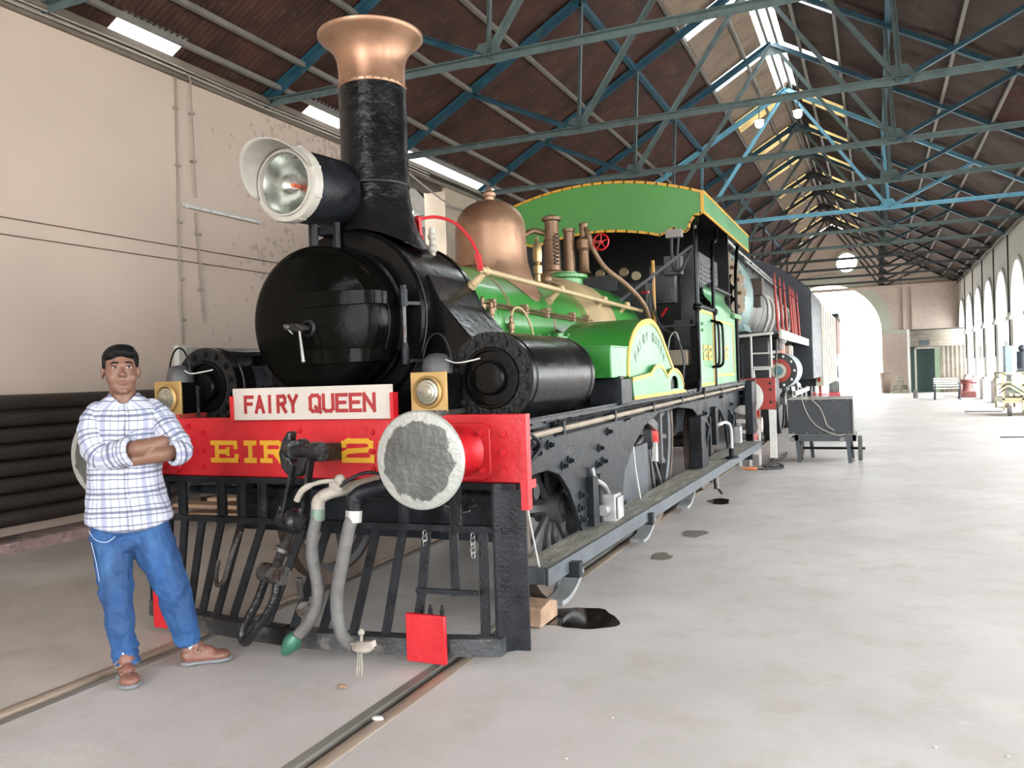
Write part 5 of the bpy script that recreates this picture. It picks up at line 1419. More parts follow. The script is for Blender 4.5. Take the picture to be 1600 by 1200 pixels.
# his left hand, tucked under the right upper arm
it += [('e', (-.150, .165, 1.128), (.038, .018, .034))]
for k in range(4):
    z = 1.155 - k * .018; l = (.06, .068, .064, .05)[k]
    it += [('c', (-.175, .152, z), (-.175 - l * .5, .125, z), .009, .0086), ('c', (-.175 - l * .5, .125, z), (-.175 - l * .75, .09, z), .0086, .0076)]
it += [('c', (-.140, .175, 1.155), (-.165, .17, 1.18), .010, .009), ('c', (-.165, .17, 1.18), (-.19, .155, 1.185), .009, .008)]
BODY = blob('body', it, SKIN, .0055, smooth=3)
HAIRM = mat('black_hair', (.004, .0035, .0035), .6, spec=.15, var=.3, scale=40, bump=.5, bscale=90, stretch=(1, 1, .3))
hr = [('e', (-.160, -.022, 1.655), (.090, .098, .078)), ('e', (-.150, .020, 1.700), (.062, .060, .030)), ('e', (-.162, .035, 1.688), (.068, .060, .030)), ('e', (-.200, .050, 1.672), (.036, .038, .024)),
      ('e', (-.125, .052, 1.680), (.040, .036, .022)), ('e', (-.160, -.055, 1.60), (.082, .055, .07)), ('e', (-.236, .012, 1.632), (.012, .035, .034)), ('e', (-.083, .010, 1.636), (.012, .035, .032))]
blob('hair', hr, HAIRM, .006, BODY, 3)
EYW = mat('eye_white', (.36,.35,.33), .3, var=.02); IRIS = mat('dark_iris', (.012, .008, .006), .15, var=.1)
for ux in (-.184, -.119):
    E_ = MB().ball(Bp(ux, .078, 1.6065), 1, 16, 10, (.0150, .013, .0080), RBM).build('eye', EYW, BODY)
    MB().ball(Bp(ux + .001, .0895, 1.607), 1, 12, 8, (.0062, .0035, .0066), RBM).build('iris', IRIS, BODY)
    MB().tube([Bp(ux - .016, .082, 1.6085), Bp(ux - .006, .0925, 1.6155), Bp(ux + .007, .0925, 1.6155), Bp(ux + .017, .082, 1.609)], .0022, 6).build('eyelid', mat('lid_skin', (.07, .035, .025), .5), BODY)
    MB().tube([Bp(ux - .021, .083, 1.627), Bp(ux - .006, .096, 1.634), Bp(ux + .008, .096, 1.633), Bp(ux + .021, .085, 1.626)], [.002, .0042, .0042, .002], 6).build('eyebrow', HAIRM, BODY)
LIP = mat('lips_brown', (.19, .085, .072), .4, var=.05)
MB().tube([Bp(-.177, .090, 1.535), Bp(-.163, .102, 1.539), Bp(-.150, .105, 1.5365), Bp(-.137, .102, 1.539), Bp(-.123, .090, 1.535)], [.001, .0045, .004, .0045, .001], 8).build('upper_lip', LIP, BODY)
MB().tube([Bp(-.174, .089, 1.532), Bp(-.162, .102, 1.527), Bp(-.150, .104, 1.5255), Bp(-.138, .102, 1.527), Bp(-.126, .089, 1.532)], [.001, .005, .0058, .005, .001], 8).build('lower_lip', LIP, BODY)


def check(name, base_rot=None):
    """white cotton with a woven grey-blue windowpane check in the cloth's own coordinates"""
    M_ = bpy.data.materials.new(name); M_.use_nodes = True
    nt = M_.node_tree; N = nt.nodes; L = nt.links; b = N['Principled BSDF']; b.inputs['Roughness'].default_value = .8
    uv = N.new('ShaderNodeUVMap'); uv.uv_map = 'weave'; sp = N.new('ShaderNodeSeparateXYZ')
    nz = N.new('ShaderNodeTexNoise'); nz.inputs['Scale'].default_value = 7; L.new(uv.outputs[0], nz.inputs[0])
    ad = N.new('ShaderNodeVectorMath'); ad.operation = 'MULTIPLY_ADD'; ad.inputs[1].default_value = (.02, .02, 0)
    L.new(nz.outputs['Color'], ad.inputs[0]); L.new(uv.outputs[0], ad.inputs[2]); L.new(ad.outputs[0], sp.inputs[0])
    def stripe(sock, period, off, w):
        a = N.new('ShaderNodeMath'); a.operation = 'ADD'; a.inputs[1].default_value = off; L.new(sock, a.inputs[0])
        p = N.new('ShaderNodeMath'); p.operation = 'PINGPONG'; p.inputs[1].default_value = period / 2; L.new(a.outputs[0], p.inputs[0])
        r = N.new('ShaderNodeMapRange'); r.inputs[1].default_value = w * .5; r.inputs[2].default_value = w * .8
        r.inputs[3].default_value = 1; r.inputs[4].default_value = 0; L.new(p.outputs[0], r.inputs[0]); return r.outputs[0]
    out = None; col = (.40, .415, .48)
    prev = None
    for ax, per, off, w, c, f_ in ((0, .105, 0, .020, (.16, .17, .27), .6), (0, .105, .036, .004, (.10, .10, .16), .5), (0, .105, -.036, .004, (.10, .10, .16), .5),
                                   (1, .098, 0, .010, (.06, .065, .11), .8), (1, .098, .026, .0038, (.03, .03, .06), .85), (1, .098, -.026, .0038, (.03, .03, .06), .85)):
        s_ = stripe(sp.outputs[ax], per, off, w)
        mul = N.new('ShaderNodeMath'); mul.operation = 'MULTIPLY'; mul.inputs[1].default_value = f_; L.new(s_, mul.inputs[0])
        x = N.new('ShaderNodeMix'); x.data_type = 'RGBA'; L.new(mul.outputs[0], x.inputs[0]); x.inputs[7].default_value = (*c, 1)
        if prev is None: x.inputs[6].default_value = (*col, 1)
        else: L.new(prev, x.inputs[6])
        prev = x.outputs[2]
    L.new(prev, b.inputs['Base Color'])
    n3 = N.new('ShaderNodeTexNoise'); n3.inputs['Scale'].default_value = 9; n3.inputs['Detail'].default_value = 3; n3.inputs['Distortion'].default_value = 1.2
    tc = N.new('ShaderNodeTexCoord'); L.new(tc.outputs['Object'], n3.inputs[0])
    bp = N.new('ShaderNodeBump'); bp.inputs['Strength'].default_value = .55; bp.inputs['Distance'].default_value = .025
    L.new(n3.outputs[0], bp.inputs['Height']); L.new(bp.outputs[0], b.inputs['Normal'])
    return M_


CHECK = check('white_checked_cotton')


def cloth_loft(name, rings, parent, n=48, closed_top=False, label=None):
    """rings: list of lists of n (point, u, v)"""
    me = bpy.data.meshes.new(name); base = o_base(parent)
    m_ = len(rings[0]); vs = [tuple(p[0] - base) for r in rings for p in r]; fs = []
    for j in range(len(rings) - 1):
        for i in range(m_ - 1):
            a = j * m_ + i; fs.append((a, a + 1, a + m_ + 1, a + m_))
    me.from_pydata(vs, [], fs)
    uvl = me.uv_layers.new(name='weave'); fl_ = [(p[1], p[2]) for r in rings for p in r]
    for l in me.loops: uvl.data[l.index].uv = fl_[l.vertex_index]
    for p in me.polygons: p.use_smooth = True
    me.materials.append(CHECK)
    o = bpy.data.objects.new(name, me); COL.objects.link(o); o.parent = parent; ROOT[o] = ROOT[parent]; BASE[o] = base
    sd = o.modifiers.new('thick', 'SOLIDIFY'); sd.thickness = .003; sd.offset = 1
    if label: o['label'] = label
    return o


import mathutils.noise as mn
# torso: z, centre u, half width, centre d, half depth
TS = [(.775, -.143, .212, .0, .135), (.83, -.146, .209, .0, .138), (.90, -.150, .196, .010, .148), (.98, -.155, .184, .022, .156), (1.06, -.155, .180, .025, .152), (1.14, -.152, .182, .018, .145),
      (1.22, -.148, .188, .010, .140), (1.30, -.145, .195, .0, .130), (1.36, -.143, .192, -.008, .115), (1.405, -.145, .165, -.012, .098), (1.435, -.148, .12, -.015, .085), (1.462, -.150, .082, -.012, .075), (1.475, -.151, .070, -.010, .070)]
rings = []
n = 64
for j in range(37):
    t = j / 36 * (len(TS) - 1); i0 = min(int(t), len(TS) - 2); f_ = t - i0
    z, uc, hw, dc, hd_ = [lerp(TS[i0][k], TS[i0 + 1][k], f_) for k in range(5)]
    r = []
    for i in range(n + 1):
        a = -PI / 2 + 2 * PI * i / n - PI       # seam at the back
        ca, sa = math.cos(a), math.sin(a)
        ex = .88; cu = math.copysign(abs(ca) ** ex, ca); su = math.copysign(abs(sa) ** ex, sa)
        # shirt tail: longer at front and back, short at the sides
        tail = 1 - min(1, j / 9)
        zz = z + tail * (.055 * ca * ca - .01) 
        if j > 24:      # open collar: neckline drops at the front
            zz -= max(0, sa) ** 4 * .055 * (j - 24) / 12
        w_ = mn.noise(V((a * 1.3, z * 9, 1))) * .010 + mn.noise(V((a * 3, z * 16 + a * 2, 5))) * .006
        w_ *= 1 if j < 26 else .3
        p = Bp(uc + cu * (hw + w_), dc + su * (hd_ + w_), zz)
        r.append((p, i / n * 1.12, zz))
    rings.append(r)
SH = cloth_loft('shirt', rings, MAN, label='white shirt with grey-blue check')


def sleeve(pts, rad, name='sleeve'):
    P = spline([Bp(*p) for p in pts], 6); L_ = len(P); rings = []; s_ = 0
    prev = None
    for i, p in enumerate(P):
        d = (P[min(i + 1, L_ - 1)] - P[max(0, i - 1)]).normalized()
        a = d.cross(V((0, 0, 1))).normalized() if prev is None else (prev - d * prev.dot(d)).normalized()
        prev = a; b_ = d.cross(a)
        t = i / (L_ - 1) * (len(rad) - 1); k = min(int(t), len(rad) - 2); r0 = lerp(rad[k], rad[k + 1], t - k)
        if i: s_ += (p - P[i - 1]).length
        rr = []
        for q in range(33):
            u = 2 * PI * q / 32
            w_ = mn.noise(V((u * 1.2, s_ * 26, 3 + pts[0][0]))) * .007 + .003 * math.sin(s_ * 120 + u * 2)
            rr.append((p + (a * math.cos(u) + b_ * math.sin(u)) * (r0 + w_), u / (2 * PI) * .45, s_))
        rings.append(rr)
    return cloth_loft(name, rings, SH)


sleeve([(-.225, -.015, 1.392), (-.268, -.01, 1.368), (-.292, .02, 1.30), (-.285, .06, 1.21), (-.245, .10, 1.155), (-.185, .145, 1.165), (-.115, .185, 1.183)], [.045, .067, .075, .074, .070, .068, .066])
sleeve([(-.07, -.015, 1.395), (-.020, -.01, 1.372), (.025, .03, 1.31), (.070, .10, 1.24), (.108, .145, 1.175), (.095, .178, 1.160), (.070, .195, 1.160)], [.045, .066, .072, .070, .062, .057, .056])
for c, d_, r in (((-.115, .185, 1.183), (.05, .032, .009), .064), ((.072, .195, 1.160), (-.05, .025, .0), .056)):
    rings = []
    C_ = Bp(*c); D_ = (Bp(c[0] + d_[0], c[1] + d_[1], c[2] + d_[2]) - C_).normalized(); a = D_.cross(V((0, 0, 1))).normalized(); b_ = D_.cross(a)
    for k, rr_ in ((-.045, r + .001), (-.04, r + .008), (-.002, r + .008), (.002, r + .002), (0, r - .012)):
        rings.append([(C_ + D_ * k + (a * math.cos(2 * PI * q / 24) + b_ * math.sin(2 * PI * q / 24)) * rr_, q / 24 * .4, k + .03) for q in range(25)])
    cloth_loft('rolled_cuff', rings, SH)
# collar leaves
for s in (-1, 1):
    rings = []
    for j in range(5):
        t = j / 4; r = []
        for i in range(9):
            q = i / 8; a = math.radians(90) - s * math.radians(lerp(22, 170, q))
            ca, sa = math.cos(a), math.sin(a)
            drop = .035 * t + (.030 * t * (1 - q) ** 2)
            p = Bp(-.151 + ca * (.068 + .026 * t), -.010 + sa * (.068 + .028 * t), 1.487 - drop - .050 * (1 - q) ** 2)
            r.append((p, q * .2, t * .05))
        rings.append(r)
    cloth_loft('collar', rings, SH)
PLK = mat('placket_white', (.48, .50, .57), .8)
for z in (.86, .95, 1.04, 1.30, 1.37):
    MB().cyl(Bp(-.135, .13, z), Bp(-.135, .175 - max(0, z - 1.1) * .12, z), .006, n=10).build('button', PLK, SH)
MB().bar(Bp(-.125, .140, 1.275), Bp(-.020, .120, 1.285), .004, .012).build('pocket_flap', mat('grey_stitch', (.2, .2, .28), .8), SH)

# jeans
JN = mat('blue_denim', (.010, .052, .155), .8, var=.3, scale=5, bump=.35, bscale=16, col2=(.035, .12, .27), thr=(.5, .75), pscale=7, stretch=(1, 1, .45))
jt = [('e', (-.145, .0, .80), (.195, .125, .10)), ('c', (-.235, .0, .74), (-.215, .045, .42), .104, .076), ('c', (-.215, .045, .42), (-.193, .035, .13), .076, .062),
      ('e', (-.188, .035, .125), (.072, .068, .026)), ('e', (-.185, .038, .165), (.066, .064, .020)), ('e', (-.178, .045, .09), (.067, .066, .024)),
      ('c', (-.060, .0, .74), (.055, .035, .42), .112, .086), ('c', (.055, .035, .42), (.112, .0, .16), .086, .068),
      ('e', (.115, .0, .155), (.074, .070, .028)), ('e', (.108, .0, .20), (.070, .068, .022)), ('e', (.118, -.005, .125), (.068, .064, .022)),
      ('e', (-.225, .035, .46), (.082, .082, .018)), ('e', (.045, .035, .45), (.094, .088, .018)), ('e', (-.155, .06, .70), (.06, .06, .05))]
JE = blob('jeans', jt, JN, .0075, MAN, 2, label='blue jeans')
tx = bpy.data.textures.new('denim_folds', 'CLOUDS'); tx.noise_scale = .075; tx.noise_depth = 2
dm_ = JE.modifiers.new('folds', 'DISPLACE'); dm_.texture = tx; dm_.strength = .030; dm_.mid_level = .5; dm_.texture_coords = 'LOCAL'
ST = mat('pale_stitching', (.30, .38, .50), .7)
MB().tube([Bp(-.325, .045, .72), Bp(-.305, .065, .62), Bp(-.290, .075, .50)], .0022, 5).build('stitching', ST, JE)
MB().tube(spline([Bp(-.335, .03, .775), Bp(-.30, .085, .735), Bp(-.25, .115, .725), Bp(-.21, .122, .75)], 5), .0022, 5).build('stitching', ST, JE)
# socks and shoes
SOCK = mat('pale_sock', (.34, .40, .52), .8); LEA = mat('tan_brown_leather', (.16, .068, .048), .5, var=.2, scale=14, bump=.2, bscale=60); SOLE = mat('grey_sole', (.16,.17,.175), .6)
LACE = mat('lace_tan', (.25,.165,.115), .7)


def shoe(heel, dirv):
    h = V(heel); dv = V((*dirv, 0)).normalized(); sv = V((-dv.y, dv.x, 0))
    def Q(t, s_, z): p = h + dv * t + sv * s_; return (p.x, p.y, z)
    o = blob('shoe', [('e', Q(.045, 0, .052), (.044, .044, .046)), ('c', Q(.07, 0, .05), Q(.15, 0, .042), .040, .040), ('e', Q(.195, -.002, .038), (.062, .050, .030), Matrix.Rotation(math.atan2(dv.y, dv.x), 3, 'Z')),
                     ('c', Q(.055, 0, .06), Q(.075, 0, .105), .040, .042), ('e', Q(.13, 0, .066), (.05, .035, .032), Matrix.Rotation(math.atan2(dv.y, dv.x), 3, 'Z'))], LEA, .006, MAN, 3, label='brown lattice leather shoe')
    blob('sole', [('e', Q(.05, 0, .016), (.054, .050, .014)), ('c', Q(.06, 0, .014), Q(.2, 0, .014), .013, .013), ('e', Q(.125, 0, .015), (.09, .043, .013), Matrix.Rotation(math.atan2(dv.y, dv.x), 3, 'Z')),
                  ('e', Q(.19, 0, .016), (.076, .057, .015), Matrix.Rotation(math.atan2(dv.y, dv.x), 3, 'Z'))], SOLE, .006, o, 1)
    blob('sock', [('c', Q(.06, 0, .10), Q(.05, 0, .15), .040, .046)], SOCK, .008, o, 1)
    for k in range(4):
        t = .10 + .03 * k; zt = .103 - .012 * k
        MB().tube([Bp(*Q(t, -.036, zt - .022)), Bp(*Q(t + .006, 0, zt)), Bp(*Q(t, .036, zt - .022))], .0042, 6).build('lattice_strap', LACE, o)
    for s_ in (-1, 1):
        MB().tube(spline([Bp(*Q(.10, 0, .108)), Bp(*Q(.09, s_ * .03, .115)), Bp(*Q(.08, s_ * .055, .09)), Bp(*Q(.10, s_ * .045, .08)), Bp(*Q(.10, 0, .108))], 4), .0026, 5).build('shoelace', LACE, o)


shoe((-.192, .0, 0), (.13, 1.0))
shoe((.075, -.01, 0), (1.0, .10))
# ================================================================== AROUND THE WALLS AND ON THE FLOOR
# stacked dark pipes by the left wall
PIPEM = mat('dark_brown_pipe', (.045, .034, .028), .5, .2, var=.25, scale=3, bump=.15, bscale=20, stretch=(1, .2, 1))
ords = ['topmost', 'second from the top', 'third from the top', 'fourth from the top', 'fifth from the top', 'sixth from the top', 'seventh from the top', 'lowest']
zs = [1.398 - .158 * k for k in range(8)]
pm_ = MB().lathe([(.074, 0), (.077, .02), (.077, 12.5), (.074, 12.52), (.066, 12.5), (.066, 0), (.074, 0)], (0, 0, 0), 'y', 24).mesh('long_pipe', PIPEM, sharp=60)
for z, o_ in zip(zs, ords):
    p = link('long_pipe', pm_, None, (-7.60, -3.5, z))
    p.scale = (1, 1, 1)
    tag(p, 'dark brown long pipe along the left wall, ' + o_ + ' of its stack', 'pipe', 'pipes stacked against the left wall')
RK = thing('pipe_rack', (-7.6, 3, 0), 'dark timber and pink plaster stand under the stacked long pipes', 'rack')
MB().box(-7.79, -7.38, -3.5, 9.0, .0, .10).build('plaster_base', PINK, RK)
for k in range(5):
    MB().box(-7.74, -7.44, -3 + k * 2.6, -2.8 + k * 2.6, .10, .212).build('bearer', mat('dark_old_timber', (.10, .08, .06), .8, var=.35, scale=5), RK)
for k in range(5):
    MB().box(-7.50, -7.455, -3 + k * 2.6, -2.93 + k * 2.6, .1, 1.5).build('upright', MATS['dark_old_timber'], RK)
PLK2 = mat('rough_plank', (.33, .20, .12), .75, var=.25, scale=6, stretch=(.3, 3, 3))
for k, (x, y, rz, z, l) in enumerate(((-6.1, 7.0, .15, .10, 1.6), (-6.0, 7.1, -.1, .145, 1.5), (-6.2, 6.95, .05, .19, 1.7), (-6.05, 7.05, -.22, .235, 1.3), (-6.0, 7.0, .30, .28, 1.1))):
    o = link('plank', MB().box(-l / 2, l / 2, -.12, .12, 0, .035).mesh('plank', PLK2), None, (x, y, z + .0), (0, 0, rz))
    tag(o, 'brown wooden plank lying %s in the heap beyond the cowcatcher' % ('lowest', 'second lowest', 'in the middle', 'second highest', 'topmost')[k], 'plank', 'planks on the floor behind the locomotive front')
for x in (-6.5, -5.7):
    o = MB().box(-.05, .05, -.2, .2, 0, .098).build('timber_block', MATS['dark_old_timber'], None, loc=(0, 0, 0)); o.location = (x, 7.0, 0)
    tag(o, 'dark timber block under the %s end of the plank heap' % ('left' if x < -6 else 'right'), 'block')

# fittings on the left wall
TL = thing('tube_light', (-7.78, 8.5, 3.74), 'unlit white tube light mounted on the beige left wall', 'light')
MB().box(-7.80, -7.76, 7.83, 9.20, 3.72, 3.77).build('batten', WHITE, TL, bevel=.004)
MB().cyl((-7.735, 7.88, 3.725), (-7.735, 9.15, 3.725), .016, n=10).build('tube', mat('milky_tube', (.7, .7, .68), .3), TL)
for y in (7.86, 9.15): MB().box(-7.765, -7.72, y, y + .03, 3.70, 3.755).build('end_holder', WHITE, TL)
CDT = mat('dusty_conduit', (.30, .25, .21), .7)
c = MB().tube([(-7.785, 7.80, 5.40), (-7.785, 7.78, 4.4), (-7.785, 7.76, 3.4), (-7.785, 7.74, 2.6), (-7.785, 7.74, 2.02)], .013, 7).build('conduit', CDT)
for z in (4.9, 4.2, 3.5, 2.8, 2.3): MB().box(-7.80, -7.765, 7.74, 7.81, z, z + .03).build('saddle', CDT, c)
tag(c, 'straight dusty conduit running down the left wall to the switch box', 'conduit')
c = MB().tube(spline([(-7.68, 7.86, 5.35), (-7.72, 7.97, 5.30), (-7.745, 8.0, 5.1), (-7.745, 8.02, 4.07), (-7.745, 8.03, 3.86)], 5), .011, 7).build('conduit', CDT)
for z in (4.9, 4.3): MB().box(-7.798, -7.735, 7.99, 8.05, z, z + .03).build('saddle', CDT, c)
tag(c, 'thin conduit coming down the left wall onto the tube light', 'conduit')
c = MB().tube([(-7.775, 8.04, 3.68), (-7.775, 8.08, 3.0), (-7.775, 8.12, 2.3)], .011, 7).build('conduit', CDT)
for z in (3.4, 2.7): MB().box(-7.798, -7.765, 8.02, 8.12, z, z + .03).build('saddle', CDT, c)
tag(c, 'thin conduit hanging down below the tube light on the left wall', 'conduit')
sw = thing('switch_box', (-7.78, 7.8, 1.7), 'pale grey switch box at the foot of the wall conduit', 'box')
MB().box(-7.80, -7.72, 7.62, 7.96, 1.62, 2.0).build('case', WHITE, sw, bevel=.006)
MB().box(-7.72, -7.712, 7.74, 7.95, 1.64, 1.98).build('lid', CREAM, sw, bevel=.003)
# loose cables drooping at the top of the wall
c = MB().tube(spline([(-7.70, 12.6, 5.42), (-7.65, 13.6, 5.12), (-7.6, 14.7, 4.90), (-7.65, 15.8, 4.98), (-7.7, 17.0, 5.2)], 7), .018, 7).build('drooping_cable', MATS['dusty_grey_cable'])
tag(c, 'grey cable drooping from the wall top behind the chimney', 'cable')
hb_ = thing('hanging_lamp', (-8.9, 15.3, 5.3), 'glowing bulb hanging in the side bay behind the copper dome', 'lamp')
MB().ball((-8.9, 15.3, 5.0), .07, 14, 10).build('bulb', emis('bulb_glow', (1, .95, .8), 12), hb_)
MB().cyl((-8.9, 15.3, 5.06), (-8.9, 15.3, 5.3), .01, n=6).lathe([(.03, 5.06), (.09, 5.03), (.09, 5.025), (.03, 5.05)], (-8.9, 15.3, 0), 'z', 14).build('holder', DARKT, hb_)
for k, (x, y, z, w_) in enumerate(((-2.45, 21.2, 7.45, 'left'), (-1.55, 21.2, 7.55, 'right'))):
    l_ = thing('hanging_lamp', (x, y, z), 'bright lamp under the roof ridge, %s one of the pair' % w_, 'lamp', 'pair of lamps under the ridge')
    MB().ball((x, y, z), .10, 14, 10).build('bulb', bpy.data.materials['bulb_glow'], l_)
    MB().cyl((x, y, z + .09), (x, y, z + .9), .012, n=6).lathe([(.04, z + .12), (.14, z + .08), (.14, z + .07), (.03, z + .11)], (x, y, 0), 'z', 14).build('holder', DARKT, l_)

# chock under the leading wheel, puddles, litter
wdg = MB().prism([(4.52, .008), (4.80, .008), (4.80, .10), (4.70, .135), (4.54, .12)], 'x', -2.00, -1.84)
wdg = wdg.build('wooden_chock', mat('split_wood', (.30,.19,.12), .7, var=.3, scale=8, bump=.4, bscale=30), None, bevel=.01)
tag(wdg, 'split wooden chock on the rail in front of the wheel', 'chock')
OIL = mat('dark_oil', (.012, .009, .006), .06, var=.2); DAMP = mat('dried_stain', (.15, .13, .11), .5, var=.2)


def puddle(x, y, rx, ry, seed, mt_, lab, rot=0):
    rnd = random.Random(seed); pts = []
    ph = [rnd.uniform(0, 6) for _ in range(4)]
    for k in range(40):
        a = 2 * PI * k / 40; r = 1 + .13 * math.sin(2 * a + ph[0]) + .10 * math.sin(3 * a + ph[1]) + .05 * math.sin(5 * a + ph[2]) + .03 * math.sin(9 * a + ph[3])
        px, py = rx * r * math.cos(a), ry * r * math.sin(a)
        pts.append((x + px * math.cos(rot) - py * math.sin(rot), y + px * math.sin(rot) + py * math.cos(rot)))
    o = MB().prism(pts, 'z', .0, .0035).build('puddle', mt_)
    tag(o, lab, 'stain')


puddle(-1.72, 4.80, .24, .24, 3, OIL, 'large black oil puddle on the floor beside the footboard')
puddle(-1.66, 9.52, .13, .20, 5, OIL, 'small dark oil puddle on the floor beside the far end of the footboard')
puddle(-1.55, 7.60, .10, .18, 8, DAMP, 'long dried stain on the floor, middle of the three beside the footboard')
puddle(-1.62, 6.60, .08, .14, 9, DAMP, 'small faint stain on the floor, nearest of the three beside the footboard')
for k, (x, y, r, lab) in enumerate(((-2.046, 3.08, .018, 'white scrap of paper lying on the right rail'), (-2.42, 3.35, .02, 'crumpled brown leaf on the floor left of the right rail'))):
    rnd = random.Random(k); mb = MB()
    mb.ball((x, y, .014), r, 7, 5, (1.6, .9, .55)); mb.v = [(a + rnd.uniform(-.004, .004), b_ + rnd.uniform(-.004, .004), max(.007, c_)) for a, b_, c_ in mb.v]
    o = mb.build('paper_scrap' if k == 0 else 'dry_leaf', WHITE if k == 0 else mat('leaf_brown', (.25, .16, .10), .8), sharp=10); tag(o, lab, 'litter')
dgm = mat('concrete_crumb', (.50, .47, .42), .8)
gm_ = MB(); rnd = random.Random(4)
for k in range(70):
    x, y = rnd.uniform(-1.3, 2.2), rnd.uniform(1.8, 9); gm_.ball((x, y, .003), rnd.uniform(.003, .007), 5, 3, (1, 1, .6))
gm_ = gm_.build('floor_grit', dgm); tag(gm_, 'tiny pale crumbs scattered over the concrete floor', 'grit', None, 'stuff')

# ================================================================== BOX ON A TROLLEY
BX = thing('equipment_box', (-.8, 14, .44), 'large dark grey box standing on a small wheeled trolley', 'box')
GBX = mat('dark_grey_box_paint', (.030, .033, .038), .5, .1, var=.2, scale=4, bump=.1, col2=(.06, .06, .06), thr=(.6, .75), pscale=6)
MB().box(-1.27, -.34, 13.6, 14.45, .445, .975).build('case', GBX, BX, bevel=.008)
MB().box(-1.28, -.33, 13.59, 14.46, .975, .995).build('lid', mat('grey_lid', (.33, .32, .29), .6, var=.15), BX, bevel=.004)
for x in (-1.26, -.36):
    MB().box(x, x + .025, 13.592, 13.6, .45, .97).build('corner_strip', GBX, BX)
for k in range(5): MB().ball((-1.2 + .2 * k, 13.598, .955), .010, 8, 6).ball((-1.2 + .2 * k, 13.598, .465), .010, 8, 6).build('rivets', STEEL, BX).__setitem__('kind', 'stuff')
rc = MB().tube([(-.72 + (.20 + .006 * (k % 3)) * math.cos(2 * PI * k / 30), 13.95 + (.20 + .006 * (k % 3)) * math.sin(2 * PI * k / 30), 1.014 + .0008 * k) for k in range(120)][:75], .008, 6).build('red_cable_coil', mat('red_cable', (.55, .06, .07), .5))
tag(rc, 'coil of red cable lying on the grey box lid', 'cable')
wc = MB().tube(spline([(-.99, 13.8, .998), (-1.05, 13.62, 1.0), (-1.05, 13.575, .95), (-.98, 13.57, .75), (-.88, 13.57, .60), (-.74, 13.57, .50), (-.55, 13.56, .43), (-.45, 13.56, .45)], 6), .007, 6).build('pale_cable', mat('pale_grey_cable', (.38, .35, .31), .6), BX)
wc = MB().tube(spline([(-.96, 13.75, .998), (-.92, 13.62, 1.0), (-.90, 13.575, .96), (-.80, 13.57, .85), (-.74, 13.57, .70), (-.70, 13.57, .58), (-.60, 13.565, .50)], 6), .007, 6).build('pale_cable', MATS['pale_grey_cable'], BX)
TR = thing('trolley', (-.8, 14, 0), 'small black metal trolley with two spoked wheels under the grey box', 'trolley')
TM = mat('blue_grey_trolley', (.055, .062, .07), .5, .3, var=.25, scale=8)
MB().box(-1.18, -.30, 13.62, 13.67, .33, .425).box(-1.18, -.30, 14.35, 14.4, .33, .425).box(-1.18, -1.13, 13.62, 14.4, .34, .425).box(-.35, -.30, 13.62, 14.4, .34, .425).build('frame', TM, TR)
MB().box(-1.16, -.32, 13.66, 14.36, .425, .443).build('deck', mat('tan_deck', (.30, .27, .23), .7), TR)
for x, y in ((-1.15, 13.64), (-.42, 13.64), (-1.0, 14.36), (-.40, 14.36)):
    MB().bar((x, y, .36), (x + .03, y, .0), .055, .03, (0, 1, 0)).build('leg', TM, TR)
MB().cyl((-1.15, 14.02, .19), (-.18, 14.02, .19), .02, n=8).build('axle', BLACKW, TR)
for x in (-1.12, -.25):
    MB().lathe([(.19, -.03), (.195, 0), (.19, .03), (.12, .03), (.12, -.03), (.19, -.03)], (x, 14.02, .195), 'x', 28).lathe([(.12, -.015), (.02, -.025), (.02, .025), (.12, .015)], (x, 14.02, .195), 'x', 20).build('wheel', RUBBER, TR)
for x in (-1.22, -.50):
    MB().cyl((x, 13.55, .36), (x + .02, 13.78, .38), .035, n=12).build('handle_tube', STEEL, TR)
# black welding cable on the floor
bc = MB().tube(spline([(-1.50, 12.6, .03), (-1.52, 13.6, .02), (-1.52, 14.6, .02), (-1.42, 14.9, .02), (-1.40, 13.9, .02), (-1.50, 13.5, .02), (-1.50, 12.9, .03), (-1.30, 13.0, .02), (-1.42, 12.75, .02), (-1.60, 12.9, .03), (-1.38, 13.1, .035), (-1.28, 12.7, .02), (-1.50, 12.5, .02), (-1.62, 12.52, .02)], 8), .011, 7).build('black_cable', MATS['black_cable'])
tag(bc, 'looped black cable lying on the floor beside the footboard', 'cable')
cn = MB().lathe([(.012, 0), (.02, .01), (.024, .05), (.024, .14), (.018, .17), (.01, .175), (.01, .22)], (0, 0, 0), 'x', 12)
cn = link('cable_connector', cn.mesh('cable_connector', mat('orange_plastic', (.75, .25, .08), .5)), None, (-1.62, 12.52, .026), (0, 0, PI)); tag(cn, 'orange connector at the end of the black floor cable', 'connector')

# ================================================================== SECOND LOCOMOTIVE
X2 = -2.91
L2 = thing('steam_locomotive', (X2, 13.5, 0), 'large grey and teal locomotive with scalloped smokebox ring behind the green one', 'locomotive')
TEALB = mat('teal_grey_boiler', (.22, .31, .30), .4, .2, var=.2, scale=3, bump=.1, col2=(.30, .38, .36), thr=(.5, .7), pscale=3)
GREYB = mat('grey_boiler', (.16, .165, .155), .45, .3, var=.25, scale=3, col2=(.26, .26, .24), thr=(.5, .7), pscale=2)
DK = mat('second_engine_black', (.014, .015, .017), .45, var=.3)
CRM = mat('cream_paint', (.50, .46, .35), .5, var=.15)
BB2 = MB().box(X2 - 1.47, X2 + 1.47, 13.5, 13.58, .84, 1.33).build('buffer_beam', REDD, L2, label='red buffer beam')
MB().box(X2 + 1.0, X2 + 1.47, 13.58, 14.1, .84, 1.33).build('beam_return', DK, BB2)
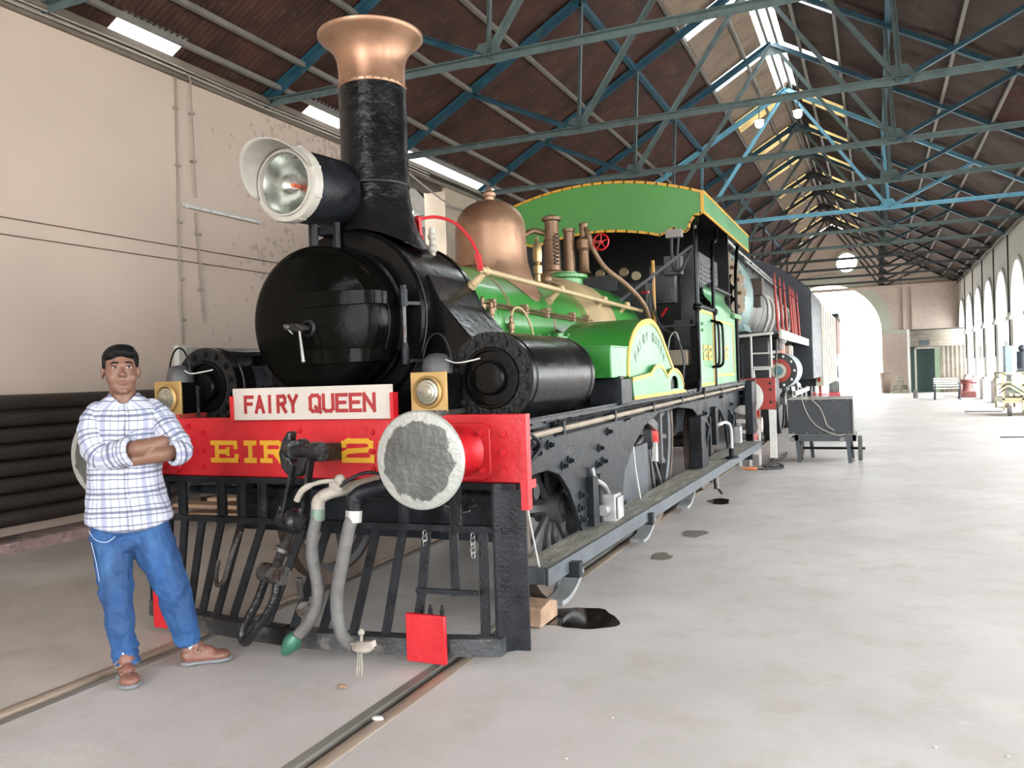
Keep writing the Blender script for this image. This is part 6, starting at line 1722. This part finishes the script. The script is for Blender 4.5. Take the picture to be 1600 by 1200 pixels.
for x in (X2 + 1.065, X2 - 1.065):
    MB().lathe([(0, -.42), (.2, -.41), (.27, -.39), (.27, -.37), (.1, -.36), (.1, -.1), (.16, -.1), (.16, 0)], (x, 13.5, 1.05), 'y', 28).build('buffer', WHITE, BB2, label='white faced buffer')
for x, z in ((X2 + 1.40, 1.25), (X2 + 1.40, 1.15), (X2 + 1.40, .95), (X2 + 1.2, .95)):
    MB().hexbolt((x, 13.5, z), (0, -1, 0), .022, .02).build('bolt', DK, BB2)
R2, Z2 = 1.0, 2.72
SM2 = MB().lathe([(R2 - .1, 13.95), (R2, 13.96), (R2, 14.75), (R2 + .02, 14.76), (R2 + .02, 14.80), (R2, 14.81)], (X2, 0, Z2), 'y', 56).lathe([(0, 14.1), (R2 - .1, 14.1)], (X2, 0, Z2), 'y', 40).build('smokebox', TEALB, L2)
MB().lathe([(0, 14.05), (R2 - .05, 14.05)], (X2, 0, Z2), 'y', 40).build('smokebox_interior', DK, SM2)
scm = None
for k in range(26):
    u = 2 * PI * k / 26
    if scm is None:
        scm = MB().lathe([(.0, 0), (.115, 0), (.115, .03), (0, .03)], (0, 0, 0), 'y', 16).mesh('scallop', mat('scallop_cream', (.56, .46, .34), .6))
        dtm = MB().lathe([(0, -.012), (.032, -.010), (.035, 0)], (0, 0, 0), 'y', 10).mesh('bolt_head', mat('brown_bolt', (.12, .06, .03), .6))
    px, pz = X2 + (R2 - .09) * math.cos(u), Z2 + (R2 - .09) * math.sin(u)
    s_ = link('scallop', scm, SM2, (px, 13.925, pz)); link('bolt_head', dtm, SM2, (px, 13.925, pz))
B2 = MB().lathe([(R2 - .02, 14.8), (R2 - .02, 20.0)], (X2, 0, Z2), 'y', 56).build('boiler', GREYB, L2)
for y in (15.6, 16.5, 17.4, 18.4, 19.4):
    MB().lathe([(R2 - .02, y - .03), (R2, y - .025), (R2, y + .025), (R2 - .02, y + .03)], (X2, 0, Z2), 'y', 56).build('boiler_band', STEEL, B2)
MB().prism([(X2 + .3, 2.1), (X2 + .92, 2.12), (X2 + .62, 2.9), (X2 + .35, 2.6)], 'y', 14.5, 15.2).build('smokebox_bracket', TEALB, L2)
RBR = MB().box(X2 + .6, X2 + 1.50, 13.9, 22.0, 2.03, 2.07).build('running_board', DK, L2)
MB().box(X2 + 1.50, X2 + 1.54, 14.0, 22.0, 1.95, 2.10).build('cream_edge', CRM, RBR)
# handrails along the boiler and hand frames at the front
MB().tube([(X2 + .62, 13.6, 3.75), (X2 + .80, 14.6, 3.50), (X2 + .86, 17.0, 3.42), (X2 + .86, 19.8, 3.40)], .028, 8).build('handrail', STEEL, L2)
MB().tube([(X2 + .90, 14.8, 3.34), (X2 + .92, 17.0, 3.30), (X2 + .92, 19.6, 3.28)], .02, 8).build('handrail', STEEL, L2)
for y in (14.8, 15.8, 16.8, 17.8, 18.8): MB().bar((X2 + .74, y, 3.35), (X2 + .88, y, 3.42), .035, .035).build('rail_bracket', DK, L2)
WP = mat('white_rail_paint', (.55, .54, .50), .5)
MB().tube([(X2 + .9, 13.55, 2.0), (X2 + 1.46, 13.55, 2.03)], .025, 6).tube([(X2 + 1.12, 13.55, 1.34), (X2 + 1.12, 13.55, 2.0)], .018, 6).tube([(X2 + 1.42, 13.55, 1.5), (X2 + 1.42, 13.55, 2.0)], .018, 6).tube([(X2 + 1.12, 13.55, 1.72), (X2 + 1.42, 13.55, 1.72)], .014, 6).tube([(X2 + 1.12, 13.55, 1.5), (X2 + 1.42, 13.55, 1.5)], .016, 6).build('front_handrail', WP, L2)
MB().tube([(X2 + 1.16, 13.5, 1.34), (X2 + 1.16, 13.48, 1.47), (X2 + 1.40, 13.48, 1.47), (X2 + 1.40, 13.5, 1.34)], .016, 6).build('step_rail', WP, L2)
MB().cyl((X2 + 1.40, 13.9, .5), (X2 + 1.46, 14.1, 2.05), .014, n=6).build('thin_rod', IRON, L2)
# red ornamental rods standing on the running board
for k, y in enumerate((14.9, 15.7, 16.5, 17.6, 18.1, 18.5, 19.3, 20.2)):
    MB().cyl((X2 + 1.40, y, 2.07), (X2 + 1.36, y, 2.92), .03, .022, n=10).lathe([(.03, 2.95), (.018, 3.0), (.012, 3.08), (0, 3.14)], (X2 + 1.36, y, 0), 'z', 8).build('red_rod', REDD, L2)
for k in range(6):
    MB().tube(spline([(X2 + .95, 15.2 + k * .8, 2.9), (X2 + 1.15, 15.4 + k * .8, 2.75), (X2 + 1.18, 15.5 + k * .8, 2.45), (X2 + 1.1, 15.3 + k * .8, 2.1)], 5), .03, 7).build('boiler_pipe', CREAM if k % 2 else STEEL, L2)
MB().box(X2 + .95, X2 + 1.15, 14.95, 15.25, 2.75, 3.05).box(X2 + .99, X2 + 1.11, 15.0, 15.2, 2.55, 2.75).build('lubricator', mat('dark_brown_iron', (.06, .04, .03), .6), L2, bevel=.01)
# cylinder with painted bullseye
CY2 = MB().lathe([(.30, 14.55), (.30, 14.65), (.28, 14.66), (.28, 15.5), (.30, 15.51), (.30, 15.6), (0, 15.6)], (X2 + 1.42, 0, 1.43), 'y', 36).build('cylinder', mat('pale_teal_cylinder', (.40, .48, .50), .4, var=.15), L2)
for r0, r1, m_, nm in ((0, .08, mat('teal_disc', (.10, .22, .24), .4), 'teal_centre'), (.08, .13, CRM, 'cream_ring'), (.13, .20, REDD, 'red_ring'), (.20, .30, DK, 'black_flange')):
    MB().lathe([(r0, 14.53 if r0 < .2 else 14.54), (r1, 14.54)], (X2 + 1.42, 0, 1.43), 'y', 32).build(nm, m_, CY2)
for k in range(10):
    u = 2 * PI * k / 10; MB().ball((X2 + 1.42 + .25 * math.cos(u), 14.53, 1.43 + .25 * math.sin(u)), .024, 8, 6).build('stud', WP, CY2)
MB().box(X2 + .3, X2 + 1.3, 14.2, 16.0, 1.0, 2.0).build('saddle', DK, L2)
MB().box(X2 - .9, X2 + .9, 14.0, 22, .9, 1.9).build('main_frame', DK, L2)
MB().lathe([(.1, 1.78), (.1, 1.9), (.14, 1.9), (.14, 1.97), (.05, 2.0)], (X2 + 1.40, 14.75, 0), 'z', 16).build('relief_valve', IRON, L2)
MB().cyl((X2 + 1.25, 16.3, 1.35), (X2 + 1.25, 16.3, 2.0), .12, n=16).build('red_reservoir', mat('salmon_red', (.45, .13, .10), .5), L2)
MB().box(X2 + 1.1, X2 + 1.4, 16.8, 17.6, 1.2, 1.9).build('crosshead_guide', mat('cream_red_mix', (.40, .28, .22), .6, var=.4, scale=6), L2)
MB().bar((X2 + 1.35, 15.6, 1.43), (X2 + 1.35, 19.5, 1.05), .06, .10).build('main_rod', STEEL, L2)
MB().bar((X2 + 1.38, 17.0, 1.9), (X2 + 1.38, 18.6, .9), .06, .09).build('valve_link', STEEL, L2)
MB().bar((X2 + 1.40, 17.6, .95), (X2 + 1.40, 21.5, .95), .05, .10).build('side_rod', STEEL, L2)
for y, r, m_ in ((15.3, .48, REDD), (17.8, .78, DK), (19.6, .78, DK), (21.4, .78, DK)):
    for s in (1, -1):
        xw = X2 + s * .88
        W_ = MB().lathe([(r, -.07), (r, .07), (r - .08, .07), (r - .08, -.07), (r, -.07)], (xw, y, r + .006), 'x', 36)
        wo = W_.build('wheel', m_, L2)
        MB().lathe([(r - .08, -.03), (.12, -.05), (.12, .05), (r - .08, .03)], (xw, y, r), 'x', 28).build('wheel_disc', m_ if r > .5 else REDD, wo)
        MB().cyl((xw, y, r), (xw + s * .16, y, r), .14, n=18).build('hub', CRM if r < .5 else STEEL, wo)
# cab, tender
def roof2(x, h): t = (x - X2) / 1.62; return h + .85 * (1 - t * t)
pr_ = [(X2 - 1.62, 1.2), (X2 + 1.62, 1.2), (X2 + 1.62, 3.2)] + [(lerp(X2 + 1.62, X2 - 1.62, k / 16), roof2(lerp(X2 + 1.62, X2 - 1.62, k / 16), 3.2)) for k in range(17)]
MB().prism(pr_, 'y', 20.0, 23.5).build('cab', mat('dark_blue_black', (.018, .022, .03), .4, var=.2), L2, bevel=.02)
MB().box(X2 + 1.45, X2 + 1.64, 23.5, 32, .95, 3.15).build('tender_side', CRM, L2)
MB().box(X2 - 1.5, X2 + 1.45, 23.6, 32, .95, 2.6).build('tender', DK, L2)
for y in (24, 25.3, 26.6, 28, 29.3, 30.6): MB().box(X2 + 1.64, X2 + 1.66, y, y + .06, 1.0, 3.1).build('panel_rib', CRM, L2)
for y in (24.5, 26, 28.5, 30): MB().lathe([(.48, -.06), (.48, .06), (0, .06)], (X2 + .95, y, .486), 'x', 24).build('tender_wheel', DK, L2)
MB().prism([(23.4, 1.2), (24.4, 1.2), (23.9, .5)], 'x', X2 + 1.5, X2 + 1.56).build('red_step', REDD, L2)
# white slatted step stand between the engines
SS = thing('slatted_stand', (-1.76, 13.1, 0), 'small white slatted stand between the two locomotives', 'stand')
for z in (.18, .34, .50, .66): MB().box(-1.98, -1.62, 13.02, 13.05, z, z + .055).build('slat', WP, SS)
for x in (-1.95, -1.80, -1.66): MB().box(x, x + .035, 13.05, 13.09, 0, .72).build('post', WP, SS)
MB().box(-1.52, -1.42, 13.30, 13.36, .10, .84).build('guard_iron', WP, L2)
# third engine near the arch
L3 = thing('steam_locomotive', (X2, 33.5, 0), 'distant brown locomotive near the bright archway', 'locomotive')
BRN = mat('brown_side', (.20, .10, .07), .6, var=.3)
MB().box(X2 - 1.4, X2 + 1.50, 36.5, 40, 1.9, 3.4).build('cab', BRN, L3, bevel=.03)
MB().box(X2 - 1.45, X2 + 1.60, 35.6, 40.2, 3.4, 3.55).build('cab_roof', DK, L3)
MB().box(X2 + 1.2, X2 + 1.62, 33.5, 40.5, 1.75, 1.9).build('running_board', WP, L3)
MB().lathe([(.8, 33.6), (.8, 36.6), (0, 36.6)], (X2, 0, 2.6), 'y', 28).lathe([(0, 33.6), (.8, 33.6)], (X2, 0, 2.6), 'y', 28).build('boiler', DK, L3)
MB().box(X2 - 1.2, X2 + 1.3, 33.6, 40.5, .9, 1.75).build('main_frame', DK, L3)
for y in (34.3, 36.4, 38.5):
    w_ = MB().lathe([(.75, -.08), (.75, .08), (.66, .08), (.66, -.08), (.75, -.08)], (X2 + 1.35, y, .756), 'x', 30).build('wheel', STEEL, L3)
    MB().lathe([(.66, 0), (.0, .03)], (X2 + 1.35, y, .756), 'x', 24).build('wheel_disc', DK, w_)
MB().bar((X2 + 1.5, 34.3, .9), (X2 + 1.5, 38.5, .9), .06, .12).build('side_rod', STEEL, L3)

# ================================================================== FAR END
SHD = thing('shed', (2.75, 46, 0), 'corrugated iron shed with a dark green doorway by the end wall', 'shed')
CORR = mat('pale_corrugated_iron', (.40, .36, .30), .6, .1, var=.15, scale=3)
def corr(x0, x1, z0, z1, y, vert, nm):
    mb = MB(); n = int(((x1 - x0) if vert else (z1 - z0)) / .045)
    for k in range(n + 1):
        t = k / n; dy_ = .02 * math.sin(k * PI / 2)
        if vert: mb.v += [(lerp(x0, x1, t), y + dy_, z0), (lerp(x0, x1, t), y + dy_, z1)]
        else: mb.v += [(x0, y + dy_, lerp(z0, z1, t)), (x1, y + dy_, lerp(z0, z1, t))]
    mb.f = [(2 * k, 2 * k + 1, 2 * k + 3, 2 * k + 2) for k in range(n)]
    return mb.build(nm, CORR, SHD, sharp=80, solid=.006)
corr(1.50, 4.0, 2.25, 3.10, 45.0, False, 'upper_sheet')
corr(2.85, 4.0, .0, 2.25, 45.0, True, 'lower_sheet')
MB().box(1.48, 1.56, 44.9, 45.9, 0, 3.1).build('left_sheet', WHITE, SHD)
MB().box(1.56, 4.0, 45.9, 45.95, 0, 3.05).box(1.56, 4.0, 45.0, 45.9, 3.05, 3.09).build('dark_inside', mat('dark_green_interior', (.02, .045, .04), .7), SHD)
MB().box(1.75, 1.83, 44.96, 45.04, 0, 2.2).box(1.75, 2.85, 44.96, 45.04, 2.14, 2.22).build('door_frame', CORR, SHD)
MB().box(2.62, 2.84, 44.90, 44.96, 0, 2.15).build('door', mat('pale_green_door', (.22, .30, .20), .6), SHD)
MB().box(1.95, 2.4, 44.93, 44.95, 2.32, 2.55).build('sign', mat('blue_grey_sign', (.06, .08, .10), .5), SHD)
BN = thing('barrel', (.45, 46, 0), 'tall tapering beige bin beside the archway', 'bin')
MB().lathe([(0, .01), (.22, .01), (.26, .95), (.30, .97), (.30, 1.03), (.24, 1.03), (.2, .1), (0, .1)], (.45, 46, 0), 'z', 24).build('bin_body', mat('beige_bin', (.36, .28, .23), .7, var=.1), BN)
MB().lathe([(.262, .3), (.268, .31), (.262, .33)], (.45, 46, 0), 'z', 24).build('hoop', mat('beige_bin', (.36, .28, .23)), BN)
rnd = random.Random(11)
RUB = [(.92, 45.1, 0, 'bottom left front'), (1.27, 45.1, 0, 'bottom right front'), (.92, 45.55, 0, 'bottom left rear'), (1.27, 45.55, 0, 'bottom right rear'), (.90, 45.3, .2, 'second tier left'), (1.25, 45.3, .2, 'second tier right'), (1.08, 45.3, .4, 'third tier'), (1.08, 45.3, .6, 'topmost')]
for x, y, z, wh in RUB:
    o = link('rubble_block', MB().prism([(-.16, 0), (.14, 0), (.17, .1), (.12, .19), (-.13, .18)], 'y', -.12, .13).mesh('rubble_block', mat('grey_rubble', (.26, .25, .19), .9, var=.3, scale=7)), None, (x, y, z), (0, 0, rnd.uniform(-.1, .1)))
    tag(o, 'broken grey block, %s of the rubble heap left of the corrugated shed' % wh, 'block', 'blocks in the rubble heap')
o = thing('bollard', (1.48, 38.6, 0), 'short grey block standing on the floor in front of the shed doorway', 'bollard')
MB().box(1.41, 1.58, 38.5, 38.7, 0, .33).build('block', mat('bollard_grey', (.16, .16, .15), .7), o, bevel=.02)
MB().cyl((1.495, 38.6, .33), (1.495, 38.6, .37), .05, n=10).build('cap', MATS['bollard_grey'], o)
# cast iron bench
BE = thing('bench', (2.45, 36.5, 0), 'cast iron garden bench with pale slats in front of the shed', 'bench')
for x in (2.10, 2.95):
    MB().tube(spline([(x, 36.2, .0), (x, 36.3, .15), (x, 36.25, .40), (x, 36.5, .43), (x, 36.75, .42), (x, 36.85, .6), (x, 36.95, .86)], 5), .028, 7).build('end_frame', mat('bench_iron', (.03, .035, .045), .5), BE)
    MB().tube(spline([(x, 36.7, .42), (x, 36.75, .2), (x, 36.9, .0)], 5), .026, 7).build('leg', MATS['bench_iron'], BE)
    MB().tube(spline([(x, 36.25, .42), (x, 36.22, .60), (x, 36.45, .64), (x, 36.85, .62)], 5), .022, 7).build('arm_rest', MATS['bench_iron'], BE)
for k in range(5): MB().box(2.08, 2.97, 36.24 + k * .105, 36.31 + k * .105, .43, .46).build('slat', WP, BE)
for k in range(4): MB().bar((2.08, 36.80 + k * .035, .54 + k * .09), (2.97, 36.80 + k * .035, .54 + k * .09), .02, .065).build('slat', WP, BE)
# dull red machine by the pillars
RM = thing('machine', (3.35, 38.5, 0), 'dull red machine casting among scrap at the foot of the pillars', 'machine')
RMM = mat('dull_red_machine', (.22,.075,.068), .6, var=.3)
MB().box(3.1, 3.7, 38.2, 39.0, 0, .25).build('machine_base', RMM, RM, bevel=.02)
MB().lathe([(.24, .25), (.16, .35), (.16, .6), (.24, .66), (.24, .72), (0, .74)], (3.4, 38.6, 0), 'z', 18).build('column', RMM, RM)
MB().box(3.05, 3.75, 38.5, 38.7, .55, .62).build('arm', RMM, RM)
MB().lathe([(.16, 0), (.2, .03), (.16, .06), (.14, .03), (.16, 0)], (3.1, 38.1, .35), 'x', 18).build('hand_wheel', RMM, RM)
for k, (x, y, l, r_, lab) in enumerate(((2.4, 42.6, 1.4, .1, 'pale board lying on the floor behind the bench'), (3.2, 39.6, 1.2, -.2, 'grey board lying near the red machine'), (3.0, 43.6, 1.3, .1, 'pale board lying at the foot of the corrugated shed'))):
    o = link('board', MB().box(-l / 2, l / 2, -.1, .1, 0, .05).mesh('board', PLN), None, (x, y, .0 if k < 2 else .0), (0, 0, r_)); tag(o, lab, 'board')
# compressor cart at the right
CP = thing('compressor_cart', (3.7, 26, 0), 'pale yellow framed air compressor cart by the right wall', 'cart')
YF_ = mat('pale_yellow_frame', (.52, .46, .28), .5, var=.1)
for y in (25.3, 26.9):
    for z in (.42, .78, 1.10): MB().box(3.05, 4.6, y, y + .05, z, z + .05).build('rail', YF_, CP)
    for x in (3.05, 3.5, 4.0, 4.55): MB().box(x, x + .05, y, y + .05, .15, 1.13).build('post', YF_, CP)
for x in (3.05, 4.55): 
    for z in (.42, .78): MB().box(x, x + .05, 25.3, 26.95, z, z + .05).build('side_rail', YF_, CP)
MB().box(3.06, 4.59, 25.33, 26.9, .34, .42).build('deck', YF_, CP)
for x in (3.2, 3.75): MB().lathe([(.14, -.04), (.14, .04), (0, .05)], (x, 25.3, .142), 'x', 18).lathe([(0, -.05), (.14, -.04)], (x, 25.3, .142), 'x', 18).build('castor', RUBBER, CP)
MB().lathe([(0, 0), (.2, .02), (.3, .10), (.3, 1.1), (.2, 1.2), (0, 1.22)], (3.25, 26.2, .86), 'x', 24).build('air_tank', mat('pale_teal_tank', (.42, .50, .50), .4), CP)
MB().box(3.18, 3.42, 25.95, 26.35, 1.05, 1.86).build('belt_guard', mat('blue_grey_guard', (.22, .27, .31), .5, var=.15), CP, bevel=.04)
MB().cyl((3.65, 26.2, 1.14), (3.65, 26.2, 1.7), .14, n=16).cyl((3.9, 26.2, 1.14), (3.9, 26.2, 1.75), .12, n=16).ball((3.65, 26.2, 1.78), .1, 12, 8).box(3.5, 4.1, 26.05, 26.35, 1.1, 1.25).build('motor', mat('motor_black', (.03, .035, .045), .4), CP)
for k in range(4):
    MB().tube(spline([(2.95, 25.25, .75 - k * .05), (3.2, 25.22, .9 - k * .06), (3.6, 25.2, .65 - k * .06), (4.2, 25.2, .5 - k * .04)], 6), .014, 6).build('hose', MATS['black_cable'] if k % 2 else YF_, CP)
rd = MB().cyl((2.15, 18.3, .012), (3.1, 18.5, .012), .012, n=8).build('metal_rod', MATS['black_cable']); tag(rd, 'thin dark rod lying on the floor, nearer of the two at right', 'rod')
rd = MB().cyl((2.35, 27.6, .012), (3.3, 27.4, .012), .012, n=8).build('metal_rod', MATS['black_cable']); tag(rd, 'thin dark rod lying on the floor, pointing to the yellow cart', 'rod')
# wall light brackets on the arcade
for k, y in enumerate((YB[11], YB[13])):
    w_ = thing('wall_box', (3.86, y, 1.6), 'white box with a wire on the %s pillar of the right arcade' % ('nearer' if k == 0 else 'farther'), 'box')
    MB().box(3.70, 3.79, y - .12, y + .12, 1.55, 2.05).build('case', WHITE, w_, bevel=.02)
    MB().tube([(3.74, y, 1.55), (3.72, y + .05, 1.3), (3.74, y - .03, 1.1)], .01, 6).build('wire', MATS['black_cable'], w_)
